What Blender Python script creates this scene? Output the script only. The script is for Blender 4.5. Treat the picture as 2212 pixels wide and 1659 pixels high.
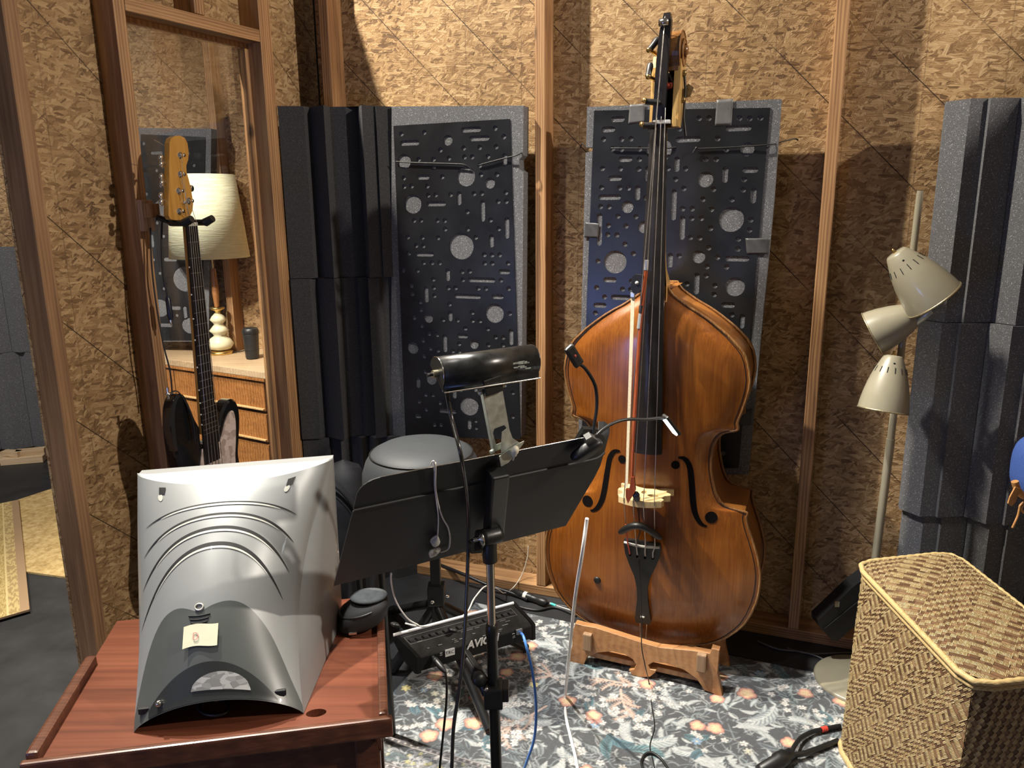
import bpy, bmesh, math, random
import numpy as np
from mathutils import Vector, Matrix, noise as mnoise

# ---------------------------------------------------------------- camera, world, lights, exposure
scn = bpy.context.scene
COL = scn.collection
for o in list(bpy.data.objects):
    bpy.data.objects.remove(o)
FPX, CX, CY, CAMH = 1661.0, 1106.0, 829.5, 1.43
def _n(v):
    v = np.array(v, float)
    return v / np.linalg.norm(v)
_up = -_n([74, -7170, -1661])
_fw = np.array([0, 0, -1.0])
_Y = _n(_fw - _up * _fw.dot(_up))
_X = np.cross(_Y, _up)
RC = np.array([_X, _Y, _up])              # camera axes -> world axes
cam_d = bpy.data.cameras.new('camera')
cam_d.sensor_fit = 'HORIZONTAL'
cam_d.sensor_width = 36.0
cam_d.lens = FPX / 2212 * 36.0
cam_d.clip_start = 0.05
cam = bpy.data.objects.new('camera', cam_d)
COL.objects.link(cam)
M4 = Matrix.Identity(4)
for i in range(3):
    for j in range(3):
        M4[i][j] = RC[i, j]
M4[2][3] = CAMH
cam.matrix_world = M4
scn.camera = cam

w = bpy.data.worlds.new('world')
scn.world = w
w.use_nodes = True
w.node_tree.nodes['Background'].inputs[0].default_value = (1.0, 0.86, 0.74, 1)
w.node_tree.nodes['Background'].inputs[1].default_value = 0.115

def look(o, target):
    d = Vector(target) - o.location
    o.rotation_euler = d.to_track_quat('-Z', 'Y').to_euler()
def lamp(name, kind, loc, target, energy, color, **kw):
    l = bpy.data.lights.new(name, kind)
    l.energy = energy
    l.color = color
    for k, v in kw.items():
        setattr(l, k, v)
    o = bpy.data.objects.new(name, l)
    COL.objects.link(o)
    o.location = loc
    look(o, target)
    return o
# stage spot hung above the window wall: the hard light on the back wall
lamp('stage_spot', 'SPOT', (-1.60, 2.20, 3.80), (0.60, 2.3, 0.9), 800, (1.0, 0.91, 0.77), spot_size=math.radians(100), spot_blend=0.5, shadow_soft_size=0.035)
# house spot from the left, over the side table
lamp('house_spot', 'SPOT', (-1.5, 0.25, 3.7), (-0.5, 1.45, 0.55), 95, (1.0, 0.95, 0.88), spot_size=math.radians(38), spot_blend=0.7, shadow_soft_size=0.06)
# overhead spot on the rug and the foot of the bass
lamp('rug_spot', 'SPOT', (-0.85, 1.75, 3.9), (0.35, 1.85, 0.0), 640, (1.0, 0.96, 0.91), spot_size=math.radians(44), spot_blend=0.75, shadow_soft_size=0.06)
# spot beyond the right-hand wall, shining over its top onto the window wall
lamp('side_spot', 'SPOT', (3.39, 0.23, 3.34), (-0.5, 2.4, 1.35), 500, (1.0, 0.90, 0.79), spot_size=math.radians(58), spot_blend=0.5, shadow_soft_size=0.05)
# cool low stage wash from the left
lamp('cool_wash', 'AREA', (-2.05, -0.80, 0.60), (0.3, 2.4, 1.0), 10, (0.26, 0.38, 1.0), shape='RECTANGLE', size=0.55, size_y=0.45)
# lights of the neighbouring booth and of the open stage on the far left
lamp('booth_spot', 'SPOT', (-1.95, 1.90, 2.75), (-1.36, 3.40, 0.95), 330, (1.0, 0.93, 0.80), spot_size=math.radians(40), spot_blend=0.2, shadow_soft_size=0.05)
lamp('stage_left_spot', 'SPOT', (-2.6, 1.6, 3.4), (-2.6, 3.6, 0.2), 320, (1.0, 0.95, 0.88), spot_size=math.radians(80), spot_blend=0.6, shadow_soft_size=0.08)

vs = scn.view_settings
vs.view_transform = 'Standard'
vs.look = 'None'
vs.gamma = 1.0
vs.use_curve_mapping = False
vs.exposure = 0.10
scn.cycles.max_bounces = 8
scn.cycles.sample_clamp_indirect = 4.0

# ---------------------------------------------------------------- geometry helpers
random.seed(5)
rng = np.random.default_rng(5)
def ray(px, py):
    return RC @ _n([px - CX, -(py - CY), -FPX])
def P_z(px, py, z=0.0):
    r = ray(px, py)
    t = (z - CAMH) / r[2]
    return Vector((r[0] * t, r[1] * t, z))
def P_y(px, py, y):
    r = ray(px, py)
    t = y / r[1]
    return Vector((r[0] * t, y, CAMH + r[2] * t))
def P_pl(px, py, p0, nn):
    r = Vector(ray(px, py))
    o = Vector((0, 0, CAMH))
    return o + r * ((Vector(p0) - o).dot(Vector(nn)) / r.dot(Vector(nn)))

ORG = {}
def tag(o, label=None, cat=None, group=None, kind=None):
    if label: o['label'] = label
    if cat: o['category'] = cat
    if group: o['group'] = group
    if kind: o['kind'] = kind
    return o
def thing(name, label, cat, loc=(0, 0, 0), group=None):
    o = bpy.data.objects.new(name, None)
    o.empty_display_size = 0.05
    COL.objects.link(o)
    o.location = loc
    ORG[o.name] = Vector(loc)
    return tag(o, label, cat, group)
def link_mesh(name, me, mat, parent=None, loc=(0, 0, 0), rot=None):
    o = bpy.data.objects.new(name, me)
    COL.objects.link(o)
    if mat is not None:
        if isinstance(mat, (list, tuple)):
            for m in mat: me.materials.append(m)
        else:
            me.materials.append(mat)
    po = ORG.get(parent.name, Vector((0, 0, 0))) if parent else Vector((0, 0, 0))
    if parent: o.parent = parent
    o.location = Vector(loc) - po
    if rot is not None:
        o.rotation_euler = rot
    ORG[o.name] = Vector(loc)
    return o

class MB:
    """collects shapes in world coordinates and links them as one mesh object"""
    def __init__(s):
        s.v = []; s.f = []; s.sm = []; s.uv = []; s.mi = []; s.cur = 0
    def add(s, vs_, fs, smooth=False, uvs=None):
        b = len(s.v)
        s.v += [tuple(p) for p in vs_]
        for i, f in enumerate(fs):
            s.f.append(tuple(b + k for k in f))
            s.sm.append(smooth)
            s.mi.append(s.cur)
            s.uv.append(uvs[i] if uvs else None)
        return s
    def box(s, c, size, M=None, ch=0.0):
        hx, hy, hz = size[0] / 2, size[1] / 2, size[2] / 2
        ch = min(ch, hx * .9, hy * .9, hz * .9)
        c = Vector(c)
        T = (lambda p: c + (M @ Vector(p) if M else Vector(p)))
        if ch <= 0:
            vs_ = [T((x, y, z)) for x in (-hx, hx) for y in (-hy, hy) for z in (-hz, hz)]
            return s.add(vs_, [(0, 1, 3, 2), (4, 6, 7, 5), (0, 4, 5, 1), (2, 3, 7, 6), (0, 2, 6, 4), (1, 5, 7, 3)])
        bm = bmesh.new()
        bmesh.ops.create_cube(bm, size=1.0)
        for v in bm.verts:
            v.co = Vector((v.co.x * 2 * hx, v.co.y * 2 * hy, v.co.z * 2 * hz))
        bmesh.ops.bevel(bm, geom=list(bm.edges), offset=ch, segments=2, affect='EDGES', profile=0.6)
        bm.verts.index_update()
        s.add([T(v.co) for v in bm.verts], [[v.index for v in f.verts] for f in bm.faces], False)
        bm.free()
        return s
    def tube(s, pts, r, n=8, cap=True, closed=False, smooth=True, flat=1.0):
        pts = [Vector(p) for p in pts]
        N = len(pts)
        rs = r if isinstance(r, (list, tuple)) else [r] * N
        tang = []
        for i in range(N):
            if closed:
                t = pts[(i + 1) % N] - pts[i - 1]
            else:
                t = pts[min(i + 1, N - 1)] - pts[max(i - 1, 0)]
            if t.length < 1e-9: t = Vector((0, 0, 1))
            tang.append(t.normalized())
        ref = Vector((0, 0, 1)) if abs(tang[0].z) < .9 else Vector((1, 0, 0))
        nrm = (ref - tang[0] * ref.dot(tang[0])).normalized()
        vs_ = []
        for i in range(N):
            if i:
                nrm = nrm - tang[i] * nrm.dot(tang[i])
                nrm.normalize()
            b = tang[i].cross(nrm)
            for k in range(n):
                a = 2 * math.pi * k / n
                vs_.append(pts[i] + (nrm * math.cos(a) * flat + b * math.sin(a)) * rs[i])
        fs = []
        for i in range(N if closed else N - 1):
            j = (i + 1) % N
            for k in range(n):
                k2 = (k + 1) % n
                fs.append((i * n + k, i * n + k2, j * n + k2, j * n + k))
        s.add(vs_, fs, smooth)
        if cap and not closed:
            s.add(vs_[:n], [tuple(range(n - 1, -1, -1))])
            s.add(vs_[-n:], [tuple(range(n))])
        return s
    def lathe(s, prof, n=24, o=(0, 0, 0), M=None, smooth=True, sx=1.0, sy=1.0):
        o = Vector(o)
        vs_ = []
        for r, z in prof:
            for k in range(n):
                a = 2 * math.pi * k / n
                p = Vector((r * math.cos(a) * sx, r * math.sin(a) * sy, z))
                vs_.append(o + (M @ p if M else p))
        fs = []
        for i in range(len(prof) - 1):
            for k in range(n):
                k2 = (k + 1) % n
                fs.append((i * n + k, i * n + k2, (i + 1) * n + k2, (i + 1) * n + k))
        s.add(vs_, fs, smooth)
        for i, rev in ((0, True), (len(prof) - 1, False)):
            if prof[i][0] > 1e-5:
                ring = vs_[i * n:(i + 1) * n]
                s.add(ring, [tuple(range(n - 1, -1, -1)) if rev else tuple(range(n))])
        return s
    def prism(s, poly, t0, t1, T, smooth=False):
        """poly: 2-D outline; T(a, b, t) -> world"""
        n = len(poly)
        v0 = [T(a, b, t0) for a, b in poly]
        v1 = [T(a, b, t1) for a, b in poly]
        s.add(v0, [tuple(range(n - 1, -1, -1))])
        s.add(v1, [tuple(range(n))])
        s.add(v0 + v1, [(i, (i + 1) % n, n + (i + 1) % n, n + i) for i in range(n)], smooth)
        return s
    def grid(s, fn, nu, nv, smooth=True, uvf=None, cu=False):
        vs_ = [fn(i / nu, j / nv) for j in range(nv + 1) for i in range(nu + 1)]
        fs = []; uvs = []
        for j in range(nv):
            for i in range(nu):
                q = [(i, j), (i + 1, j), (i + 1, j + 1), (i, j + 1)]
                fs.append(tuple(b * (nu + 1) + a for a, b in q))
                uvs.append([uvf(a / nu, b / nv) for a, b in q] if uvf else None)
        return s.add(vs_, fs, smooth, uvs if uvf else None)
    def build(s, name, mat, parent=None, loc=None, weld=False):
        if loc is None:
            loc = ORG.get(parent.name, Vector((0, 0, 0))) if parent else Vector((0, 0, 0))
        loc = Vector(loc)
        me = bpy.data.meshes.new(name)
        me.from_pydata([tuple(Vector(p) - loc) for p in s.v], [], s.f)
        me.polygons.foreach_set('use_smooth', s.sm)
        me.polygons.foreach_set('material_index', s.mi)
        if any(u is not None for u in s.uv):
            uvl = me.uv_layers.new(name='UVMap')
            k = 0
            for f, u in zip(s.f, s.uv):
                for q in range(len(f)):
                    uvl.data[k].uv = u[q] if u else (0, 0)
                    k += 1
        if weld:
            bm = bmesh.new(); bm.from_mesh(me)
            bmesh.ops.remove_doubles(bm, verts=bm.verts, dist=1e-5)
            bmesh.ops.recalc_face_normals(bm, faces=bm.faces)
            bm.to_mesh(me); bm.free()
        me.validate()
        me.update()
        return link_mesh(name, me, mat, parent, loc)

def smooth_path(pts, k=6):
    """Catmull-Rom through the points"""
    pts = [Vector(p) for p in pts]
    out = []
    for i in range(len(pts) - 1):
        p0 = pts[max(i - 1, 0)]; p1 = pts[i]; p2 = pts[i + 1]; p3 = pts[min(i + 2, len(pts) - 1)]
        for j in range(k):
            t = j / k
            out.append(0.5 * ((2 * p1) + (p2 - p0) * t + (2 * p0 - 5 * p1 + 4 * p2 - p3) * t * t + (3 * p1 - p0 - 3 * p2 + p3) * t ** 3))
    out.append(pts[-1])
    return out
def interp(tab, x):
    if x <= tab[0][0]: return tab[0][1]
    for (a, b), (c, d) in zip(tab, tab[1:]):
        if x <= c:
            return b + (d - b) * (x - a) / (c - a)
    return tab[-1][1]
def fill_plate(loops, depth, bevel=0.0):
    """closed 2-D loops (outline first, then holes) filled and extruded -> (verts, faces) with z in 0..depth"""
    cu = bpy.data.curves.new('tmp', 'CURVE')
    cu.dimensions = '2D'; cu.fill_mode = 'BOTH'; cu.extrude = depth / 2; cu.bevel_depth = bevel; cu.bevel_resolution = 0
    for lp in loops:
        sp = cu.splines.new('POLY')
        sp.points.add(len(lp) - 1)
        for p, q in zip(sp.points, lp):
            p.co = (q[0], q[1], 0, 1)
        sp.use_cyclic_u = True
    ob = bpy.data.objects.new('tmp', cu)
    COL.objects.link(ob)
    dg = bpy.context.evaluated_depsgraph_get()
    me = bpy.data.meshes.new_from_object(ob.evaluated_get(dg))
    vs_ = [(v.co.x, v.co.y, v.co.z + depth / 2) for v in me.vertices]
    fs = [tuple(p.vertices) for p in me.polygons]
    bpy.data.objects.remove(ob); bpy.data.curves.remove(cu); bpy.data.meshes.remove(me)
    return vs_, fs
def text_mesh(txt, size, bold=0.0, shear=0.0, align='CENTER', ext=0.0004, spacing=1.0):
    cu = bpy.data.curves.new('tmp', 'FONT')
    cu.body = txt; cu.size = size; cu.extrude = ext; cu.offset = bold; cu.shear = shear
    cu.align_x = align; cu.align_y = 'CENTER'; cu.space_character = spacing; cu.resolution_u = 3
    ob = bpy.data.objects.new('tmp', cu)
    COL.objects.link(ob)
    dg = bpy.context.evaluated_depsgraph_get()
    me = bpy.data.meshes.new_from_object(ob.evaluated_get(dg))
    vs_ = [tuple(v.co) for v in me.vertices]
    fs = [tuple(p.vertices) for p in me.polygons]
    bpy.data.objects.remove(ob); bpy.data.curves.remove(cu); bpy.data.meshes.remove(me)
    return vs_, fs
def basis(x, y, z):
    M = Matrix.Identity(3)
    for j, a in enumerate((x, y, z)):
        for i in range(3): M[i][j] = a[i]
    return M
def along(d, up=(0, 0, 1)):
    """3x3 with local z along d"""
    d = Vector(d).normalized()
    up = Vector(up)
    if abs(d.dot(up)) > .99: up = Vector((1, 0, 0))
    x = up.cross(d).normalized()
    return basis(x, d.cross(x), d)

# ---------------------------------------------------------------- material helpers
class NT:
    def __init__(s, name):
        s.m = bpy.data.materials.new(name)
        s.m.use_nodes = True
        s.t = s.m.node_tree
        s.p = s.t.nodes['Principled BSDF']
    def n(s, kind, **kw):
        nd = s.t.nodes.new(kind)
        for k, v in kw.items():
            if k.startswith('i_'):
                key = k[2:]
                key = int(key) if key.isdigit() else key.replace('_', ' ')
                if isinstance(v, bpy.types.NodeSocket): s.t.links.new(v, nd.inputs[key])
                else: nd.inputs[key].default_value = v
            else:
                setattr(nd, k, v)
        return nd
    def set(s, **kw):
        for k, v in kw.items():
            key = k.replace('_', ' ')
            if isinstance(v, bpy.types.NodeSocket): s.t.links.new(v, s.p.inputs[key])
            else: s.p.inputs[key].default_value = v
        return s
    def math(s, op, a, b=0.0, c=None):
        nd = s.n('ShaderNodeMath', operation=op)
        for i, v in enumerate((a, b) + ((c,) if c is not None else ())):
            if isinstance(v, bpy.types.NodeSocket): s.t.links.new(v, nd.inputs[i])
            else: nd.inputs[i].default_value = v
        return nd.outputs[0]
    def mix(s, f, a, b, blend='MIX'):
        nd = s.n('ShaderNodeMix', data_type='RGBA', blend_type=blend)
        for i, v in ((0, f), (6, a), (7, b)):
            if isinstance(v, bpy.types.NodeSocket): s.t.links.new(v, nd.inputs[i])
            else: nd.inputs[i].default_value = v if i == 0 else (tuple(v) + (1,))[:4]
        return nd.outputs[2]
    def ramp(s, f, stops, interp='LINEAR'):
        nd = s.n('ShaderNodeValToRGB')
        nd.color_ramp.interpolation = interp
        el = nd.color_ramp.elements
        while len(el) < len(stops): el.new(0.5)
        for e, (p, c) in zip(el, stops):
            e.position = p
            e.color = (tuple(c) + (1,))[:4] if isinstance(c, (tuple, list)) else (c, c, c, 1)
        s.t.links.new(f, nd.inputs[0])
        return nd.outputs[0]
    def mapping(s, vec, loc=(0, 0, 0), rot=(0, 0, 0), scale=(1, 1, 1)):
        nd = s.n('ShaderNodeMapping')
        s.t.links.new(vec, nd.inputs[0])
        nd.inputs[1].default_value = loc; nd.inputs[2].default_value = rot; nd.inputs[3].default_value = scale
        return nd.outputs[0]
    def noise(s, vec, scale, detail=3.0, rough=0.55, dist=0.0, out='Fac'):
        nd = s.n('ShaderNodeTexNoise')
        if vec is not None: s.t.links.new(vec, nd.inputs['Vector'])
        nd.inputs['Scale'].default_value = scale; nd.inputs['Detail'].default_value = detail
        nd.inputs['Roughness'].default_value = rough; nd.inputs['Distortion'].default_value = dist
        return nd.outputs[out]
    def voro(s, vec, scale, out='Color', feature='F1', rnd=1.0):
        nd = s.n('ShaderNodeTexVoronoi', feature=feature)
        s.t.links.new(vec, nd.inputs['Vector'])
        nd.inputs['Scale'].default_value = scale
        nd.inputs['Randomness'].default_value = rnd
        return nd.outputs[out]
    def bump(s, h, strength=0.3, dist=0.002):
        nd = s.n('ShaderNodeBump')
        s.t.links.new(h, nd.inputs['Height'])
        nd.inputs['Strength'].default_value = strength; nd.inputs['Distance'].default_value = dist
        s.t.links.new(nd.outputs[0], s.p.inputs['Normal'])
        return s
    def coord(s, k='Object'):
        return s.n('ShaderNodeTexCoord').outputs[k]

def mat_plain(name, col, rough=0.5, metal=0.0, coat=0.0, var=0.12, scale=40.0, bump=0.05, spec=0.5):
    t = NT(name)
    c = t.coord()
    nz = t.noise(c, scale, 4)
    lo = tuple(x * (1 - var) for x in col); hi = tuple(min(1, x * (1 + var)) for x in col)
    t.set(Base_Color=t.ramp(nz, [(0.3, lo), (0.7, hi)]), Roughness=t.math('ADD', t.math('MULTIPLY', nz, 0.16), rough - 0.08), Metallic=metal)
    t.p.inputs['Coat Weight'].default_value = coat
    t.p.inputs['Specular IOR Level'].default_value = spec
    if bump: t.bump(nz, bump, 0.001)
    return t.m

def mat_osb(name, tone=1.0):
    t = NT(name)
    uv = t.coord('UV')
    wob = t.n('ShaderNodeVectorMath', operation='SCALE')
    t.t.links.new(t.noise(uv, 14, 2, out='Color'), wob.inputs[0]); wob.inputs['Scale'].default_value = 0.012
    ad = t.n('ShaderNodeVectorMath', operation='ADD')
    t.t.links.new(uv, ad.inputs[0]); t.t.links.new(wob.outputs[0], ad.inputs[1])
    p = ad.outputs[0]
    def rot(k, ang, sx, sy):
        nd = t.n('ShaderNodeMapping', vector_type='TEXTURE')
        t.t.links.new(p, nd.inputs[0])
        nd.inputs[1].default_value = (k * 3.13, k * 1.71, 0); nd.inputs[2].default_value = (0, 0, ang); nd.inputs[3].default_value = (1 / sx, 1 / sy, 1)
        return nd.outputs[0]
    layers = []
    for k, (ang, sx, sy) in enumerate(((0.35, 11, 40), (1.35, 13, 55), (2.2, 10, 38), (2.85, 18, 75), (0.85, 26, 110), (1.85, 22, 90), (2.45, 44, 150), (0.1, 38, 120))):
        vc = t.voro(rot(k, ang, sx, sy), 1.0)
        sep = t.n('ShaderNodeSeparateColor'); t.t.links.new(vc, sep.inputs[0])
        fib = t.noise(rot(k + 9, ang, 20, 300), 1.0, 2)
        layers.append((sep.outputs[0], sep.outputs[1], fib))
    val, _, fib = layers[0]
    for v, g, fb in layers[1:]:
        m = t.math('GREATER_THAN', g, 0.55)
        val = t.math('ADD', t.math('MULTIPLY', val, t.math('SUBTRACT', 1.0, m)), t.math('MULTIPLY', v, m))
        fib = t.math('ADD', t.math('MULTIPLY', fib, t.math('SUBTRACT', 1.0, m)), t.math('MULTIPLY', fb, m))
    big = t.noise(uv, 2.0, 3)
    h = t.math('ADD', t.math('MULTIPLY', val, 0.40), t.math('ADD', t.math('MULTIPLY', fib, 0.34), t.math('MULTIPLY', big, 0.44)))
    k = tone
    col = t.ramp(h, [(0.34, (.14 * k, .074 * k, .030 * k)), (0.48, (.30 * k, .175 * k, .074 * k)), (0.64, (.43 * k, .270 * k, .124 * k)), (0.80, (.57 * k, .385 * k, .195 * k)), (0.97, (.70 * k, .52 * k, .30 * k))])
    # bright splinters and dark gaps, in several directions
    spl = None
    for q, ang in enumerate((0.3, 1.2, 2.1, 2.9)):
        s_ = t.noise(rot(q + 20, ang, 26, 120), 1.0, 2, 0.6, 0.8)
        spl = s_ if spl is None else t.math('MAXIMUM', spl, s_)
    col = t.mix(t.ramp(spl, [(0.72, 0.0), (0.80, 0.65)]), col, (.74 * k, .57 * k, .36 * k))
    spd = None
    for q, ang in enumerate((0.8, 1.7, 2.6)):
        s_ = t.noise(rot(q + 30, ang, 24, 95), 1.0, 2, 0.6, 0.8)
        spd = s_ if spd is None else t.math('MAXIMUM', spd, s_)
    col = t.mix(t.ramp(spd, [(0.71, 0.0), (0.80, 0.75)]), col, (.075 * k, .038 * k, .017 * k))
    # printed nail guide lines (vertical) and the diagonal board joints
    sx = t.n('ShaderNodeSeparateXYZ'); t.t.links.new(uv, sx.inputs[0])
    wv = t.math('ADD', sx.outputs[0], t.math('MULTIPLY', t.noise(uv, 3, 1), 0.006))
    line = t.math('LESS_THAN', t.math('ABSOLUTE', t.math('SUBTRACT', t.math('FRACT', t.math('DIVIDE', wv, 0.203)), 0.5)), 0.008)
    col = t.mix(t.math('MULTIPLY', line, t.math('MULTIPLY', t.noise(uv, 9, 2), 0.75)), col, (.10, .055, .025))
    dg = t.math('ADD', t.math('SUBTRACT', sx.outputs[0], sx.outputs[1]), t.math('ADD', 0.131, t.math('MULTIPLY', t.noise(uv, 2, 1), 0.004)))
    dd = t.math('ABSOLUTE', t.math('SUBTRACT', t.math('FRACT', t.math('DIVIDE', dg, 0.286)), 0.5))
    dl = t.math('LESS_THAN', dd, 0.0068)
    col = t.mix(t.math('MULTIPLY', dl, t.ramp(t.noise(uv, 5, 1), [(0.36, 0.35), (0.50, 0.95)])), col, (.03, .016, .008))
    hb = t.math('SUBTRACT', t.math('ADD', t.math('MULTIPLY', val, 0.8), t.math('ADD', fib, spl)), t.math('MULTIPLY', dl, 1.5))
    t.set(Base_Color=col, Roughness=0.62)
    t.p.inputs['Specular IOR Level'].default_value = 0.35
    t.bump(hb, 0.55, 0.0028)
    return t.m

def mat_wood(name, dark, mid, light, rough=0.5, axis=2, scale=1.0, coat=0.0, rings=0.5, knots=True, bump=0.15):
    t = NT(name)
    c = t.coord()
    rnd = t.n('ShaderNodeObjectInfo').outputs['Random']
    off = t.n('ShaderNodeVectorMath', operation='ADD')
    cmb = t.n('ShaderNodeCombineXYZ')
    t.t.links.new(t.math('MULTIPLY', rnd, 9.0), cmb.inputs[0]); t.t.links.new(t.math('MULTIPLY', rnd, 5.0), cmb.inputs[2])
    t.t.links.new(c, off.inputs[0]); t.t.links.new(cmb.outputs[0], off.inputs[1])
    p = off.outputs[0]
    sc = [55 * scale] * 3; sc[axis] = 2.2 * scale
    n1 = t.noise(t.mapping(p, scale=tuple(sc)), 1.0, 3, 0.6, 0.6)
    sc2 = [230 * scale] * 3; sc2[axis] = 6 * scale
    n2 = t.noise(t.mapping(p, scale=tuple(sc2)), 1.0, 2)
    n3 = t.noise(p, 2.6, 2)
    wv = t.n('ShaderNodeTexWave', wave_type='BANDS', bands_direction=('X', 'Y', 'Z')[(axis + 1) % 3])
    sc3 = [1.0] * 3; sc3[axis] = 0.10
    t.t.links.new(t.mapping(p, scale=tuple(sc3)), wv.inputs[0])
    wv.inputs['Scale'].default_value = 34 * scale; wv.inputs['Distortion'].default_value = 5.0
    wv.inputs['Detail'].default_value = 2.0; wv.inputs['Detail Scale'].default_value = 0.8
    h = t.math('ADD', t.math('MULTIPLY', n1, 0.45), t.math('ADD', t.math('MULTIPLY', n2, 0.25), t.math('ADD', t.math('MULTIPLY', n3, 0.30), t.math('MULTIPLY', t.math('SUBTRACT', wv.outputs['Fac'], 0.5), 0.35 * rings))))
    col = t.ramp(h, [(0.30, dark), (0.5, mid), (0.72, light)])
    if knots:
        sck = [9.0] * 3; sck[axis] = 4.0
        kd = t.voro(t.mapping(p, scale=tuple(sck)), 1.0, 'Distance')
        col = t.mix(t.ramp(kd, [(0.05, 0.9), (0.13, 0.0)]), col, tuple(x * 0.3 for x in dark))
    t.set(Base_Color=col, Roughness=rough)
    t.p.inputs['Coat Weight'].default_value = coat
    t.p.inputs['Coat Roughness'].default_value = 0.15
    t.bump(h, bump, 0.002)
    return t.m

def mat_foam(name, base=0.055, spark=0.45, dens=0.62):
    t = NT(name)
    c = t.coord()
    v = t.voro(c, 520, 'Color')
    sep = t.n('ShaderNodeSeparateColor'); t.t.links.new(v, sep.inputs[0])
    n1 = t.noise(c, 620, 2)
    n2 = t.noise(c, 5, 2)
    b = base
    col = t.mix(n2, (b * .9, b * .92, b * .97), (b * 1.15, b * 1.17, b * 1.23))
    col = t.mix(t.ramp(n1, [(0.42, 0.0), (0.66, 0.8)]), col, (b * 2.4, b * 2.45, b * 2.6))
    col = t.mix(t.ramp(sep.outputs[0], [(0.93, 0.0), (1.0, dens)]), col, (spark, spark, spark * 1.05))
    t.set(Base_Color=col, Roughness=0.95)
    t.p.inputs['Specular IOR Level'].default_value = 0.15
    t.bump(n1, 0.6, 0.002)
    return t.m
HOLES_A="-315,1296,46,46 -300,726,37,37 -194,1067,34,34 -291,1529,33,33 -497,1440,33,33 -524,1584,25,25 -519,926,22,22 -448,814,21,21 -241,1181,51,7 -296,1123,51,7 -204,1505,18,18 -355,1648,17,17 -451,1039,17,17 -275,953,17,17 -500,1645,37,7 -406,1440,37,7 -269,1679,36,7 -239,1650,36,7 -232,1415,7,36 -145,1358,7,36 -458,1267,36,7 -387,698,36,7 -389,951,7,33 -457,1125,7,30 -134,986,7,29 -453,1530,24,7 -319,1457,7,23 -150,1578,7,22 -202,1314,7,22 -370,1196,7,22 -182,1125,22,7 -156,1211,21,7 -503,797,7,21 -301,657,7,21 -319,981,21,7 -365,1050,7,19 -357,767,7,19 -168,814,17,7 -510,668,14,7 -273,790,7,11 -531,1676,7,7 -443,1677,7,7 -384,1618,7,7 -297,1621,7,7 -239,1621,7,7 -180,1621,7,7 -182,1680,7,7 -152,1652,7,7 -468,1589,7,7 -411,1588,7,7 -353,1590,7,7 -295,1592,7,7 -267,1592,7,7 -209,1592,7,7 -412,1560,7,7 -380,1530,7,7 -236,1533,7,7 -178,1533,7,7 -528,1529,7,7 -528,1500,7,7 -499,1501,7,7 -438,1500,7,7 -436,1469,7,7 -407,1470,7,7 -350,1470,7,7 -263,1472,7,7 -234,1472,7,7 -147,1474,7,7 -175,1445,7,7 -146,1445,7,7 -289,1412,7,7 -240,1563,7,7 -494,1384,7,7 -467,1384,7,7 -404,1383,7,7 -375,1383,7,7 -375,1354,7,7 -289,1354,7,7 -403,1324,7,7 -260,1326,7,7 -204,1384,7,7 -174,1355,7,7 -522,1326,7,7 -464,1325,7,7 -490,1297,7,7 -462,1296,7,7 -521,1269,7,7 -229,1268,7,7 -201,1267,7,7 -172,1268,7,7 -430,1237,7,7 -400,1237,7,7 -463,1237,7,7 -228,1239,7,7 -200,1239,7,7 -142,1240,7,7 -545,1208,7,7 -488,1209,7,7 -314,1208,7,7 -285,1210,7,7 -427,1179,7,7 -312,1180,7,7 -169,1182,7,7 -515,1153,7,7 -426,1150,7,7 -369,1150,7,7 -341,1151,7,7 -254,1152,7,7 -225,1152,7,7 -141,1154,7,7 -513,1124,7,7 -425,1121,7,7 -482,1096,7,7 -366,1093,7,7 -481,1068,7,7 -279,1066,7,7 -138,1068,7,7 -393,1036,7,7 -336,1037,7,7 -278,1038,7,7 -250,1038,7,7 -509,1038,7,7 -480,1010,7,7 -477,956,7,7 -451,982,7,7 -448,928,7,7 -475,898,7,7 -474,840,7,7 -419,980,7,7 -418,923,7,7 -307,1009,7,7 -221,1011,7,7 -333,952,7,7 -220,954,7,7 -192,983,7,7 -164,983,7,7 -164,956,7,7 -475,753,7,7 -445,754,7,7 -503,725,7,7 -417,727,7,7 -475,697,7,7 -331,783,7,7 -443,641,7,7 -416,643,7,7 -275,672,7,7 -274,645,7,7 -130,788,7,7 -131,700,7,7 -359,924,7,7 -333,924,7,7"
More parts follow.
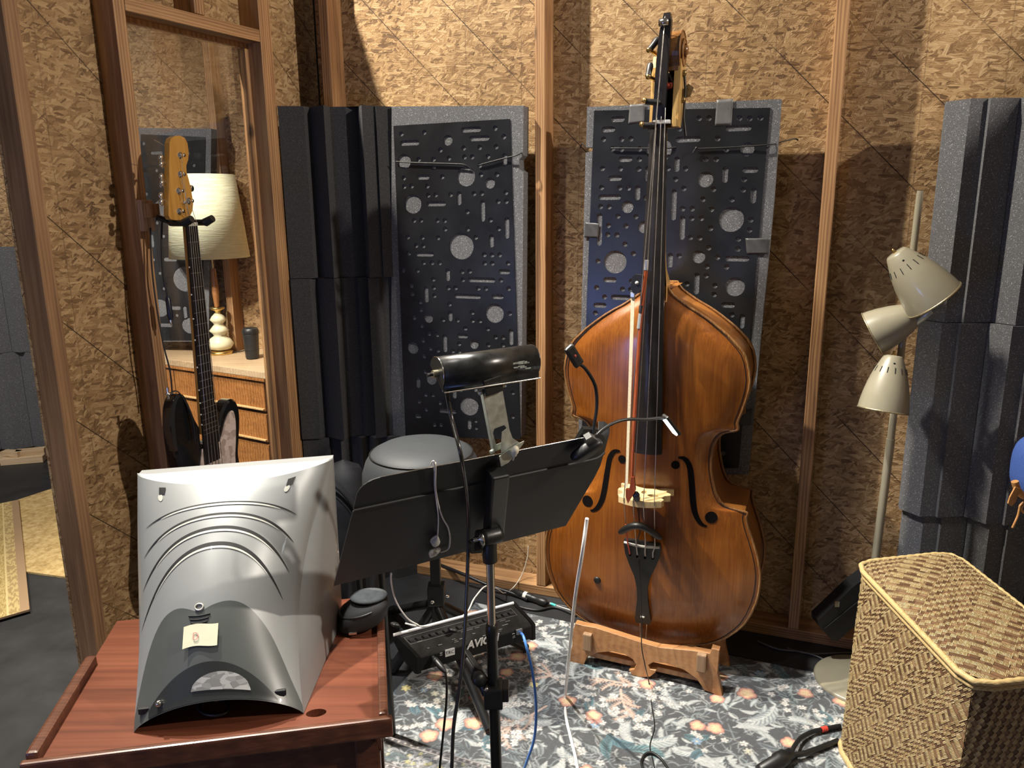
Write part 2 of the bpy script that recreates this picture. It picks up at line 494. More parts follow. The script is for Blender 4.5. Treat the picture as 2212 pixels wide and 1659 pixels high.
HOLES_B="359,1593,39,39 229,1250,37,37 585,1383,37,37 607,1180,29,29 503,1502,23,23 620,1586,20,20 493,1270,20,20 175,1353,7,52 265,1423,19,19 319,1361,19,19 410,1428,7,47 207,1454,37,7 592,1647,37,7 446,1621,37,7 439,1358,7,37 609,1266,36,7 251,1136,34,7 490,1187,7,34 560,1515,7,24 326,1523,7,23 415,1549,7,23 296,1466,7,23 632,1527,23,7 645,1453,7,23 405,1258,7,23 633,1074,7,23 228,1689,22,7 199,1660,22,7 255,1569,22,7 223,1512,22,7 213,1192,22,7 181,1108,22,7 589,1123,21,7 184,1631,7,7 242,1629,7,7 271,1629,7,7 213,1601,7,7 242,1599,7,7 299,1598,7,7 299,1567,7,7 182,1543,7,7 240,1541,7,7 298,1538,7,7 389,1537,7,7 180,1484,7,7 239,1482,7,7 267,1481,7,7 413,1505,7,7 439,1477,7,7 323,1450,7,7 331,1654,7,7 476,1680,7,7 505,1679,7,7 593,1675,7,7 622,1673,7,7 652,1673,7,7 419,1652,7,7 533,1620,7,7 560,1588,7,7 501,1561,7,7 532,1560,7,7 442,1535,7,7 616,1500,7,7 528,1473,7,7 615,1470,7,7 498,1444,7,7 584,1442,7,7 178,1425,7,7 206,1424,7,7 235,1395,7,7 293,1393,7,7 205,1366,7,7 262,1364,7,7 203,1337,7,7 233,1336,7,7 260,1307,7,7 288,1277,7,7 172,1252,7,7 169,1166,7,7 255,1163,7,7 196,1136,7,7 166,1082,7,7 284,1190,7,7 282,1163,7,7 438,1416,7,7 467,1416,7,7 525,1414,7,7 467,1387,7,7 496,1387,7,7 525,1357,7,7 642,1382,7,7 640,1352,7,7 465,1329,7,7 494,1328,7,7 609,1325,7,7 609,1295,7,7 522,1298,7,7 433,1272,7,7 550,1269,7,7 519,1240,7,7 578,1240,7,7 518,1212,7,7 546,1182,7,7 545,1154,7,7 460,1185,7,7 602,1093,7,7 600,640,7,7 640,620,7,7 585,820,7,40 640,850,7,7 640,760,30,7 600,900,7,7 650,950,7,7"

# ---------------------------------------------------------------- materials
OSB = mat_osb('osb_sheet', 0.86)
PINE = mat_wood('pine_stud', (.155, .075, .032), (.33, .175, .075), (.52, .31, .14), rough=0.6, scale=1.0)
PINE_GREY = mat_wood('weathered_pine', (.14, .070, .030), (.27, .145, .064), (.40, .24, .115), rough=0.7, rings=0.3)
OFFCUT = mat_wood('fresh_pine', (.42, .28, .15), (.62, .46, .28), (.75, .60, .40), rough=0.6, axis=0)
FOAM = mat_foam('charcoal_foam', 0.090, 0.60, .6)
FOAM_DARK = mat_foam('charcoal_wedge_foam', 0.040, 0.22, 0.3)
PANEL = mat_plain('black_panel_plastic', (.010, .011, .013), 0.30, var=0.3, scale=9, bump=0.02, spec=0.6)
TAPE = mat_plain('grey_duct_tape', (.115, .115, .118), 0.42, var=0.15, scale=30, bump=0.1)
TAPE_DARK = mat_plain('dark_duct_tape', (.05, .05, .05), 0.5, var=0.2, scale=30, bump=0.1)
CORD = mat_plain('black_cord', (.012, .012, .012), 0.5)
BLACK = mat_plain('black_plastic', (.012, .012, .012), 0.42, var=0.2)
BLACKM = mat_plain('black_powder_coat', (.012, .0125, .012), 0.38, var=0.2, scale=300, bump=0.06)
DESKM = mat_plain('black_desk_metal', (.010, .0105, .010), 0.62, var=0.15, scale=500, bump=0.05)
CHROME = mat_plain('chrome', (.75, .74, .70), 0.16, 1.0, var=0.05, bump=0)
ZINC = mat_plain('zinc_plate', (.58, .62, .56), 0.42, 0.85, var=0.2, scale=60, bump=0.02)
BRASS = mat_plain('brass', (.72, .52, .20), 0.28, 1.0, var=0.1, bump=0)
STEEL = mat_plain('string_steel', (.62, .60, .56), 0.3, 1.0, var=0.1, bump=0)
WHITE = mat_plain('white_plastic', (.72, .70, .62), 0.4, var=0.05)
RUBBER = mat_plain('cable_rubber', (.011, .011, .011), 0.45)
FLOORM = mat_plain('black_stage_floor', (.021, .022, .024), 0.55, var=0.35, scale=7, bump=0.03)

# ---------------------------------------------------------------- setting
BA = Vector((.137, 2.627, 0)); BD = Vector((.935, -.356, 0)).normalized(); BN = Vector((-.356, -.935, 0)).normalized()
LA = Vector((-.862, 2.650, 0)); LD = Vector((.477, .879, 0)).normalized(); LN = Vector((.879, -.477, 0)).normalized()
ZZ = Vector((0, 0, 1))
def Bw(s, z, d=0.0): return BA + BD * s + BN * d + ZZ * z
def Lw(s, z, d=0.0): return LA + LD * s + LN * d + ZZ * z
def frame_angle(D): return math.atan2(D.y, D.x)
def Bsz(px, py, d=0.0):
    p = P_pl(px, py, BA + BN * d, BN); q = p - BA
    return q.dot(BD), p.z
def Lsz(px, py, d=0.0):
    p = P_pl(px, py, LA + LN * d, LN); q = p - LA
    return q.dot(LD), p.z

def struct(o):
    o['kind'] = 'structure'
    return o
mb = MB(); mb.box((0.5, 3.0, -0.02), (11, 10, 0.04))
struct(mb.build('floor', FLOORM))

def osb_sheet(mb, W, s0, s1, z0, z1, d=-.089, t=.012, uo=0.0):
    pts = [W(s0, z0, d), W(s1, z0, d), W(s1, z1, d), W(s0, z1, d)]
    bk = [W(s0, z0, d - t), W(s1, z0, d - t), W(s1, z1, d - t), W(s0, z1, d - t)]
    uv = [(s0 + uo, -z0), (s1 + uo, -z0), (s1 + uo, -z1), (s0 + uo, -z1)]
    mb.add(pts, [(0, 1, 2, 3)], uvs=[uv])
    mb.add(bk, [(3, 2, 1, 0)], uvs=[uv[::-1]])
    mb.add(pts + bk, [(0, 4, 5, 1), (1, 5, 6, 2), (2, 6, 7, 3), (3, 7, 4, 0)], uvs=[[(a[0], a[1]), (a[0] + t, a[1]), (b[0] + t, b[1]), (b[0], b[1])] for a, b in zip(uv, uv[1:] + uv[:1])])
def timber(name, D, c, size, parent, mat=None, tilt=None):
    """a length of lumber: local x across, y deep, z along"""
    m = MB(); m.box((0, 0, 0), size, ch=0.003)
    me_o = m.build(name, mat or PINE, None, (0, 0, 0))
    ang = frame_angle(D)
    R = Matrix.Rotation(ang, 4, 'Z')
    if tilt == 'h':                       # length runs along the wall
        R = R @ Matrix.Rotation(math.pi / 2, 4, 'Y')
    me_o.matrix_world = Matrix.Translation(Vector(c)) @ R
    me_o.parent = parent
    ORG[me_o.name] = Vector(c)
    return me_o
def stud(W, D, s0, s1, z0, z1, parent, d0=-.089, d1=0.0, mat=None, name='stud'):
    c = W((s0 + s1) / 2, (z0 + z1) / 2, (d0 + d1) / 2)
    return timber(name, D, c, (abs(s1 - s0), abs(d1 - d0), abs(z1 - z0)), parent, mat)
def rail(W, D, s0, s1, z0, z1, parent, d0=-.089, d1=0.0, mat=None, name='plate'):
    c = W((s0 + s1) / 2, (z0 + z1) / 2, (d0 + d1) / 2)
    return timber(name, D, c, (abs(z1 - z0), abs(d1 - d0), abs(s1 - s0)), parent, mat, 'h')

TOP = 2.46
# window wall on the left
WIN = (-.402, .092, .40, 1.965)
mb = MB()
osb_sheet(mb, Lw, -.737, WIN[0] - .02, 0, TOP, uo=.1)
osb_sheet(mb, Lw, WIN[1] + .03, .455, 0, TOP, uo=.1)
osb_sheet(mb, Lw, WIN[0] - .02, WIN[1] + .03, WIN[3] + .004, TOP, uo=.1)
osb_sheet(mb, Lw, WIN[0] - .02, WIN[1] + .03, 0, WIN[2])
wall_left = struct(mb.build('wall_left', OSB))
stud(Lw, LD, -.737, -.699, .0385, TOP, wall_left, mat=PINE_GREY)
stud(Lw, LD, -.438, -.402, .0385, TOP - .04, wall_left)
stud(Lw, LD, .092, .143, .0385, TOP - .04, wall_left)
stud(Lw, LD, -.165, -.127, 2.004, TOP - .04, wall_left)
rail(Lw, LD, -.699, .455, 0, .038, wall_left, name='bottom_plate')
rail(Lw, LD, -.699, .455, TOP - .039, TOP, wall_left, name='top_plate')
rail(Lw, LD, WIN[0] + .001, WIN[1] - .001, WIN[3], 2.003, wall_left, name='header')
rail(Lw, LD, WIN[0] + .001, WIN[1] - .001, WIN[2] - .038, WIN[2], wall_left, name='sill')
# the glazed opening
g = NT('window_glass')
g.p.inputs['Base Color'].default_value = (1, 1, 1, 1)
g.p.inputs['Roughness'].default_value = 0.0
g.p.inputs['IOR'].default_value = 1.33
g.p.inputs['Transmission Weight'].default_value = 1.0
GLASS = g.m
mb = MB()
for s0, s1, z0, z1 in ((WIN[0], WIN[0] + .014, WIN[2], WIN[3]), (WIN[1] - .016, WIN[1], WIN[2], WIN[3]), (WIN[0] + .014, WIN[1] - .016, WIN[3] - .014, WIN[3]), (WIN[0] + .014, WIN[1] - .016, WIN[2], WIN[2] + .014)):
    vs_ = [Lw(s, z, d) for s in (s0, s1) for d in (-.084, -.060) for z in (z0, z1)]
    mb.add(vs_, [(0, 1, 3, 2), (4, 6, 7, 5), (0, 4, 5, 1), (2, 3, 7, 6), (0, 2, 6, 4), (1, 5, 7, 3)])
window_1 = struct(mb.build('window_1', PINE))
window_1.name = 'window_1'
mb = MB()
s0, s1, z0, z1 = WIN[0] + .006, WIN[1] - .008, WIN[2] + .006, WIN[3] - .006
vs_ = [Lw(s, z, d) for s in (s0, s1) for d in (-.074, -.069) for z in (z0, z1)]
mb.add(vs_, [(0, 1, 3, 2), (4, 6, 7, 5), (0, 4, 5, 1), (2, 3, 7, 6), (0, 2, 6, 4), (1, 5, 7, 3)])
mb.build('pane', GLASS, window_1)

# back wall
mb = MB(); osb_sheet(mb, Bw, -.935, 2.25, 0, TOP, uo=.03)
wall_back = struct(mb.build('wall_back', OSB))
for s0, s1 in ((-.862, -.824), (-.057, -.021), (.836, .871), (1.62, 1.66)):
    stud(Bw, BD, s0, s1, .0385, TOP - .04, wall_back)
rail(Bw, BD, -.862, 2.1, 0, .038, wall_back, name='bottom_plate')
rail(Bw, BD, -.862, 2.1, TOP - .039, TOP, wall_back, name='top_plate')
# added black strip standing in for the dark open gap between the two walls
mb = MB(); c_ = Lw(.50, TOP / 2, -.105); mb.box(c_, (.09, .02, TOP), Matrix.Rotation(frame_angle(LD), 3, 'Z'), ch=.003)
struct(mb.build('gap_shade_1', mat_plain('black_gap_shade', (.006, .006, .006), .9, bump=0)))
# the wall that closes the booth on the right, out of the frame
RA = Bw(2.15, 0); RDv = Vector((.10, -1, 0)).normalized(); RN = Vector((-1, -.10, 0)).normalized()
def Rw(s, z, d=0.0): return RA + RDv * s + RN * d + ZZ * z
mb = MB(); osb_sheet(mb, Rw, 0, 2.6, 0, TOP, uo=5)
wall_right = struct(mb.build('wall_right', OSB))
for s0 in (.4, .9, 1.4, 1.9, 2.4):
    stud(Rw, RDv, s0, s0 + .038, .0385, TOP, wall_right)
# rear wall of the neighbouring booth, seen through the glass
NA = Vector((-1.75, 4.02, 0)); ND = Vector((.985, -.17, 0)).normalized(); NN = Vector((-.17, -.985, 0)).normalized()
def Nw(s, z, d=0.0): return NA + ND * s + NN * d + ZZ * z
def Nsz(px, py, d=0.0):
    p = P_pl(px, py, NA + NN * d, NN); q = p - NA
    return q.dot(ND), p.z
mb = MB(); osb_sheet(mb, Nw, -.55, 1.5, 0, TOP, uo=9)
wall_rear = struct(mb.build('wall_rear', OSB))
for px in (478, 600):
    s = Nsz(px, 450)[0]
    stud(Nw, ND, s - .019, s + .019, .0385, TOP, wall_rear)
# black drape wall far left on the open stage
FD = Vector((.96, .28, 0)).normalized(); FN = Vector((.28, -.96, 0)).normalized(); FA = P_z(50, 992) - FN * .16
def Fw(s, z, d=0.0): return FA + FD * s + FN * d + ZZ * z
mb = MB(); osb_sheet(mb, Fw, -2.0, .62, 0, TOP, d=-.06, uo=15)
struct(mb.build('wall_stage_left', OSB))

# ---------------------------------------------------------------- acoustic foam
def foam_strip(name, label, W, s0, prof, z0, z1, d0, group, mat, cham=0.004):
    """one wedge-foam tile: profile (s, d) extruded upright"""
    mb = MB()
    smax = prof[-1][0]
    n = len(prof)
    lo = [W(s0 + s, z0, d0 + d) for s, d in prof]; hi = [W(s0 + s, z1, d0 + d) for s, d in prof]
    lb = [W(s0 + s, z0, d0 - .02) for s, d in (prof[0], prof[-1])]; hb = [W(s0 + s, z1, d0 - .02) for s, d in (prof[0], prof[-1])]
    mb.add(lo + hi, [(i, i + 1, n + i + 1, n + i) for i in range(n - 1)])
    mb.add(hi + hb[::-1], [tuple(range(n + 2))])
    mb.add(lo + lb[::-1], [tuple(range(n + 1, -1, -1))])
    mb.add([lo[0], hi[0], hb[0], lb[0]], [(0, 1, 2, 3)])
    mb.add([lo[-1], hi[-1], hb[1], lb[1]], [(3, 2, 1, 0)])
    mb.add(lb + hb, [(1, 0, 2, 3)])
    o = mb.build(name, mat, None, W(s0 + smax / 2, z0, d0))
    return tag(o, label, 'foam tile', group)

# corner stack left of the first perforated panel
CA = Lw(.149, 0, 0); CB = Bw(-.560, 0, 0)
CD = (CB - CA).normalized(); CL = (CB - CA).length
CN = Vector((CD.y, -CD.x, 0))
def Cw(s, z, d=0.0): return CA + CD * s + CN * d + ZZ * z
def prof_scale(pts, L):
    k = L / pts[-1][0]
    return [(s * k, d) for s, d in pts]
pa = prof_scale([(0, .012), (54, .012), (64, -.020), (98, .044), (108, -.004), (142, .004), (166, -.020), (167, -.008), (178, .052), (206, .022), (207, .034), (253, -.004)], CL - .002)
pb = prof_scale([(0, .012), (42, .012), (54, -.020), (58, -.008), (98, .050), (107, -.002), (115, .004), (140, -.016), (147, .004), (168, -.014), (171, .040), (194, .022), (200, .0), (262, -.008)], CL + .016)
pc = prof_scale([(0, .006), (60, .006), (62, -.012), (86, -.004), (88, .03), (104, .012), (106, -.01), (122, .0), (136, .03), (150, -.01), (165, .035), (182, .01), (200, .03), (250, .0)], CL)
zt1 = P_pl(597, 230, CA, CN).z
zj1 = P_pl(690, 601, CA, CN).z
zj2 = P_pl(690, 946, CA, CN).z
FG = 'wedge foam tiles stacked in the left corner'
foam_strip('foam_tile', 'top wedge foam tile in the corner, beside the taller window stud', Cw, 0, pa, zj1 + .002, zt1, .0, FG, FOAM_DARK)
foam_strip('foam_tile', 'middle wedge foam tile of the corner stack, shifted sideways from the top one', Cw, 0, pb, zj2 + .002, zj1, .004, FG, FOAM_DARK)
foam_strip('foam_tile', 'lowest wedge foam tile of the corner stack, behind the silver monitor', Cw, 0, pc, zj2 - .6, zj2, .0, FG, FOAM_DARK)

# stack on the right, set across the far right corner
GA = Bw(Bsz(2044, 218)[0], 0, 0); GD = BD; GN = BN
def Gw(s, z, d=0.0): return GA + GD * s + GN * d + ZZ * z
def right_prof(n):
    pts = []; x = 0.0
    for i in range(n):
        pts += [(x, .004), (x + .051, .050), (x + .095, .033), (x + .099, .044), (x + .172, .008)]
        x += .1722
    return pts
zr0 = P_pl(2043, 220, GA, GN).z; zr1 = P_pl(2010, 692, GA, GN).z; zr2 = P_pl(1968, 1100, GA, GN).z
GG = 'wedge foam tiles stacked in the right corner'
pr = right_prof(3)

foam_strip('foam_tile', 'tall top wedge foam tile in the right corner, behind the floor lamp', Gw, 0.0, pr, zr1 + .002, zr0, .0, GG, FOAM)
foam_strip('foam_tile', 'middle wedge foam tile in the right corner, crossed by the floor lamp shadow', Gw, -.007, pr, zr2 + .002, zr1, .010, GG, FOAM)
foam_strip('foam_tile', 'bottom wedge foam tile in the right corner, standing behind the wicker hamper', Gw, .006, pr, max(0.002, zr2 - .6), zr2, .002, GG, FOAM)

# far left stage wall
pf = right_prof(5)
FGG = 'wedge foam tiles on the far stage wall'
for lab, s0, z0, z1, d in (('upper charcoal foam tile on the far left stage wall', -.36, .62, 1.23, .0), ('lower charcoal foam tile on the far left stage wall, above the pine blocks', -.33, .03, .618, -.008)):
    foam_strip('foam_tile', lab, Fw, s0, pf, z0, z1, d, FGG, FOAM)

# ---------------------------------------------------------------- perforated panels on flat foam
def circle(x, y, r, n=20): return [(x + r * math.cos(2 * math.pi * k / n), y + r * math.sin(2 * math.pi * k / n)) for k in range(n)]
def slot(x, y, a, b):
    r = min(a, b)
    if abs(a - b) < 1e-6: return circle(x, y, r, 12 if r < .012 else 36)
    out = []
    for k in range(14):
        t = -math.pi / 2 + math.pi * k / 13 if k < 7 else 0
    n = 7
    if a > b:
        out = [(x + (a - r) + r * math.cos(t), y + r * math.sin(t)) for t in [(-.5 + k / (n - 1)) * math.pi for k in range(n)]]
        out += [(x - (a - r) + r * math.cos(t), y + r * math.sin(t)) for t in [(.5 + k / (n - 1)) * math.pi for k in range(n)]]
    else:
        out = [(x + r * math.cos(t), y + (b - r) + r * math.sin(t)) for t in [k / (n - 1) * math.pi for k in range(n)]]
        out += [(x + r * math.cos(t), y - (b - r) + r * math.sin(t)) for t in [(1 + k / (n - 1)) * math.pi for k in range(n)]]
    return out
def parse_holes(s): return [tuple((.0085 if k > 1 and v == '7' else int(v) / 1000) for k, v in enumerate(t.split(','))) for t in s.split()]
def inside_quad(quad, x, y, m):
    for (ax, ay), (bx, by) in zip(quad, quad[1:] + quad[:1]):
        L = math.hypot(bx - ax, by - ay)
        if ((bx - ax) * (y - ay) - (by - ay) * (x - ax)) / L < m: return False
    return True
def slab(mb, W, quad, d0, d1):
    """quad of (s, z), counter-clockwise seen from the front"""
    f = [W(s, z, d1) for s, z in quad]; b = [W(s, z, d0) for s, z in quad]
    n = len(quad)
    mb.add(f, [tuple(range(n))]); mb.add(b, [tuple(range(n - 1, -1, -1))])
    mb.add(f + b, [(i, n + i, n + (i + 1) % n, (i + 1) % n) for i in range(n)])
    return mb
def perforated(name, label, W, foam_poly, quad, holes, d, group, fmat=None):
    root = thing(name, label, 'acoustic panel', W(sum(p[0] for p in quad) / 4, min(p[1] for p in foam_poly), d), group)
    slab(MB(), W, foam_poly, d - .050, d).build('foam_backing', fmat or FOAM, root)
    loops = [quad] + [slot(*h) for h in holes if inside_quad(quad, h[0], h[1], max(min(h[2], h[3]), 0) + .004) and inside_quad(quad, h[0] - h[2], h[1] - h[3], .003) and inside_quad(quad, h[0] + h[2], h[1] + h[3], .003) and inside_quad(quad, h[0] - h[2], h[1] + h[3], .003) and inside_quad(quad, h[0] + h[2], h[1] - h[3], .003)]
    vs_, fs = fill_plate(loops, .003)
    m = MB(); m.add([W(x, y, d + .0008 + z) for x, y, z in vs_], fs)
    m.build('perforated_plate', PANEL, root)
    return root
PD = .034
def bp(px, py, d=PD): return Bsz(px, py, d)
KA = [bp(845, 945), bp(1126, 945), bp(1131, 372), bp(1122, 366), bp(1121, 345), bp(1130, 336), bp(1131, 228), bp(846, 230)]
QA = [bp(877, 943), bp(1125, 948), bp(1102, 257), bp(851, 272)]
panel_a = perforated('perforated_panel', 'narrower black perforated panel on flat foam, left of the middle wall stud', Bw, KA, QA, parse_holes(HOLES_A), PD, 'perforated acoustic panels')
KB = [bp(1247, 1025), bp(1616, 1025), bp(1672, 430), bp(1688, 214), bp(1268, 231), bp(1266, 318), bp(1280, 319), bp(1280, 326), bp(1265, 330)]
QB = [bp(1254, 1020), bp(1596, 1010), bp(1664, 233), bp(1284, 239)]
panel_b = perforated('perforated_panel', 'wider black perforated panel on flat foam, behind the double bass', Bw, KB, QB, parse_holes(HOLES_B), PD, 'perforated acoustic panels')
# the panel in the neighbouring booth
def npx(px, py): return Nsz(px, py, .05)
QN = [npx(305, 735), npx(438, 735), npx(446, 296), npx(306, 290)]
KN = [npx(298, 738), npx(452, 738), npx(458, 278), npx(298, 276)]
hn = [(-0, 0, 0, 0)]
hn = []
for px, py, r in ((400, 603, 30), (348, 665, 22), (411, 703, 20), (322, 606, 14), (388, 386, 14), (430, 520, 24), (350, 450, 20)):
    s, z = npx(px, py); hn.append((s, z, r * .0021, r * .0021))
for px, py, a, b in ((378, 665, 18, 5), (402, 675, 5, 16), (360, 702, 18, 5), (395, 332, 20, 4), (340, 330, 16, 4), (330, 520, 5, 16), (370, 560, 18, 5)):
    s, z = npx(px, py); hn.append((s, z, a * .0021, b * .0021))
for i in range(46):
    px = 312 + (i * 37) % 126; py = 310 + (i * 91) % 415
    s, z = npx(px, py)
    if all(math.hypot(max(0, abs(s - h[0]) - h[2]), max(0, abs(z - h[1]) - h[3])) > .022 for h in hn): hn.append((s, z, .009, .009))
panel_n = perforated('perforated_panel', 'black perforated panel seen through the window glass, behind the bass guitar neck', Nw, KN, QN, hn, .05, 'perforated acoustic panels')

def tape(label, quad_px, d, mat, group='duct tape pieces on the wide panel'):
    m = MB()
    q = [bp(*p, d) for p in quad_px]
    # a slightly bowed strip of tape
    def fn(u, v):
        a = [q[0][i] + (q[1][i] - q[0][i]) * u for i in (0, 1)]; b = [q[3][i] + (q[2][i] - q[3][i]) * u for i in (0, 1)]
        s = a[0] + (b[0] - a[0]) * v; z = a[1] + (b[1] - a[1]) * v
        return Bw(s, z, d + .0008 * math.sin(u * 9 + v * 7) * (1 if v > .5 else .3))
    m.grid(fn, 8, 8)
    o = m.build('duct_tape', mat, None, Bw(*q[0], d), weld=True)
    md = o.modifiers.new('thick', 'SOLIDIFY'); md.thickness = .0006
    return tag(o, label, 'tape', group)
td = PD + .0045
tape('grey tape over the panel top, beside the bass tuning keys', [(1357, 268), (1391, 264), (1393, 224), (1360, 226)], td, TAPE)
tape('grey tape over the panel top, right of the bass scroll', [(1544, 272), (1580, 271), (1584, 213), (1548, 216)], td, TAPE)
tape('dark tape on the panel left edge beside a tall slot', [(1262, 513), (1292, 514), (1295, 483), (1264, 480)], td, TAPE_DARK)
tape('broad dark tape on the panel right edge, level with the bass fingerboard', [(1613, 549), (1659, 549), (1664, 514), (1610, 515)], td, TAPE_DARK)
tape('dark tape on the panel edge low behind the bass waist', [(1596, 918), (1626, 918), (1628, 884), (1600, 888)], td, TAPE_DARK)

# elastic cords holding the panels
def cord_path(name, label, pts, r=.0022, group='elastic cords across the perforated panels', mat=None):
    m = MB(); m.tube(smooth_path(pts, 5), r, 6)
    o = m.build(name, mat or CORD, None, pts[0])
    return tag(o, label, 'cord', group)
def B3(px, py, d): return Bw(*bp(px, py, d), d)
cd = PD + .010
cord_path('elastic_cord', 'black cord tied across the narrower panel, running to its left hole', [B3(855, 349, cd), B3(884, 351, cd), B3(980, 354, cd), B3(1004, 356, cd), B3(1018, 366, PD + .004)])
cord_path('elastic_cord', 'black cord from the narrower panel to its right edge', [B3(1033, 358, PD + .006), B3(1040, 355, cd), B3(1085, 343, cd), B3(1122, 333, cd), B3(1140, 318, -.02)])
cord_path('elastic_cord', 'black cord on the wide panel left of the bass fingerboard', [B3(1322, 321, PD + .004), B3(1326, 320, cd), B3(1400, 320.5, cd), B3(1440, 320.5, cd), B3(1460, 318, PD + .003)])
cord_path('elastic_cord', 'black cord on the wide panel from a knot to the right edge', [B3(1497, 330, cd + .004), B3(1505, 318, cd + .004), B3(1510, 321, cd), B3(1600, 317, cd), B3(1665, 312, cd), B3(1690, 306, .0), B3(1716, 300, -.03), B3(1724, 303, -.04)])
cord_path('elastic_cord', 'short black cord end knotted to a screw left of the wide panel', [B3(1281, 318, .02), B3(1268, 317, .0), B3(1257, 311, -.03), B3(1254, 320, -.05)])

# ---------------------------------------------------------------- double bass
def mat_varnish(name, dark, mid, light, cs=1.0, coat=0.6, rough=0.32, bump=.06):
    t = NT(name)
    c = t.coord()
    g = t.noise(t.mapping(c, scale=(170, 170, 2.0)), 1.0, 3, .6, .3)
    g2 = t.noise(t.mapping(c, scale=(420, 420, 9)), 1.0, 2)
    b = t.noise(c, 3.2, 4, .6, .4)
    h = t.math('ADD', t.math('MULTIPLY', g, .30), t.math('ADD', t.math('MULTIPLY', g2, .18), t.math('MULTIPLY', b, .62)))
    col = t.ramp(h, [(0.36, dark), (0.54, mid), (0.76, light)])
    # scuffs and crackle of an old finish
    v = t.voro(t.mapping(c, scale=(26, 26, 11)), 1.0, 'Distance')
    sc = t.noise(t.mapping(c, scale=(60, 60, 14)), 1.0, 3, .7, 1.5)
    col = t.mix(t.ramp(sc, [(0.70, 0.0), (0.78, 0.55)]), col, tuple(x * .45 for x in dark))
    if 'vdist' : pass
    at = t.n('ShaderNodeAttribute', attribute_name='wear')
    col = t.mix(at.outputs['Fac'], col, tuple(x * .55 for x in dark))
    t.set(Base_Color=col, Roughness=t.math('ADD', t.math('MULTIPLY', b, .25), rough - .12))
    t.p.inputs['Coat Weight'].default_value = coat
    t.p.inputs['Coat Roughness'].default_value = 0.16
    t.bump(t.math('ADD', g, t.math('MULTIPLY', sc, .8)), bump, .002)
    return t.m
VARN = mat_varnish('bass_varnish', (.092, .023, .003), (.235, .070, .008), (.40, .140, .016))
RIBM = mat_varnish('bass_rib_varnish', (.14, .045, .010), (.34, .125, .024), (.50, .22, .05))
EDGE = mat_wood('bass_edge_wear', (.09, .032, .008), (.20, .085, .024), (.48, .28, .10), rough=.4, scale=3, knots=False)
MAPLE = mat_wood('bright_maple', (.58, .40, .17), (.72, .54, .27), (.82, .66, .38), rough=.45, knots=False, rings=.2, scale=2)
NECKM = mat_wood('neck_maple', (.30, .16, .045), (.48, .29, .09), (.62, .42, .16), rough=.35, knots=False, rings=.6, scale=2, coat=.3)
EBONY = mat_plain('ebony', (.014, .012, .012), .30, var=.4, scale=12, bump=.03)
EBONYM = mat_plain('matte_ebony', (.013, .012, .012), .45, var=.2)
REDW = mat_plain('red_string_silk', (.62, .09, .05), .6)
HOLE = mat_plain('f_hole_dark', (.004, .003, .003), .9, bump=0, spec=.1)

BO = Vector((.415, 2.200, .061)); th = math.radians(-21.52)
BU = Vector((math.cos(th), math.sin(th), 0)); BNv = Vector((math.sin(th), -math.cos(th), 0))
def Bb(u, v, n): return BO + BU * u + BNv * n + ZZ * v
def bpx(px, py, n):
    p = P_pl(px, py, BO + BNv * n, BNv) - BO
    return p.dot(BU), p.z
OUT = [(0, .025), (.006, .045), (.013, .075), (.022, .110), (.034, .155), (.048, .195), (.065, .227), (.085, .252), (.110, .277), (.136, .297), (.17, .313), (.21, .326), (.245, .332), (.275, .334), (.305, .333), (.335, .328), (.365, .320), (.398, .309), (.425, .299), (.447, .291), (.465, .286), (.480, .284), (.489, .287), (.4925, .284), (.4945, .270), (.498, .245), (.504, .224), (.515, .209), (.538, .196), (.56, .189), (.581, .184), (.61, .178), (.642, .176), (.67, .178), (.692, .183), (.71, .191), (.722, .201), (.729, .212), (.733, .226), (.736, .240), (.740, .247), (.748, .247), (.758, .244), (.77, .246), (.79, .253), (.81, .2585), (.835, .265), (.86, .2695), (.885, .271), (.91, .268), (.935, .262), (.955, .254), (.975, .239), (.99, .224), (1.01, .204), (1.026, .184), (1.04, .166), (1.055, .145), (1.07, .121), (1.083, .097), (1.095, .079), (1.106, .063), (1.116, .050), (1.128, .040), (1.14, .034)]
def wid(v): return interp(OUT, v)
BV = [o[0] for o in OUT]
VV = []
for a, b in zip(BV, BV[1:]):
    k = max(1, int((b - a) / .008))
    VV += [a + (b - a) * j / k for j in range(k)]
VV.append(BV[-1])
BODY_L = 1.14
SMW = []
for i_ in range(int(BODY_L / .01) + 2):
    v_ = i_ * .01
    SMW.append((v_, sum(interp(OUT, min(max(v_ + d * .012, 0), BODY_L)) * math.exp(-(d / 5.0) ** 2) for d in range(-12, 13)) / sum(math.exp(-(d / 5.0) ** 2) for d in range(-12, 13))))
def arch(u, v):
    s = min(1.0, abs(u) / max(interp(SMW, v) * 1.06, 1e-3))
    e = min(1.0, v / .22) * min(1.0, max(0, (BODY_L - v)) / .16)
    e = math.sin(e * math.pi / 2)
    k = min(1.0, max(0.0, (wid(v) - abs(u))) / .055)
    return .003 + .036 * e * max(0.0, 1 - s ** 2.3) * (k * k * (3 - 2 * k)) ** .7
bass = thing('double_bass', 'old amber double bass with a fingerboard extension, upright on a wooden stand', 'double bass', Bb(0, 0, 0))
NS = 44
mb = MB()
vs_ = []; wear = []
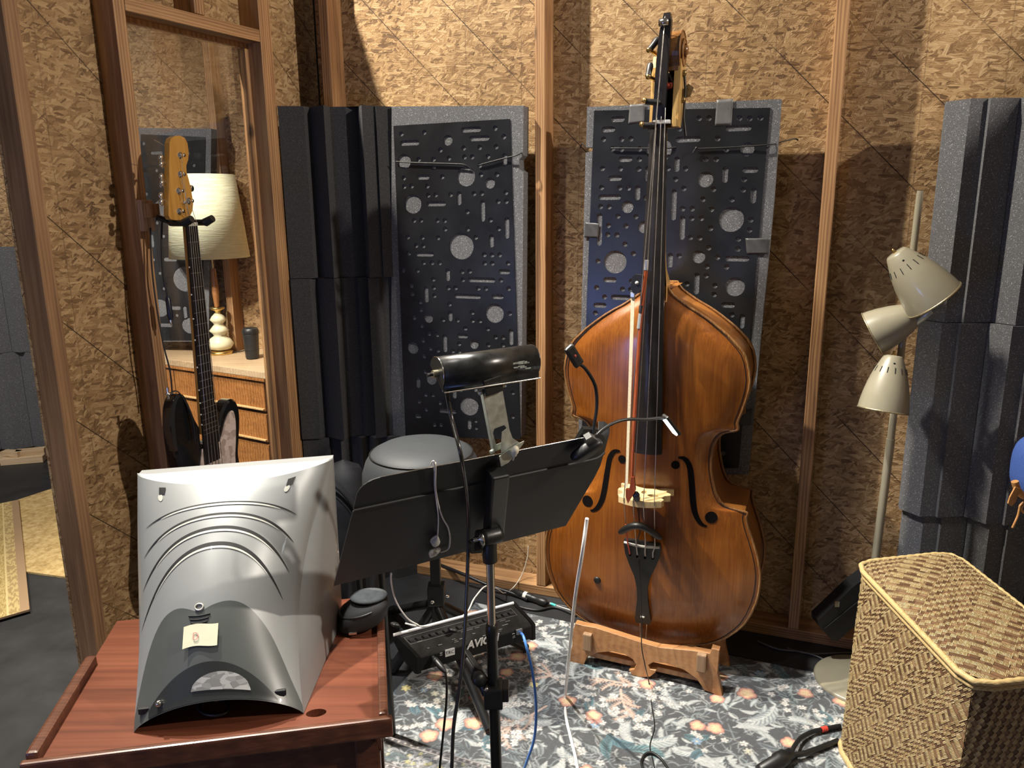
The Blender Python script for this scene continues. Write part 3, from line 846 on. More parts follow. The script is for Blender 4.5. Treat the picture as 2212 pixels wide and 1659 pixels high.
for v in VV:
    for i in range(NS + 1):
        s = -1 + 2 * i / NS
        s = math.copysign(1 - (1 - abs(s)) ** 1.25, s) if abs(s) > .5 else s * 1.0 * (1 - .5 ** 1.25) / .5
        u = s * wid(v)
        vs_.append(Bb(u, v, arch(u, v)))
        # darker, grimy finish around the bridge and under the fingerboard end, rosin band
        d = math.hypot(u / .14, (v - .61) / .10)
        wr = max(0, 1 - d) * .75
        wr = max(wr, max(0, 1 - math.hypot((u - .03) / .05, (v - 1.10) / .10)) * .8, max(0, (abs(s) - .95) / .05) * .35)
        wear.append(min(1, wr))
fs = []
for j in range(len(VV) - 1):
    for i in range(NS):
        a = j * (NS + 1) + i
        fs.append((a, a + 1, a + NS + 2, a + NS + 1))
mb.add(vs_, fs, True)
top = mb.build('front_plate', VARN, bass)
at = top.data.attributes.new('wear', 'FLOAT', 'POINT'); at.data.foreach_set('value', wear)
# ribs and back
def ribd(v):
    return -.195 if v < .93 else -.195 + .04 * (v - .93) / (BODY_L - .93)
mb = MB()
for sg in (-1, 1):
    a = [Bb(sg * (wid(v) - .006), v, .002) for v in VV]; b = [Bb(sg * (wid(v) - .006), v, ribd(v)) for v in VV]
    n = len(VV)
    mb.add(a + b, [((i, i + 1, n + i + 1, n + i) if sg < 0 else (i, n + i, n + i + 1, i + 1)) for i in range(n - 1)], True)
a0 = [Bb(-.035, 0.004, .002), Bb(.035, 0.004, .002), Bb(.035, 0.004, -.195), Bb(-.035, 0.004, -.195)]
mb.add(a0, [(0, 1, 2, 3)])
t1 = [Bb(x, BODY_L - .002, d) for x, d in ((-.05, .002), (.05, .002), (.05, ribd(BODY_L)), (-.05, ribd(BODY_L)))]
mb.add(t1, [(3, 2, 1, 0)])
mb.build('rib', RIBM, bass)
mb = MB()
vs_ = []; n = len(VV)
for v in VV:
    for s in (-1, -.5, 0, .5, 1):
        vs_.append(Bb(s * wid(v), v, ribd(v) - .004 - .006 * (1 - s * s)))
mb.add(vs_, [(j * 5 + i, (j + 1) * 5 + i, (j + 1) * 5 + i + 1, j * 5 + i + 1) for j in range(n - 1) for i in range(4)], True)
mb.build('back_plate', RIBM, bass)
ol = [Bb(wid(v), v, .001) for v in VV] + [Bb(-wid(v), v, .001) for v in VV[::-1]]
m = MB(); m.tube(ol, .0044, 6, closed=True); m.build('front_edge', EDGE, bass)
ol = [Bb(wid(v), v, ribd(v) - .003) for v in VV] + [Bb(-wid(v), v, ribd(v) - .003) for v in VV[::-1]]
m = MB(); m.tube(ol, .0045, 6, closed=True); m.build('back_edge', EDGE, bass)
# the seam of the purfling, a fine dark line inside the edge
pl = [Bb(wid(v) * .962, v, arch(wid(v) * .962, v) + .0003) for v in VV[3:-2]]
m = MB(); m.tube(pl, .0013, 4); pl = [Bb(-wid(v) * .962, v, arch(wid(v) * .962, v) + .0003) for v in VV[3:-2]]; m.tube(pl, .0013, 4)
m.build('purfling', EBONYM, bass)
# f-holes
FH = [(1467, 985, 4.0), (1477, 987, 8), (1485, 994, 10), (1491, 1008, 11), (1494, 1030, 11.5), (1496, 1055, 12), (1498, 1078, 12), (1501, 1098, 11.5), (1506, 1113, 10.5), (1513, 1125, 9), (1521, 1132, 6), (1528, 1134, 3.5)]
pts = []
for px, py, wd in FH:
    u, v = bpx(px, py, .02); pts.append((u, v, wd / 700))
ue, ve = bpx(1461, 1001, .02); le, lv = bpx(1537, 1116, .02)
for sg, nm in ((1, 'f_hole'), (-1, 'f_hole')):
    m = MB()
    cen = smooth_path([Vector((p[0], p[1], p[2])) for p in pts], 5)
    L = []; R = []
    for i, c in enumerate(cen):
        t = (cen[min(i + 1, len(cen) - 1)] - cen[max(i - 1, 0)]); t = Vector((t.x, t.y)).normalized()
        nx, ny = -t.y, t.x
        for lst, q in ((L, 1), (R, -1)):
            u = (c.x + nx * q * c.z / 2) * sg; v = c.y + ny * q * c.z / 2
            lst.append(Bb(u, v, arch(u, v) + .0012))
    k = len(cen)
    m.add(L + R, [((i, i + 1, k + i + 1, k + i) if sg > 0 else (i, k + i, k + i + 1, i + 1)) for i in range(k - 1)])
    for (u0, v0, r) in ((ue, ve, .0125), (le, lv, .0175)):
        ring = [Bb((u0 + r * math.cos(a)) * sg, v0 + r * math.sin(a), arch(u0 + r * math.cos(a), v0 + r * math.sin(a)) + .0013) for a in [2 * math.pi * i / 20 for i in range(20)]]
        m.add(ring, [tuple(range(20)) if sg > 0 else tuple(range(19, -1, -1))])
    m.build(nm, HOLE, bass)
# neck, heel, fingerboard
m = MB()
def neck_sec(v, hw, n0, dep):
    return [Bb(hw * math.cos(a), v, n0 - dep * math.sin(a)) for a in [math.pi * i / 10 for i in range(11)]]
secs = [neck_sec(1.10, .034, .03, .175), neck_sec(1.15, .034, .034, .165), neck_sec(1.19, .031, .036, .085), neck_sec(1.24, .029, .037, .045), neck_sec(1.40, .025, .038, .036), neck_sec(1.57, .022, .038, .034)]
vs_ = [p for s in secs for p in s]
m.add(vs_, [(j * 11 + i, (j + 1) * 11 + i, (j + 1) * 11 + i + 1, j * 11 + i + 1) for j in range(len(secs) - 1) for i in range(10)], True)
m.add(secs[0], [tuple(range(11))]); m.add(secs[-1], [tuple(range(10, -1, -1))])
m.build('neck', NECKM, bass)
NUTV = 1.578
def fb(u_, v):
    t = (v - .665) / (NUTV - .665)
    hw = .0445 + (.021 - .0445) * t
    n = .088 + (.052 - .088) * t
    return hw, n
m = MB()
def fgrid(a, b):
    v = .665 + (NUTV - .665) * b
    hw, n = fb(0, v)
    s = -1 + 2 * a
    return Bb(s * hw, v, n - .30 * hw * s * s)
m.grid(fgrid, 12, 24)
for s in (-1, 1):
    A = [fgrid(0 if s < 0 else 1, j / 24) for j in range(25)]
    Bk = [p - BNv * .016 for p in A]
    m.add(A + Bk, [((j, 25 + j, 26 + j, j + 1) if s > 0 else (j, j + 1, 26 + j, 25 + j)) for j in range(24)])
e = [fgrid(i / 12, 0) for i in range(13)]; e2 = [p - BNv * .016 for p in e]
m.add(e + e2, [(i, 13 + i, 14 + i, i + 1) for i in range(12)])
m.add([fgrid(0, 0) - BNv * .014, fgrid(1, 0) - BNv * .014, fgrid(1, 1) - BNv * .014, fgrid(0, 1) - BNv * .014], [(3, 2, 1, 0)])
m.build('fingerboard', EBONY, bass)
m = MB(); m.box(Bb(.010, NUTV + .004, .052), (.046, .014, .010), basis(BU, BNv, ZZ), ch=.002)
m.build('nut', mat_plain('nut_bone', (.55, .54, .52), .35), bass)
# bridge: outline in (u, n), extruded along the body
def bridge_outline():
    r = [(-.078, .030), (-.040, .030), (-.042, .040), (-.022, .052), (0, .058), (.022, .052), (.042, .040), (.040, .030), (.078, .030), (.079, .043), (.064, .050), (.060, .066), (.076, .078), (.077, .092), (.062, .100), (.056, .118), (.066, .130), (.062, .146)]
    topa = [(.062 - .124 * i / 12, .146 + .020 * math.sin(math.pi * i / 12)) for i in range(1, 12)]
    l = [(-.062, .146), (-.066, .130), (-.056, .118), (-.062, .100), (-.077, .092), (-.076, .078), (-.060, .066), (-.064, .050), (-.079, .043)]
    return r + topa + l
holes_b = [[(-.030 + .016 * math.cos(a) - .3 * .0, .108 + .010 * math.sin(a)) for a in [2 * math.pi * i / 14 for i in range(14)]], [(.030 + .016 * math.cos(a), .108 + .010 * math.sin(a)) for a in [2 * math.pi * i / 14 for i in range(14)]], [(0 + .008 * math.cos(a), .088 + .014 * math.sin(a)) for a in [2 * math.pi * i / 12 for i in range(12)]]]
vs_, fs = fill_plate([bridge_outline()] + holes_b, .018)
m = MB(); m.add([Bb(x, .532 + z, y) for x, y, z in vs_], fs); m.build('bridge', MAPLE, bass)
# tailpiece
def tp(v): return .046 + .062 * (v - .10) / .29
TPO = [(-.022, .100), (.022, .100), (.025, .115), (.022, .14), (.0165, .19), (.0165, .235), (.024, .275), (.040, .315), (.052, .350), (.056, .385), (.053, .398), (-.053, .398), (-.056, .385), (-.052, .350), (-.040, .315), (-.024, .275), (-.0165, .235), (-.0165, .19), (-.022, .14), (-.025, .115)]
vs_, fs = fill_plate([TPO], .012, .0)
m = MB(); m.add([Bb(x, y, tp(y) + z - .012 - 4.0 * x * x) for x, y, z in vs_], fs); 
tpo = m.build('tailpiece', EBONYM, bass)
m = MB(); m.tube([Bb(-.052 + .104 * i / 8, .388, tp(.388) + .0015 - 4 * (-.052 + .104 * i / 8) ** 2) for i in range(9)], .0042, 6); m.build('string_rest', mat_plain('bone', (.55, .54, .50), .4), tpo)
m = MB(); m.box(Bb(0, .128, tp(.128) + .001), (.012, .003, .004), basis(BU, BNv, ZZ)); m.build('inlay', WHITE, tpo)
m = MB()
for du in (-.010, .012): m.tube([Bb(du, .108, tp(.108) - .008), Bb(du * .7, .040, .034), Bb(du * .6, .004, .016), Bb(du * .5, -.012, -.02)], .0016, 6)
m.build('tail_wire', STEEL, bass)
m = MB(); m.prism([(-.036, -.004), (-.030, .018), (-.016, .014), (.016, .014), (.030, .018), (.036, -.004)], -.01, .016, lambda a, b, t: Bb(a, b, t)); m.build('saddle', EBONY, bass)
m = MB(); m.box(Bb(0, .006, .0175), (.040, .004, .012), basis(BU, BNv, ZZ), ch=.001); m.build('saddle_inlay', mat_plain('saddle_pale', (.6, .6, .6), .4), bass)
m = MB(); m.lathe([(.0, .000), (.011, .0), (.012, .004), (.0115, .024), (.008, .027), (0, .027)], 14, Bb(*bpx(1291, 1252, .03), .012), basis(BU, ZZ, BNv)); m.build('plate_plug', EBONYM, bass)
# strings
BRV = .541
ub = [-.044, -.015, .015, .044]; un = [-.0145, -.003, .009, .0195]
def nb(u): return .168 - 6.0 * u * u
xt = [Bb(*bpx(1437, 34, .075), .075), Bb(*bpx(1433, 75, .073), .073)]
for k in range(4):
    A = Bb(ub[k], BRV, nb(ub[k]))
    if k == 0: Bq = Bb(*bpx(1433, 75, .076), .076)
    else: Bq = Bb(un[k], NUTV + .002, .0595)
    m = MB(); m.tube([A, Bq], .00125 if k else .0017, 5)
    tpt = Bb(ub[k] * .92, .392, tp(.392) + .004 - 4 * (ub[k] * .9) ** 2)
    m.tube([A, tpt], .0011, 5)
    if k: m.tube([Bq, Bb(un[k] * .6, 1.66 + .03 * k, .012)], .001, 5)
    else: m.tube([Bq, Bb(*bpx(1437, 34, .070), .070), Bb(*bpx(1440, 60, .045), .045), Bb(.0, 1.74, .0)], .0015, 5)
    m.build('string', STEEL, bass)
    m = MB()
    f0, f1 = (.45, .03) if k == 0 else ((.18, .03) if k < 3 else (.12, .03))
    p0 = A.lerp(tpt, 1 - f0); p1 = A.lerp(tpt, .999)
    m.tube([p0, p1], .0022 if k == 0 else .0018, 6)
    m.tube([p1, Bb(ub[k] * .8, .372, tp(.372) + .004), Bb(ub[k] * .78, .350, tp(.35) - .002)], .002, 6)
    m.build('string_winding', REDW if k == 0 else mat_plain('string_silk', (.55, .50, .48), .6), bass)
    m = MB(); m.lathe([(.0, .0), (.004, .0), (.004, .004), (0, .005)], 10, Bb(ub[k] * .78, .350, tp(.35) + .001 - 4 * (ub[k] * .78) ** 2), basis(BU, ZZ, BNv)); m.build('string_hole', HOLE, tpo)
# rubber mute riding on the strings behind the bridge
m = MB()
arc = [(-.058 + .116 * i / 12, .430 + .040 * math.sin(math.pi * i / 12)) for i in range(13)]
m.tube([Bb(u, v, .150 - 8 * u * u) for u, v in arc], [.010] + [.013] * 11 + [.010], 8, flat=.8)
m.build('rubber_mute', BLACK, bass)
m = MB(); p = Bb(-.004, .556, .166); m.lathe([(0, 0), (.009, 0), (.0105, .006), (.009, .010), (.0105, .022), (.008, .030), (0, .031)], 14, p, along(ZZ * .8 + BNv * .6)); m.tube([p, Bb(-.004, .545, .14)], .003, 6)
m.build('bridge_pickup', mat_plain('blue_black_rubber', (.012, .018, .035), .3), bass)
m = MB(); m.tube(smooth_path([Bb(-.004, .555, .16), Bb(-.004, .50, .135), Bb(-.002, .44, .12), Bb(-.012, .40, .10), Bb(-.006, .34, .06)]), .0018, 6); m.build('pickup_lead', RUBBER, bass)
# pegbox, scroll
m = MB()
VP = 1.722
for s0, s1 in ((.036, .052), (-.024, -.012)):
    m.prism([(NUTV - .008, .050), (NUTV + .07, .044), (VP, .034), (VP + .03, .020), (VP + .01, -.034), (NUTV + .08, -.034), (NUTV - .008, -.006)], s0, s1, lambda a, b, t: Bb(t, a, b))
m.prism([(NUTV - .008, -.006), (NUTV + .08, -.034), (VP + .01, -.034), (VP + .01, -.022), (NUTV + .08, -.022), (NUTV - .008, .010)], -.014, .040, lambda a, b, t: Bb(t, a, b))
m.build('pegbox', NECKM, bass)
m = MB(); m.box(Bb(.012, NUTV + .066, .004), (.048, .026, .130), basis(BU, BNv, ZZ)); m.build('pegbox_hollow', HOLE, bass)
m = MB()
cu_, cv, cn = .033, 1.766, -.004
N_ = 72
sp = []
for i in range(N_ + 1):
    k = i / N_
    sp.append((-1.9 + 2.2 * 2 * math.pi * k, .049 * (1 - k) ** .85 + .010, k))
vs_ = []
for a, r, k in sp:
    hw = .016 + .012 * k ** 1.1
    r2 = max(.004, r * .60)
    for rr, uu in ((r2, -hw), (r, -hw * .9), (r, hw * .9), (r2, hw)):
        vs_.append(Bb(cu_ + uu, cv + rr * math.sin(a), cn + rr * math.cos(a)))
fs = []
for i in range(len(sp) - 1):
    for q in range(4):
        q2 = (q + 1) % 4
        fs.append((i * 4 + q, i * 4 + q2, (i + 1) * 4 + q2, (i + 1) * 4 + q))
m.add(vs_, fs, False)
m.lathe([(0, -.030), (.011, -.030), (.013, -.025), (.013, .025), (.011, .030), (0, .030)], 18, Bb(cu_, cv, cn), along(BU))
m.prism([(VP - .010, .036), (cv - .01, .040), (cv + .03, .020), (cv, -.03), (VP - .010, -.034)], cu_ - .016, cu_ + .013, lambda a, b, t: Bb(t, a, b))
m.build('scroll', mat_varnish('scroll_varnish', (.08, .028, .006), (.20, .085, .022), (.36, .18, .055)), bass, weld=True)
m = MB(); m.tube([Bb(cu_ + (.016 + .012 * k ** 1.1) * .9, cv + r * math.sin(a), cn + r * math.cos(a)) for a, r, k in sp], .0022, 6); m.build('scroll_edge', EDGE, bass)
# fingerboard extension with its key levers
m = MB()
ext = []
for px, py, n, w_ in ((1420, 276, .052, .016), (1424, 225, .058, .016), (1430, 130, .066, .015), (1436, 70, .070, .0145), (1440, 42, .072, .012), (1441, 27, .070, .008)):
    ext.append((bpx(px, py, n), n, w_))
V1 = []
for (u, v), n, w_ in ext:
    V1 += [Bb(u - w_, v, n), Bb(u + w_, v, n), Bb(u + w_, v, n - .020), Bb(u - w_, v, n - .020)]
m.add(V1, [(j * 4 + q, j * 4 + (q + 1) % 4, j * 4 + 4 + (q + 1) % 4, j * 4 + 4 + q) for j in range(len(ext) - 1) for q in range(4)])
m.add(V1[-4:], [(0, 1, 2, 3)]); m.add(V1[:4], [(3, 2, 1, 0)])
m.build('extension', EBONY, bass)
m = MB(); m.lathe([(.0, -.012), (.010, -.012), (.010, .012), (0, .012)], 14, Bb(*bpx(1434, 48, .074), .074), along(BU)); m.build('extension_pulley', CHROME, bass)
for (a, b, nn) in (((1389, 271), (1416, 270), .070), ((1394, 219), (1424, 221), .074), ((1400, 165), (1404, 136), .060), ((1403, 108), (1421, 81), .060)):
    pa_ = Bb(*bpx(*a, nn), nn); pb_ = Bb(*bpx(*b, nn), nn - .01)
    m = MB(); m.tube([pa_, pa_.lerp(pb_, .3), pa_.lerp(pb_, .8), pb_], [.0082, .0078, .0088, .0065], 10); k_ = m.build('extension_key', BLACK, bass)
    m = MB(); dr = (pa_ - pb_).normalized(); dd = (dr + Vector((-.2, -.8, .2))).normalized(); m.lathe([(0, .004), (.0062, .004), (.0064, -.002), (0, -.002)], 14, pa_ + dr * .004 + Vector((0, -.006, .002)), along(dd)); m.build('key_cap', BRASS, k_)
    if a[1] < 180:
        m = MB(); m.tube([pa_, Bb(bpx(1420, a[1], .04)[0], bpx(1420, a[1] + 8, .04)[1], .03)], .005, 8); m.build('key_shaft', BRASS, k_)
AGED = mat_plain('aged_brass', (.30, .21, .09), .42, .8, var=.4, scale=80, bump=.02)
# machine heads on the right
for px, py in ((1476, 158), (1474, 216)):
    c_ = Bb(*bpx(px, py, .0), .0)
    m = MB(); m.tube([Bb(.045, (c_ - BO).z, .0), c_ + BU * .005], .005, 8); m.lathe([(.0, -.010), (.006, -.008), (.008, -.003), (.008, .005), (.006, .008), (0, .010)], 14, c_, along(BU)); m.build('machine_gear', AGED, bass)
c_ = Bb(*bpx(1482, 197, .0), -.01)
m = MB(); m.prism([(-.014, -.018), (.010, -.012), (.018, .010), (.004, .020), (-.012, .004)], -.003, .003, lambda a, b, t: c_ + BU * a + ZZ * b + BNv * t); m.build('tuning_key', AGED, bass)
m = MB(); m.tube([Bb(.056, NUTV + .13, .0), Bb(.060, NUTV + .09, -.002), Bb(.058, NUTV + .02, -.002), Bb(.066, NUTV - .03, .0)], .0035, 6); m.build('tuning_worm', BLACKM, bass)
m = MB(); c_ = Bb(*bpx(1440, 186, .030), .030); m.tube([c_ - BU * .014, c_, c_ + BU * .014], [.006, .009, .007], 10); m.tube(smooth_path([c_, Bb(-.004, NUTV + .13, .03), Bb(.0, NUTV + .15, .02)]), .0012, 5); m.build('string_coil', REDW, bass)

# bow tucked behind the strings
BOWW = mat_wood('pernambuco', (.13, .025, .008), (.28, .055, .018), (.40, .10, .03), rough=.3, knots=False, scale=3, coat=.4)
def bq(px, py, n): return Bb(*bpx(px, py, n), n)
bow = thing('bass_bow', 'bass bow with dark frog and pale hair hanging tip down along the strings', 'bow', bq(1363, 1085, .19))
m = MB(); m.tube(smooth_path([bq(1396, 585, .105), bq(1387, 660, .115), bq(1379, 760, .135), bq(1372, 880, .160), bq(1367, 980, .176), bq(1365, 1040, .183)], 5), [.0052] * 8 + [.005] * 10 + [.0042] * 8, 8); m.build('stick', BOWW, bow)
m = MB(); m.tube([bq(1397, 562, .105), bq(1395.5, 583, .105)], .0058, 10); m.build('end_button', mat_plain('silver_button', (.72, .73, .72), .3, .7), bow)
m = MB(); m.tube([bq(1385.5, 660, .1155), bq(1384, 676, .118)], .0062, 10); m.build('grip', BLACK, bow)
m = MB(); m.tube([bq(1383.5, 678, .1185), bq(1380, 710, .125)], .0059, 10); m.build('grip_winding', mat_plain('silver_winding', (.68, .69, .69), .35, .7, scale=400), bow)
m = MB(); fpx = [(1366, 598), (1372, 593), (1390, 594), (1388, 620), (1381, 633), (1368, 633), (1363, 622)]
poly = [bpx(*q, .108) for q in fpx]
m.prism(poly, .096, .112, lambda a, b, t: Bb(a, b, t)); fr = m.build('frog', EBONYM, bow)
m = MB(); m.lathe([(0, .0), (.0048, 0), (.0048, .002), (0, .0022)], 14, Bb(*bpx(1376, 611, .112), .112), basis(BU, ZZ, BNv)); m.build('pearl_eye', WHITE, fr)
m = MB(); m.box(Bb(*bpx(1367, 637, .106), .106), (.012, .012, .014), basis(BU, BNv, ZZ), ch=.002); m.build('ferrule', mat_plain('silver_ferrule', (.75, .78, .8), .3, .7), fr)
m = MB()
A = [bq(1363, 640, .107), bq(1371, 640, .107)]; Bk = [bq(1350.5, 1052, .186), bq(1356, 1052, .186)]
m.add([A[0], A[1], Bk[1], Bk[0]] + [p - BNv * .002 for p in (A[0], A[1], Bk[1], Bk[0])], [(0, 1, 2, 3), (7, 6, 5, 4), (0, 4, 5, 1), (1, 5, 6, 2), (2, 6, 7, 3), (3, 7, 4, 0)])
m.build('bow_hair', mat_plain('bow_hair', (.72, .64, .45), .5, var=.1, scale=200), bow)
m = MB(); poly = [bpx(*q, .186) for q in ((1352, 1056), (1360, 1056), (1364, 1030), (1370, 1030), (1373, 1060), (1366, 1072), (1357, 1087), (1352, 1072))]
m.prism(poly, .178, .190, lambda a, b, t: Bb(a, b, t)); m.build('bow_head', BOWW, bow)

# wooden floor stand that carries the bass
STW = mat_wood('stand_cherry', (.30, .135, .05), (.44, .215, .085), (.54, .29, .125), rough=.42, axis=0, knots=False, rings=.35, coat=.2)
fL = P_z(1240, 1432); fR = P_z(1558, 1505)
SD = (fR - fL).normalized(); SNn = Vector((SD.y, -SD.x, 0)); SL = (fR - fL).length
SO = fL
stand = thing('bass_stand', 'low arched cherry wood stand under the double bass', 'instrument stand', SO + SD * SL / 2)
def Ss(a, z, d): return SO + SD * a + SNn * d + ZZ * z
def spx(px, py, d=0.0):
    p = P_pl(px, py, SO + SNn * d, SNn) - SO
    return p.dot(SD), p.z
fp = [(1228, 1432), (1260, 1437), (1268, 1418), (1290, 1409), (1322, 1406), (1350, 1412), (1368, 1424), (1375, 1436), (1370, 1446), (1360, 1448), (1366, 1457), (1384, 1462), (1404, 1461), (1415, 1452), (1416, 1448), (1404, 1446), (1399, 1436), (1412, 1429), (1440, 1432), (1478, 1446), (1506, 1466), (1522, 1490), (1560, 1505), (1549, 1455), (1553, 1405), (1538, 1401), (1534, 1412), (1500, 1406), (1425, 1399), (1395, 1391), (1345, 1375), (1285, 1356), (1262, 1352), (1243, 1347), (1237, 1370), (1237, 1395)]
poly = [spx(*q) for q in fp][::-1]
poly = [(a, max(z, .0005)) for a, z in poly]
vs_, fs = fill_plate([poly], .022, .0012)
m = MB(); m.add([Ss(x, y, z - .022) for x, y, z in vs_], fs); m.build('front_board', STW, stand)
def under_bass(a, d):
    """height of the bass's lower outline above a point of the stand"""
    u = abs((Ss(a, 0, d) - BO).dot(BU))
    for v_, w_ in OUT:
        if w_ >= u: return BO.z + v_
        if v_ > .27: break
    return BO.z + .27
rp = []
for (a_, z_), (b_, y_) in zip(poly, poly[1:] + poly[:1]):
    k = max(1, int(math.hypot(b_ - a_, y_ - z_) / .012))
    rp += [(a_ + (b_ - a_) * t / k, z_ + (y_ - z_) * t / k) for t in range(k)]
rp = [(a_, min(z_, under_bass(a_, -.17) - .006)) for a_, z_ in rp]
vs_, fs = fill_plate([rp], .022)
m = MB(); m.add([Ss(x, y, z - .022 - .16) for x, y, z in vs_], fs); m.build('rear_board', STW, stand)
m = MB(); m.box(Ss(SL * .5, .03, -.10), (SL * .8, .16, .018), basis(SD, SNn, ZZ), ch=.003); m.build('cross_board', STW, stand)
PADM = mat_wood('worn_pad', (.20, .12, .06), (.33, .21, .12), (.46, .33, .2), rough=.8, knots=False, rings=.1)
for px, py, d in ((1270, 1385, .004), (1516, 1430, .004), (1290, 1380, -.165), (1530, 1425, -.165)):
    a, z = spx(px, py, d)
    if d < 0: z = min(z, under_bass(a, d) - .036)
    m = MB(); m.box(Ss(a, z, d - .008), (.028, .042, .058), basis(SD, SNn, ZZ), ch=.004); m.build('pad', PADM, stand)

# ---------------------------------------------------------------- music stand
TLd = P_z(778, 1042, 1.0); TRd = P_z(1342, 932, 1.0); BLd = P_z(760, 1258, .73)
DX = (TRd - TLd).normalized(); DW = (TRd - TLd).length
_dy = (BLd - TLd); _dy = _dy - DX * _dy.dot(DX); DH = .325; DY = _dy.normalized()      # down the desk
DN = DX.cross(DY)
if DN.y > 0: DN = -DN                                                     # towards the camera side
DHN = Vector((DX.y, -DX.x, 0)).normalized()
if DHN.y > 0: DHN = -DHN
def Dk(a, b, n=0.0): return TLd + DX * a + DY * b + DN * n
def dpx(px, py, n=0.0):
    p = P_pl(px, py, TLd + DN * n, DN) - TLd
    return p.dot(DX), p.dot(DY)
def Dq(px, py, n): return Dk(*dpx(px, py, n), n)
S0 = Dq(1060, 1158, .045)
stand2 = thing('music_stand', 'black metal music stand with a broad solid desk and chrome upper pole', 'music stand', (S0.x, S0.y, 0))
def rounded(w_, h_, r, n=6, sk=0.0):
    out = []
    for cx_, cy_, a0 in ((w_ - r, h_ - r, 0), (r, h_ - r, 90), (r, r, 180), (w_ - r, r, 270)):
        for k in range(n + 1):
            a = math.radians(a0 + 90 * k / n)
            out.append((cx_ + r * math.cos(a), cy_ + r * math.sin(a)))
    return out
m = MB()
# the desk: folded sheet, upper flange slightly bent
def desk_fn(u, v):
    a = DW * u; b = DH * v
    r = .035
    if b < r:                              # rounded upper corners
        ins = r - math.sqrt(max(0, r * r - (r - b) ** 2))
        a = ins + (DW - 2 * ins) * u
    n = 0.0
    if b < .075: n = (.075 - b) * -.035
    n += .0025 if .075 < b < .080 else 0
    n -= .03 * max(0, (u - .93) / .07) ** 2 * max(0, 1 - b / .12)
    return Dk(a, b, n)
VB = [0, .002, .006, .012, .02, .03, .045, .060, .0745, .0755, .0795, .0805, .11, .15, .2, .26, .325]
vs_ = [desk_fn(i / 40, b / DH) for b in VB for i in range(41)]
m.add(vs_, [(j * 41 + i, j * 41 + i + 1, (j + 1) * 41 + i + 1, (j + 1) * 41 + i) for j in range(len(VB) - 1) for i in range(40)], False)
dk = m.build('desk', DESKM, stand2, weld=True)
md = dk.modifiers.new('thick', 'SOLIDIFY'); md.thickness = .002; md.offset = 0
m = MB(); m.tube([desk_fn(i / 40, 0) for i in range(41)], .0009, 5); m.build('desk_rim', CHROME, stand2)
m = MB()
q = [Dk(.03, DH, .0), Dk(DW - .03, DH, .0), Dk(DW - .03, DH, -.055), Dk(.03, DH, -.055)]
m.add(q + [p + DY * .002 for p in q], [(0, 1, 2, 3), (7, 6, 5, 4), (0, 4, 5, 1), (1, 5, 6, 2), (2, 6, 7, 3), (3, 7, 4, 0)])
m.build('desk_ledge', DESKM, stand2)
# bracket up the back of the desk, swivel and poles
m = MB()
a0, b0 = dpx(1078, 1022, .02); a1, b1 = dpx(1063, 1150, .02)
cA = Dk(a0, b0, .016); cB = Dk(a1, b1, .026)
ax = (cB - cA).normalized(); Mx = basis(DX, ax.cross(DX), ax)
m.box((cA + cB) / 2, (.036, .030, (cB - cA).length), Mx, ch=.004)
m.build('bracket', BLACKM, stand2)
m = MB(); m.lathe([(0, -.020), (.0165, -.020), (.0175, -.014), (.0175, .014), (.0165, .020), (0, .020)], 20, S0, along(DX)); m.build('swivel', BLACKM, stand2)
m = MB(); m.lathe([(0, -.0015), (.018, -.0015), (.018, .0015), (.004, .002), (.004, .014), (0, .015)], 20, S0 - DX * .024, along(-DX)); m.lathe([(0, 0), (.006, 0), (.006, .005), (0, .006)], 6, S0 + DX * .021, along(DX)); m.build('swivel_bolt', CHROME, stand2)
m = MB(); m.prism([(-.012, -.012), (.010, -.016), (.016, .004), (.004, .016), (-.014, .008)], -.006, .006, lambda a, b, t: Dq(1027, 1178, .05) + DX * a + ZZ * b + DHN * t); m.build('wing_knob', BLACKM, stand2)
S1 = P_y(1058, 1200, S0.y); S2 = P_y(1062, 1352, S0.y); S3 = P_y(1074, 1700, S0.y)
S4 = S2 + (S3 - S2) * ((S2.z - .03) / (S2.z - S3.z))
m = MB(); m.tube([S0, S1 + ZZ * .012, S1, P_y(1059, 1213, S0.y)], [.012, .014, .0145, .0140], 16); m.build('pole_socket', BLACKM, stand2)
m = MB(); m.tube([P_y(1059, 1211, S0.y), S2 - ZZ * .03], .0082, 16); m.build('inner_pole', CHROME, stand2)
m = MB(); m.tube([S2 + ZZ * .004, S2, S2 - ZZ * .02, S2 - ZZ * .024, S4], [.0105, .0125, .0125, .0112, .0118], 18); m.build('outer_pole', BLACKM, stand2)
for k in range(3):
    a = math.radians(-100 + 120 * k)
    dr = Vector((math.cos(a), math.sin(a), 0))
    m = MB(); m.tube([Vector((S4.x, S4.y, .10)), Vector((S4.x, S4.y, .085)) + dr * .05, Vector((S4.x, S4.y, .014)) + dr * .26], .009, 8)
    m.build('leg', BLACKM, stand2)
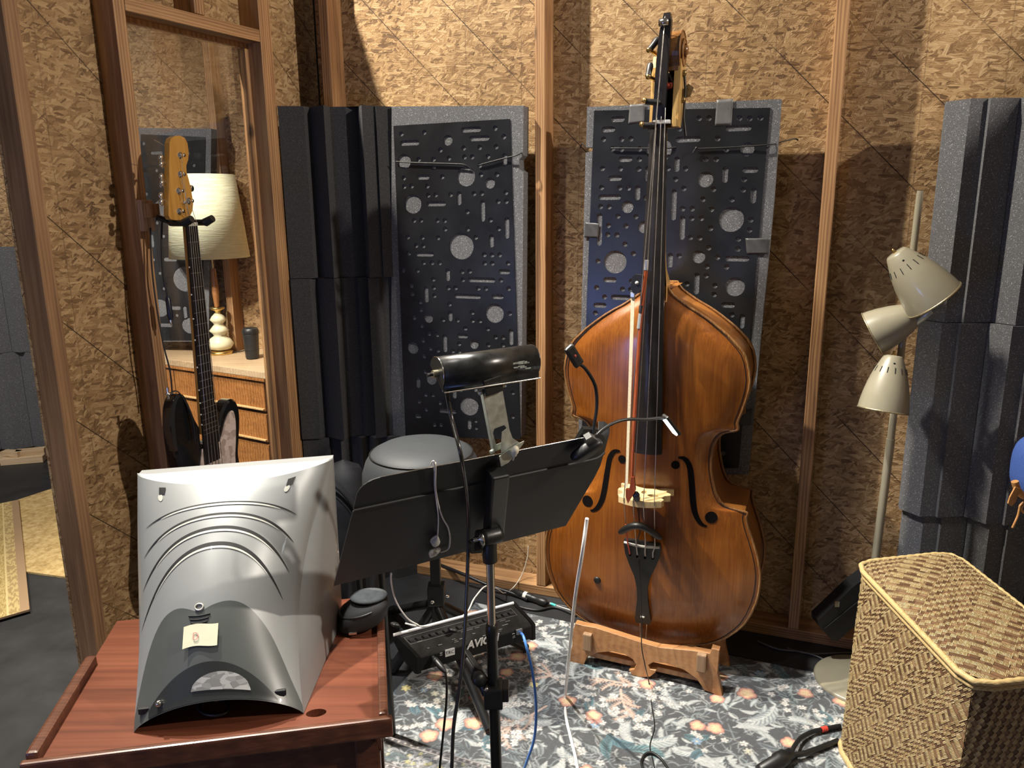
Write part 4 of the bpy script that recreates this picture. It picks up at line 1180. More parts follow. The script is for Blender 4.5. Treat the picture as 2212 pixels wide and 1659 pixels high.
# clamp and arm that carry the mixer
CL_ = P_y(1066, 1498, S0.y)
m = MB(); m.box(CL_, (.038, .046, .046), ch=.004); m.box(CL_ + Vector((.024, 0, .006)), (.014, .036, .030), ch=.003); m.build('clamp', BLACK, stand2)
m = MB()
A = P_y(1040, 1470, S0.y + .01); Bq_ = P_y(1010, 1425, S0.y + .05)
m.tube([CL_ + Vector((-.012, 0, .0)), A, Bq_], [.012, .014, .010], 8)
m.box((A + Bq_) / 2 + Vector((0, .005, 0)), (.012, .028, .075), along(Bq_ - A), ch=.002)
m.lathe([(0, -.010), (.013, -.010), (.015, 0), (.013, .010), (0, .010)], 14, P_y(1034, 1467, S0.y - .006), along(DHN)); m.build('bracket_arm', BLACK, stand2)
m = MB(); m.lathe([(0, 0), (.0045, 0), (.004, .004), (0, .005)], 10, P_y(1050, 1488, S0.y - .026), along(DHN)); m.build('clamp_bolt', CHROME, stand2)

# ---------------------------------------------------------------- tube lamp clipped to the desk
C0 = Dq(1086, 985, .004)
plamp = thing('music_stand_lamp', 'black half-round tube lamp on a zinc arm clipped to the music desk', 'stand lamp', C0)
LO = C0 - DHN * .02
def lq(px, py, d=0.0): return P_pl(px, py, LO + DHN * d, DHN)
Lc = lq(944, 806); Rc = lq(1150, 777)
LX = (Rc - Lc).normalized(); LL = (Rc - Lc).length
LU = (ZZ - LX * ZZ.dot(LX)).normalized(); LF = LX.cross(LU)
if LF.dot(DHN) < 0: LF = -LF
prof = []
RR = .0265
for k in range(15):
    a = math.radians(-42 + 200 * k / 14)
    prof.append((RR * math.cos(a), RR * math.sin(a) * 1.05))
prof = [(prof[0][0] + .006, prof[0][1] - .010), (prof[0][0], prof[0][1] - .009)] + prof
m = MB()
n = len(prof)
A = [Lc + LF * a + LU * b for a, b in prof]; Bk = [p + LX * LL for p in A]
m.add(A + Bk, [(i, i + 1, n + i + 1, n + i) for i in range(n - 1)], True)
ob = m.build('hood', mat_plain('scratched_black_enamel', (.014, .014, .013), .30, var=.5, scale=60, bump=.04), plamp, weld=True)
md = ob.modifiers.new('thick', 'SOLIDIFY'); md.thickness = .0012
for base, dr in ((Lc, -1), (Rc, 1)):
    m = MB()
    r = [base + LF * a + LU * b for a, b in prof[1:]]
    r2 = [p + LX * dr * .0012 for p in r]
    k = len(r)
    m.add(r + r2, [tuple(range(k)), tuple(range(2 * k - 1, k - 1, -1))] + [(i, k + i, k + (i + 1) % k, (i + 1) % k) for i in range(k)])
    m.build('end_cap', BLACKM, plamp)
m = MB(); m.tube([Lc + LF * prof[0][0] + LU * prof[0][1], Rc + LF * prof[0][0] + LU * prof[0][1]], .0016, 6); m.tube([Lc + LF * a + LU * b for a, b in prof[1:]], .0009, 5); m.build('hood_rim', CHROME, plamp)
m = MB(); m.tube([Lc - LX * .001 + LF * .004, Lc - LX * .010 + LF * .004], .007, 12); sw = m.build('switch', mat_plain('pale_brass', (.55, .50, .36), .3, .9, bump=0), plamp)
m = MB(); m.tube([Lc - LX * .010 + LF * .004, Lc - LX * .020 + LF * .004], .0032, 8); m.build('switch_knob', BLACK, sw)
m = MB(); c_ = Lc + LX * LL * .80 + LF * (RR * .97) - LU * .002
for i in range(9):
    m.box(c_ + LX * rng.uniform(-.014, .016) + LU * rng.uniform(-.006, .006) + LF * .0004, (rng.uniform(.006, .014), .0006, rng.uniform(.002, .006)), basis(LX, LF, LU))
m.build('paint_chip', mat_plain('bare_metal_patch', (.36, .40, .36), .5, .4, var=.4, scale=200), plamp)
# arm: bent strip with a window, clip plates
ar0 = lq(1086, 968, .010); ar1 = lq(1062, 838, .012)
aY = (ar1 - ar0).normalized(); aX = (LX - aY * LX.dot(aY)).normalized(); aN = aX.cross(aY)
if aN.dot(DHN) < 0: aN = -aN
aL = (ar1 - ar0).length
def Ar(x, y, nn=0.0): return ar0 + aX * x + aY * y + aN * nn
hw0, hw1 = .0185, .0190
vs_, fs = fill_plate([[(-hw0, 0), (hw0, 0), (hw1, aL), (-hw1, aL)], [(-.012, aL * .10), (.012, aL * .10), (.014, aL * .30), (.010, aL * .36), (-.010, aL * .36), (-.014, aL * .30)]], .0014)
m = MB(); m.add([Ar(x, y, z) for x, y, z in vs_], fs)
for sg in (-1, 1):
    m.add([Ar(sg * hw0, 0, .001), Ar(sg * hw1, aL, .001), Ar(sg * hw1, aL, -.010), Ar(sg * hw0, 0, -.010)], [(0, 1, 2, 3)])
arm = m.build('arm', ZINC, plamp)
md = arm.modifiers.new('thick', 'SOLIDIFY'); md.thickness = .0008
m = MB()
for x, y in ((-hw1, aL * .985), (hw1, aL * .97), (-hw0, .0)):
    m.lathe([(0, -.004), (.004, -.004), (.0045, 0), (.004, .004), (0, .004)], 10, Ar(x * 1.12, y, -.002), along(aX))
m.build('arm_rivet', ZINC, plamp)
m = MB(); m.box(Ar(0, aL + .006, .004), (.036, .012, .030), basis(aX, aN, aY), ch=.002); m.build('hood_bracket', BLACKM, plamp)
m = MB()
m.prism([(-.016, -.004), (.018, .002), (.026, .014), (.012, .030), (.008, .052), (-.006, .048), (-.014, .020)], .004, .0055, lambda a, b, t: Ar(a + .004, b - .012, t + .008))
m.prism([(-.018, -.020), (-.002, -.018), (.034, .006), (.036, .010), (.014, .008), (-.018, .000)], .010, .0115, lambda a, b, t: Ar(a, b - .004, t + .006))
m.build('spring_clip', ZINC, plamp)

# its mains cord, draped over the desk
def cable(name, label, pts, r, mat, cat='cable', k=6, group=None, n=8):
    m = MB(); m.tube(smooth_path(pts, k), r, n)
    o = m.build(name, mat, None, pts[-1])
    return tag(o, label, cat, group)
y0 = lq(965, 850).y
cord0 = [lq(964, 842), lq(975, 900), Dq(996, 985, .010), Dq(1008, 1060, .012), Dq(1012, 1130, .02), P_y(1010, 1230, 1.36), P_y(1003, 1380, 1.33), P_y(992, 1490, 1.31), P_y(980, 1570, 1.30), P_y(976, 1659, 1.29), P_y(970, 1760, 1.27)]
cable('power_cord', 'black mains cord hanging from the tube lamp down past the music desk', cord0, .0036, mat_plain('lamp_cord', (.02, .019, .018), .25, spec=.7), 'cord')

# ---------------------------------------------------------------- clip-on reading light
K0 = Dq(1270, 962, .006)
clip = thing('clip_light', 'small black clip-on reading light with two goosenecks on the desk corner', 'reading light', K0)
m = MB()
ca = (Dq(1296, 955, .02) - Dq(1240, 990, .02)); caL = ca.length; ca.normalize()
cn = DN; cb = ca.cross(cn)
c_ = (Dq(1299, 955, .016) + Dq(1236, 992, .016)) / 2
def blob(u, v):
    a = (u - .5) * 2 * math.pi; b = (v - .5) * math.pi
    sx_ = math.copysign(abs(math.cos(b)) ** .6, math.cos(b))
    return c_ + ca * (.034 * math.copysign(abs(math.cos(a)) ** .8, math.cos(a)) * sx_) + cb * (.017 * math.copysign(abs(math.sin(a)) ** .7, math.sin(a)) * sx_) + cn * (.012 * math.copysign(abs(math.sin(b)) ** .7, math.sin(b)))
m.grid(blob, 28, 14); m.build('clip_jaw', BLACK, clip)
m = MB(); pq = [Dq(1238, 966, -.008), Dq(1262, 927, -.012), Dq(1292, 928, -.012), Dq(1290, 944, -.004), Dq(1262, 950, -.004)]
m.add(pq + [p - DN * .008 for p in pq], [(0, 1, 2, 3, 4), (9, 8, 7, 6, 5)] + [(i, 5 + i, 5 + (i + 1) % 5, (i + 1) % 5) for i in range(5)]); m.build('clip_lever', BLACK, clip)
m = MB(); m.prism([dpx(*q, .01) for q in ((1263, 945), (1275, 938), (1287, 946), (1284, 958), (1266, 962))], .004, .016, lambda a, b, t: Dk(a, b, t)); m.build('hinge_plate', mat_plain('hinge_grey', (.13, .13, .12), .4, .5), clip)
def kq(px, py, d=0.0): return P_pl(px, py, K0 + DHN * d, DHN)
m = MB(); m.tube(smooth_path([kq(1279, 945), kq(1284, 915), kq(1289, 880), kq(1288, 845), kq(1281, 822), kq(1265, 797), kq(1253, 787)]), .0033, 8); m.build('gooseneck', BLACK, clip)
m = MB(); m.tube(smooth_path([kq(1283, 947), kq(1300, 930), kq(1325, 914), kq(1355, 906), kq(1395, 906), kq(1425, 903), kq(1440, 906)]), .0033, 8); m.build('gooseneck', BLACK, clip)
h0 = kq(1227, 748); h1 = kq(1252, 789); hx = (h1 - h0); hl = hx.length; hx.normalize(); hn_ = DHN; hy = hn_.cross(hx)
m = MB(); m.box((h0 + h1) / 2, (hl, .021, .010), basis(hx, hy, hn_), ch=.0045); hd = m.build('lamp_head', BLACK, clip)
m = MB(); m.lathe([(0, 0), (.0028, 0), (.0028, .0006), (0, .0008)], 12, (h0 + h1) / 2 + hn_ * .005 - hx * .001, along(hn_)); m.build('switch_dot', mat_plain('red_dot', (.45, .06, .04), .4), hd)
h0 = kq(1434, 906); h1 = kq(1458, 938); hx = (h1 - h0); hl = hx.length; hx.normalize(); hy = hn_.cross(hx)
hup = (hn_ * .2 + hy * (1 if hy.z > 0 else -1)).normalized(); hz = hx.cross(hup)
m = MB(); m.box((h0 + h1) / 2 + hup * .006, (hl + .010, .020, .008), basis(hx, hz, hup), ch=.0035); hd = m.build('lamp_head', BLACK, clip)
t = NT('lit_led'); t.p.inputs['Emission Color'].default_value = (.86, .95, 1, 1); t.p.inputs['Emission Strength'].default_value = 22.0; t.p.inputs['Base Color'].default_value = (.9, .9, .9, 1)
m = MB(); m.box((h0 + h1) / 2 + hup * .0005, (hl, .015, .003), basis(hx, hz, hup), ch=.001); m.build('led_strip', t.m, hd)

# ---------------------------------------------------------------- in-ear phones hung over the desk
CLEARM = NT('clear_silicone')
CLEARM.p.inputs['Base Color'].default_value = (.80, .78, .66, 1); CLEARM.p.inputs['Roughness'].default_value = .18
CLEARM.p.inputs['Transmission Weight'].default_value = .55; CLEARM.p.inputs['IOR'].default_value = 1.3
EARW = mat_plain('pale_ear_cable', (.68, .66, .58), .35)
ear = thing('earphones', 'clear moulded earphones with pale twin cable hooked over the music desk', 'earphones', Dq(944, 1180, .01))
m = MB()
m.tube(smooth_path([Dq(931, 1004, -.004), Dq(934, 997, .002), Dq(938, 998, .005), Dq(939, 1015, .004), Dq(939, 1050, .004), Dq(943, 1085, .004), Dq(947, 1120, .005), Dq(945, 1165, .008)]), .0013, 6)
m.tube(smooth_path([Dq(941, 998, .0), Dq(941, 1010, .005), Dq(941, 1050, .006), Dq(946, 1085, .004), Dq(956, 1118, .006), Dq(968, 1140, .006), Dq(972, 1165, .006), Dq(968, 1186, .006), Dq(952, 1193, .009)]), [.0013] * 22 + [.0017] * 27, 6)
m.build('twin_cable', EARW, ear)
for px, py in ((941, 1168), (938, 1194)):
    m = MB(); c_ = Dq(px, py, .010)
    def eb(u, v, c_=c_, s=rng.uniform(0, 6)):
        a = u * 2 * math.pi; b = (v - .5) * math.pi
        r = .0105 * (1 + .22 * math.sin(2 * a + s) + .15 * math.cos(3 * b + s))
        return c_ + (DX * math.cos(a) * math.cos(b) + DY * 1.25 * math.sin(b) + DN * .7 * math.sin(a) * math.cos(b)) * r
    m.grid(eb, 16, 10); m.build('ear_mould', CLEARM.m, ear)
tip = thing('ear_tip', 'single small cream ear tip stuck beside the lamp clip on the desk', 'ear tip', Dq(1112, 978, .012))
m = MB(); dr = (Dq(1106, 1003, .012) - Dq(1114, 972, .012)).normalized()
m.lathe([(0, -.004), (.0045, -.003), (.0065, .003), (.0065, .009), (.0050, .012), (.0050, .018), (.0022, .021), (.0020, .034), (0, .035)], 14, Dq(1114, 969, .012), along(dr)); m.build('tip_body', mat_plain('cream_silicone', (.74, .70, .55), .35), tip)

# ---------------------------------------------------------------- personal mixer on the stand arm
MXT = mat_plain('mixer_top', (.055, .056, .055), .48, var=.45, scale=30, bump=.03)
b0 = P_z(864, 1372, .530); b1 = P_z(1099, 1306, .530); f1 = P_z(1148, 1351, .472); f0 = P_z(906, 1420, .472)
MX = (f1 - f0).normalized(); MW = (f1 - f0).length
mixer = thing('personal_mixer', 'black personal monitor mixer with rows of buttons, clamped to the music stand pole', 'mixer', (f0 + f1) / 2 - ZZ * .04)
MYv = ((b0 + b1) / 2 - (f0 + f1) / 2); ML = MYv.length; MYn = MYv.normalized(); MNn = MX.cross(MYn)
if MNn.z < 0: MNn = -MNn
MO = (f0 + f1) / 2
def Mq(x, y, n=0.0): return MO + MX * x + MYn * y + MNn * n
def mpx(px, py, n=0.0):
    p = P_pl(px, py, MO + MNn * n, MNn) - MO
    return p.dot(MX), p.dot(MYn)
MFn = Vector((MX.y, -MX.x, 0)).normalized()
if MFn.y > 0: MFn = -MFn
hW = MW / 2
m = MB()
side = [(0, 0), (.012, .003), (ML, .003), (ML + .006, -.004), (ML - .03, -.030), (.010, -.036), (0, -.034)]
m.prism(side, -hW, hW, lambda a, b, t: Mq(t, a, 0) + ZZ * b)
m.build('housing', MXT, mixer)
for sg in (-1, 1):
    m = MB(); sd = [(-.004, .004), (.012, .006), (ML, .006), (ML + .009, -.006), (ML - .03, -.036), (.006, -.042), (-.004, -.036)]
    m.prism(sd, sg * hW, sg * (hW + .008), lambda a, b, t: Mq(t, a, 0) + ZZ * b); m.build('end_cheek', BLACK, mixer)
m = MB(); m.tube([Mq(-hW - .006, ML + .004, .004), Mq(hW + .006, ML + .004, .004)], .0035, 8); m.build('top_trim', mat_plain('pale_trim', (.62, .62, .60), .4), mixer)
for px, py in ((917, 1378), (1003, 1352)):
    a, b = mpx(px, py, 0.004)
    m = MB(); m.lathe([(.0085, .0), (.0080, .004), (.0068, .016), (.0060, .018), (0, .018)], 18, Mq(a, b, .003), basis(MX, MYn, MNn)); m.build('knob', BLACK, mixer)
LEG = mat_plain('printed_legend', (.42, .42, .40), .5, bump=0)
m = MB()
for i in range(16):
    x = -hW + .018 + i * (MW - .036) / 15
    m.box(Mq(x, ML - .022, .0045), (.011, .008, .003), basis(MX, MYn, MNn), ch=.001)
m.build('button_row', mat_plain('button_grey', (.05, .05, .05), .5), mixer)
m = MB()
q = .0045
def outline(x0, x1, y0, y1):
    for A, Bk in (((x0, y0), (x1, y0)), ((x0, y1), (x1, y1)), ((x0, y0), (x0, y1)), ((x1, y0), (x1, y1))):
        cx_ = (A[0] + Bk[0]) / 2; cy_ = (A[1] + Bk[1]) / 2
        m.box(Mq(cx_, cy_, .0036), (abs(A[0] - Bk[0]) + .0008, abs(A[1] - Bk[1]) + .0008, .0006), basis(MX, MYn, MNn))
outline(-hW + .008, hW - .010, ML - .032, ML - .010)
for k in range(26):
    m.box(Mq(rng.uniform(-hW + .03, hW - .04), rng.choice([.018, .026, .034, .042, .056, .066, .076, .09]) * ML / .13, .0036), (rng.uniform(.004, .016), .0014, .0006), basis(MX, MYn, MNn))
m.build('legend', LEG, mixer)
def Mf(x, z, d=0.0): return MO + MX * x + ZZ * z + MFn * d
def mfx(px, py):
    p = P_pl(px, py, MO + MFn * .002, MFn) - MO
    return p.dot(MX), p.z
WHITEP = mat_plain('white_print', (.80, .80, .78), .5, bump=0)
def front_text(txt, px, py, size, mat, name, bold=0, shear=0, d=.0022, sp=1.0):
    x, z = mfx(px, py)
    vs_, fs = text_mesh(txt, size, bold, shear, spacing=sp)
    m = MB(); m.add([Mf(x + a, z + b, d + c) for a, b, c in vs_], fs); return m.build(name, mat, mixer)
slf = MB(); x, z = mfx(1030, 1388)
m = MB(); m.box(Mf(0, -.018, -.001), (MW - .004, .004, .030), basis(MX, MFn, ZZ)); m.build('front_panel', BLACK, mixer)
front_text('AVIOM', 1043, 1386, .026, WHITEP, 'maker_lettering', .0007, .18, .0024, .96)
x, z = mfx(972, 1409)
m = MB(); m.box(Mf(x, z, .002), (.023, .001, .017), basis(MX, MFn, ZZ)); lb = m.build('paper_label', mat_plain('label_white', (.72, .74, .74), .5, bump=0), mixer)
vs_, fs = text_mesh('TRC', .0115, -.0003); m = MB(); m.add([Mf(x + a, z + b, .003 + c) for a, b, c in vs_], fs); m.build('label_lettering', mat_plain('ink_black', (.02, .02, .02), .6, bump=0), lb)
m = MB()
for px, py, w_ in ((953, 1411, .006), (953, 1415, .006), (1109, 1369, .007), (1110, 1374, .006), (1110, 1377, .007)):
    x, z = mfx(px, py); m.box(Mf(x, z, .0022), (w_, .0006, .0016), basis(MX, MFn, ZZ))
m.build('front_legend', LEG, mixer)
x, z = mfx(1121, 1364)
m = MB(); m.box(Mf(x, z, .003), (.016, .004, .013), basis(MX, MFn, ZZ), ch=.001); m.build('network_socket', mat_plain('socket_metal', (.5, .5, .48), .35, .8), mixer)
BLUE = mat_plain('blue_cable_jacket', (.09, .27, .72), .42)
x, z = mfx(1124, 1367)
pj = Mf(x, z, .005)
yb = pj.y
cable('network_cable', 'blue network cable looping from the mixer down to the rug', [pj, pj + MFn * .012 + ZZ * -.001, P_y(1138, 1400, yb - .03), P_y(1150, 1450, yb - .03), P_y(1158, 1520, yb - .02), P_y(1155, 1590, yb - .01), P_y(1140, 1640, yb), P_y(1124, 1680, yb + .02)], .0034, BLUE)
x, z = mfx(934, 1418)
pj = Mf(x, z, .004)
plug = thing('jack_cable', 'black jack plug and thin cable hanging from the mixer front', 'cable', pj)
m = MB(); e = P_y(962, 1452, pj.y - .035); m.tube([pj, pj.lerp(e, .12), pj.lerp(e, .2), pj.lerp(e, .7), pj.lerp(e, .95), e], [.004, .005, .0072, .0068, .0045, .003], 10); m.build('plug', BLACK, plug)
m = MB(); m.tube(smooth_path([e, P_y(965, 1475, pj.y - .04), P_y(964, 1520, pj.y - .04), P_y(957, 1590, pj.y - .04), P_y(950, 1659, pj.y - .04), P_y(945, 1720, pj.y - .04)]), .0026, 8); m.build('lead', RUBBER, plug)

# ---------------------------------------------------------------- pale cables
cable('white_cable', 'white cable hanging from the desk edge past the bass to the rug', [Dq(1268, 1120, .004), Dq(1266, 1135, .012), P_y(1257, 1200, 1.62), P_y(1244, 1280, 1.70), P_y(1234, 1370, 1.80), P_y(1226, 1450, 1.93), P_z(1221, 1505, .006), P_z(1222, 1545, .006), P_z(1232, 1590, .006), P_z(1244, 1640, .006), P_z(1252, 1690, .006)], .0044, mat_plain('white_cable_jacket', (.88, .87, .84), .55))
cable('headphone_cable', 'thin pale cable from the music desk to the mixer top and off to the wall', [Dq(845, 1238, -.004), P_y(846, 1262, 1.47), P_y(856, 1300, 1.49), P_y(880, 1336, 1.50), P_y(905, 1352, 1.51), Mq(*mpx(935, 1362, .006), .007), Mq(*mpx(965, 1357, .006), .008), P_y(1000, 1330, 1.60), P_y(1025, 1292, 1.72), P_y(1050, 1266, 1.85), P_y(1075, 1272, 2.05), P_z(1090, 1281, .03), P_z(1110, 1268, .03), Bw(*Bsz(1128, 1240, -.02), -.02), Bw(*Bsz(1139, 1205, -.03), -.03), Bw(*Bsz(1141, 1180, -.03), -.03)], .0018, EARW)
# black cables along the foot of the wall
bl = mat_plain('floor_cable', (.015, .015, .016), .4)
cable('floor_cable', 'thick black cable running along the foot of the back wall', [Bw(*Bsz(948, 1216, -.04), -.03), P_z(1000, 1240, .05), P_z(1050, 1262, .03), P_z(1110, 1283, .012), P_z(1140, 1295, .012)], .0065, bl, group='cables along the back wall')
cable('floor_cable', 'black cable looping on the floor behind the mixer', [P_z(1040, 1272, .006), P_z(1080, 1292, .006), P_z(1120, 1310, .006), P_z(1160, 1318, .006), P_z(1200, 1312, .006), P_z(1245, 1330, .006)], .0045, bl, group='cables along the back wall')
cable('floor_cable', 'black cable passing under the bass beside the wall plate', [P_z(1176, 1300, .02), P_z(1200, 1306, .008), P_z(1240, 1316, .006), P_z(1300, 1345, .006), P_z(1400, 1372, .006)], .005, bl, group='cables along the back wall')
xl = thing('cable_connector', 'black inline cable connector with a pale band by the wall plate', 'connector', P_z(1145, 1290, .015))
pA = P_z(1108, 1277, .016); pB = P_z(1182, 1303, .016); dr = (pB - pA).normalized(); L_ = (pB - pA).length
m = MB(); m.lathe([(.006, 0), (.012, .006), (.013, .03), (.0145, .034), (.0145, L_ * .55), (.012, L_ * .57), (.012, L_ * .75), (.014, L_ * .78), (.013, L_ * .95), (.006, L_)], 16, pA, along(dr)); m.build('connector_shell', BLACK, xl)
m = MB(); m.lathe([(.0148, L_ * .34), (.0150, L_ * .35), (.0150, L_ * .42), (.0148, L_ * .43)], 16, pA, along(dr)); m.build('pale_band', WHITE, xl)
tl = thing('grey_cable', 'grey cable with a teal tape band beside the wall plate', 'cable', P_z(1200, 1310, .01))
m = MB(); m.tube(smooth_path([P_z(1180, 1300, .016), P_z(1200, 1308, .010), P_z(1225, 1316, .008), P_z(1260, 1326, .008)]), .0042, 8); m.build('jacket', mat_plain('grey_jacket', (.30, .31, .31), .4), tl)
m = MB(); m.tube([P_z(1190, 1304, .0125), P_z(1201, 1308.5, .0105)], .0052, 10); m.build('teal_band', mat_plain('teal_tape', (.06, .50, .45), .5), tl)
# thin black lead from the bass tailpiece to the rug
cable('pickup_cable', 'thin black lead from the bass tailpiece over the stand onto the rug', [Bb(-.006, .34, .07) + BNv * .03, P_y(1386, 1340, 2.06), P_y(1386, 1395, 2.03), P_y(1394, 1440, 2.03), P_z(1402, 1475, .006), P_z(1408, 1525, .004), P_z(1414, 1570, .004), P_z(1404, 1610, .004), P_z(1410, 1640, .004), P_z(1418, 1680, .004)], .0016, RUBBER)
cable('rug_cable', 'black cable making a small loop on the rug at the bottom edge', [P_z(1396, 1672, .006), P_z(1386, 1650, .006), P_z(1392, 1631, .008), P_z(1408, 1626, .010), P_z(1428, 1640, .006), P_z(1446, 1665, .006)], .0036, RUBBER)
# connector group beside the hamper
cc = thing('breakout_cable', 'black breakout cable with red ring lying on the rug beside the hamper', 'cable', P_z(1695, 1645, .02))
pA = P_z(1640, 1668, .024); pB = P_z(1708, 1628, .024); dr = (pB - pA).normalized(); L_ = (pB - pA).length
m = MB(); m.lathe([(.008, 0), (.017, .005), (.018, L_ * .55), (.021, L_ * .58), (.021, L_ * .8), (.016, L_ * .84), (.015, L_)], 18, pA, along(dr)); m.build('connector_body', BLACK, cc)
m = MB(); m.tube(smooth_path([pB, P_z(1716, 1612, .026), P_z(1730, 1594, .02), P_z(1752, 1582, .016), P_z(1775, 1576, .014), P_z(1815, 1568, .014)]), .0062, 8); m.build('lead', RUBBER, cc)
m = MB(); m.tube([P_z(1774, 1576.5, .0142), P_z(1786, 1573.5, .0142)], .0075, 10); m.build('red_ring', mat_plain('red_ring', (.62, .06, .035), .5), cc)
m = MB(); m.tube(smooth_path([pB - dr * .01, P_z(1735, 1628, .02), P_z(1765, 1618, .014), P_z(1810, 1600, .012)]), .0072, 8); m.build('lead', RUBBER, cc)
# thin grey cables on the dark floor at the right
cable('floor_cable', 'thin grey cable trailing on the dark floor right of the bass', [P_z(1636, 1385, .005), P_z(1680, 1402, .005), P_z(1730, 1408, .005), P_z(1770, 1420, .005), P_z(1800, 1440, .005)], .003, mat_plain('grey_thin_cable', (.10, .10, .10), .5), group='cables along the back wall')
cable('floor_cable', 'second thin grey cable crossing the dark floor behind the lamp base', [P_z(1700, 1400, .005), P_z(1750, 1412, .005), P_z(1830, 1410, .005), P_z(1900, 1412, .005)], .0028, mat_plain('grey_thin_cable2', (.09, .09, .09), .5), group='cables along the back wall')

# ---------------------------------------------------------------- side table
MAHO = mat_wood('mahogany_top', (.065, .020, .011), (.135, .040, .020), (.22, .075, .038), rough=.34, axis=0, knots=False, rings=.08, coat=.35, scale=.45, bump=.04)
MAHOD = mat_wood('mahogany_edge', (.045, .016, .009), (.10, .034, .016), (.19, .075, .038), rough=.4, axis=0, knots=False, rings=.2, coat=.2)
TZ = .50
tFL = P_z(62, 1648, TZ); tFR = P_z(836, 1552, TZ)
TX = (tFR - tFL).normalized(); TY = Vector((-TX.y, TX.x, 0)); TW = (tFR - tFL).length; TD = .475
def Tb(x, y, z=0.0): return tFL + TX * x + TY * y + ZZ * z
def tpx(px, py, z=TZ):
    p = P_z(px, py, z) - tFL
    return p.dot(TX), p.dot(TY)
MT = basis(TX, TY, ZZ)
table = thing('side_table', 'low mahogany side table with a raised lip, under the silver monitor', 'table', Tb(TW / 2, TD / 2, -TZ))
out = [(0, 0), (TW, 0), (TW, TD), (0, TD)]
hx_, hy_ = tpx(683, 1540)
vs_, fs = fill_plate([[(.004, .004), (TW - .004, .004), (TW - .004, TD), (.004, TD)], [(hx_ + .019 * math.cos(a), hy_ + .012 * math.sin(a)) for a in [2 * math.pi * k / 18 for k in range(18)]]], .018)
m = MB(); m.add([Tb(x, y, z - .018) for x, y, z in vs_], fs); m.build('tabletop', MAHO, table)
rl = max(.2, min(TD, tpx(203, 1432)[1]))
m = MB(); m.box(Tb(TW / 2, -.006, -.012), (TW + .02, .014, .040), MT, ch=.004); m.build('front_lip', MAHOD, table)
m = MB(); m.box(Tb(.006, rl / 2, .006), (.022, rl, .026), MT, ch=.006); m.build('side_lip', MAHOD, table)
m = MB(); m.box(Tb(TW - .006, TD / 2, .003), (.018, TD, .018), MT, ch=.005); m.build('side_lip', MAHOD, table)
m = MB(); m.box(Tb(TW / 2, TD / 2, -.030), (TW - .02, TD - .02, .024), MT, ch=.003); m.build('under_frame', MAHOD, table)
m = MB(); m.box(Tb(TW / 2, .035 + .008, -.150), (TW - .09, .016, .215), MT, ch=.003); m.build('front_panel', MAHOD, table)
m = MB(); m.box(Tb(.05, TD / 2, -.150), (.016, TD - .08, .215), MT, ch=.003); m.build('side_panel', MAHOD, table)
m = MB(); m.box(Tb(TW - .05, TD / 2, -.150), (.016, TD - .08, .215), MT, ch=.003); m.build('side_panel', MAHOD, table)
for x in (.04, TW - .04):
    for y in (.04, TD - .04):
        m = MB(); m.box(Tb(x, y, -.271), (.048, .048, .458), MT, ch=.005); m.build('leg', MAHOD, table)
m = MB(); m.prism([(0, 0), (.03, 0), (.022, -.012), (.008, -.020), (0, -.045)], -.012, .012, lambda a, b, t: Tb(TW - .025 - a * 1.0 + .012, .028 + t, -.042 + b)); m.build('corner_bracket', MAHOD, table)

# ---------------------------------------------------------------- silver display with its back to us
SILV = mat_plain('silver_grey_plastic', (.265, .275, .272), .40, 0.15, coat=.15, var=.06, scale=5, bump=.0)
GREYP = mat_plain('smoke_grey_plastic', (.080, .088, .084), .34, coat=.2, var=.12, scale=6, bump=.0)
DARKP = mat_plain('dark_smoke_plastic', (.022, .025, .025), .30, coat=.3, var=.3, scale=6, bump=.0)
SLOTM = mat_plain('vent_shadow', (.006, .006, .006), .7, bump=0)
fNL = P_z(289, 1582, TZ + .001); fNR = P_z(656, 1541, TZ + .001)
mTL = P_y(297, 1026, 1.545); mTR = P_y(718, 992, 1.625)
fFR = P_y(740, 1342, 1.60); fFR = P_z(738, 1342, TZ + .001); fFL = fFR + (mTL - mTR); fFL.z = TZ + .001
mon = thing('crt_display', 'silver and smoke grey tube display seen from behind with arched vents, on the side table', 'monitor', (fNL + fNR) / 2)
mUp = (mTL + mTR) / 2; back = ((fNL + fNR) / 2 - mUp); 
outn = Vector((back.x, back.y, 0)).normalized()                # towards the viewer
def lerp(a, b, t): return a + (b - a) * t
def top_edge(u):
    return lerp(mTL, mTR, u) + outn * (.085 * (4 * u * (1 - u)) ** .8) + ZZ * (-.006 * 4 * u * (1 - u))
def foot_edge(u):
    k = 4 * u * (1 - u)
    return lerp(fNL, fNR, u) + outn * (.020 * k) + ZZ * (.060 * k ** .8)
def shell(u, v, off=0.0):
    p = lerp(top_edge(u), foot_edge(u), v)
    bul = math.sin(math.pi * min(1, v * 1.02)) 
    k = 4 * u * (1 - u)
    nrm = (outn * .80 + ZZ * .55).normalized()
    sidew = (mTR - mTL).normalized()
    # flanks sweep inwards half way down, middle swells
    p = p + nrm * (bul * (.030 * k - .012 * (1 - k)))
    p = p - sidew * (.036 * math.sin(math.pi * v) ** .9 * u ** 2.2) + sidew * (.006 * math.sin(math.pi * v) * (1 - u) ** 2)
    return p + nrm * off
MCT = [(0, .95), (.03, .86), (.07, .765), (.12, .685), (.18, .625), (.24, .598), (.29, .592), (.34, .600), (.38, .612), (.41, .617), (.44, .611), (.48, .597), (.53, .586), (.58, .582), (.64, .590), (.70, .615), (.77, .665), (.84, .735), (.90, .82), (.95, .90), (1, .97)]
MCS = [(p.x, p.y) for p in smooth_path([Vector((a, b, 0)) for a, b in MCT], 4)]
def Mcurve(u):
    """boundary between the silver shell and the lower grey panel"""
    return interp(MCS, u)
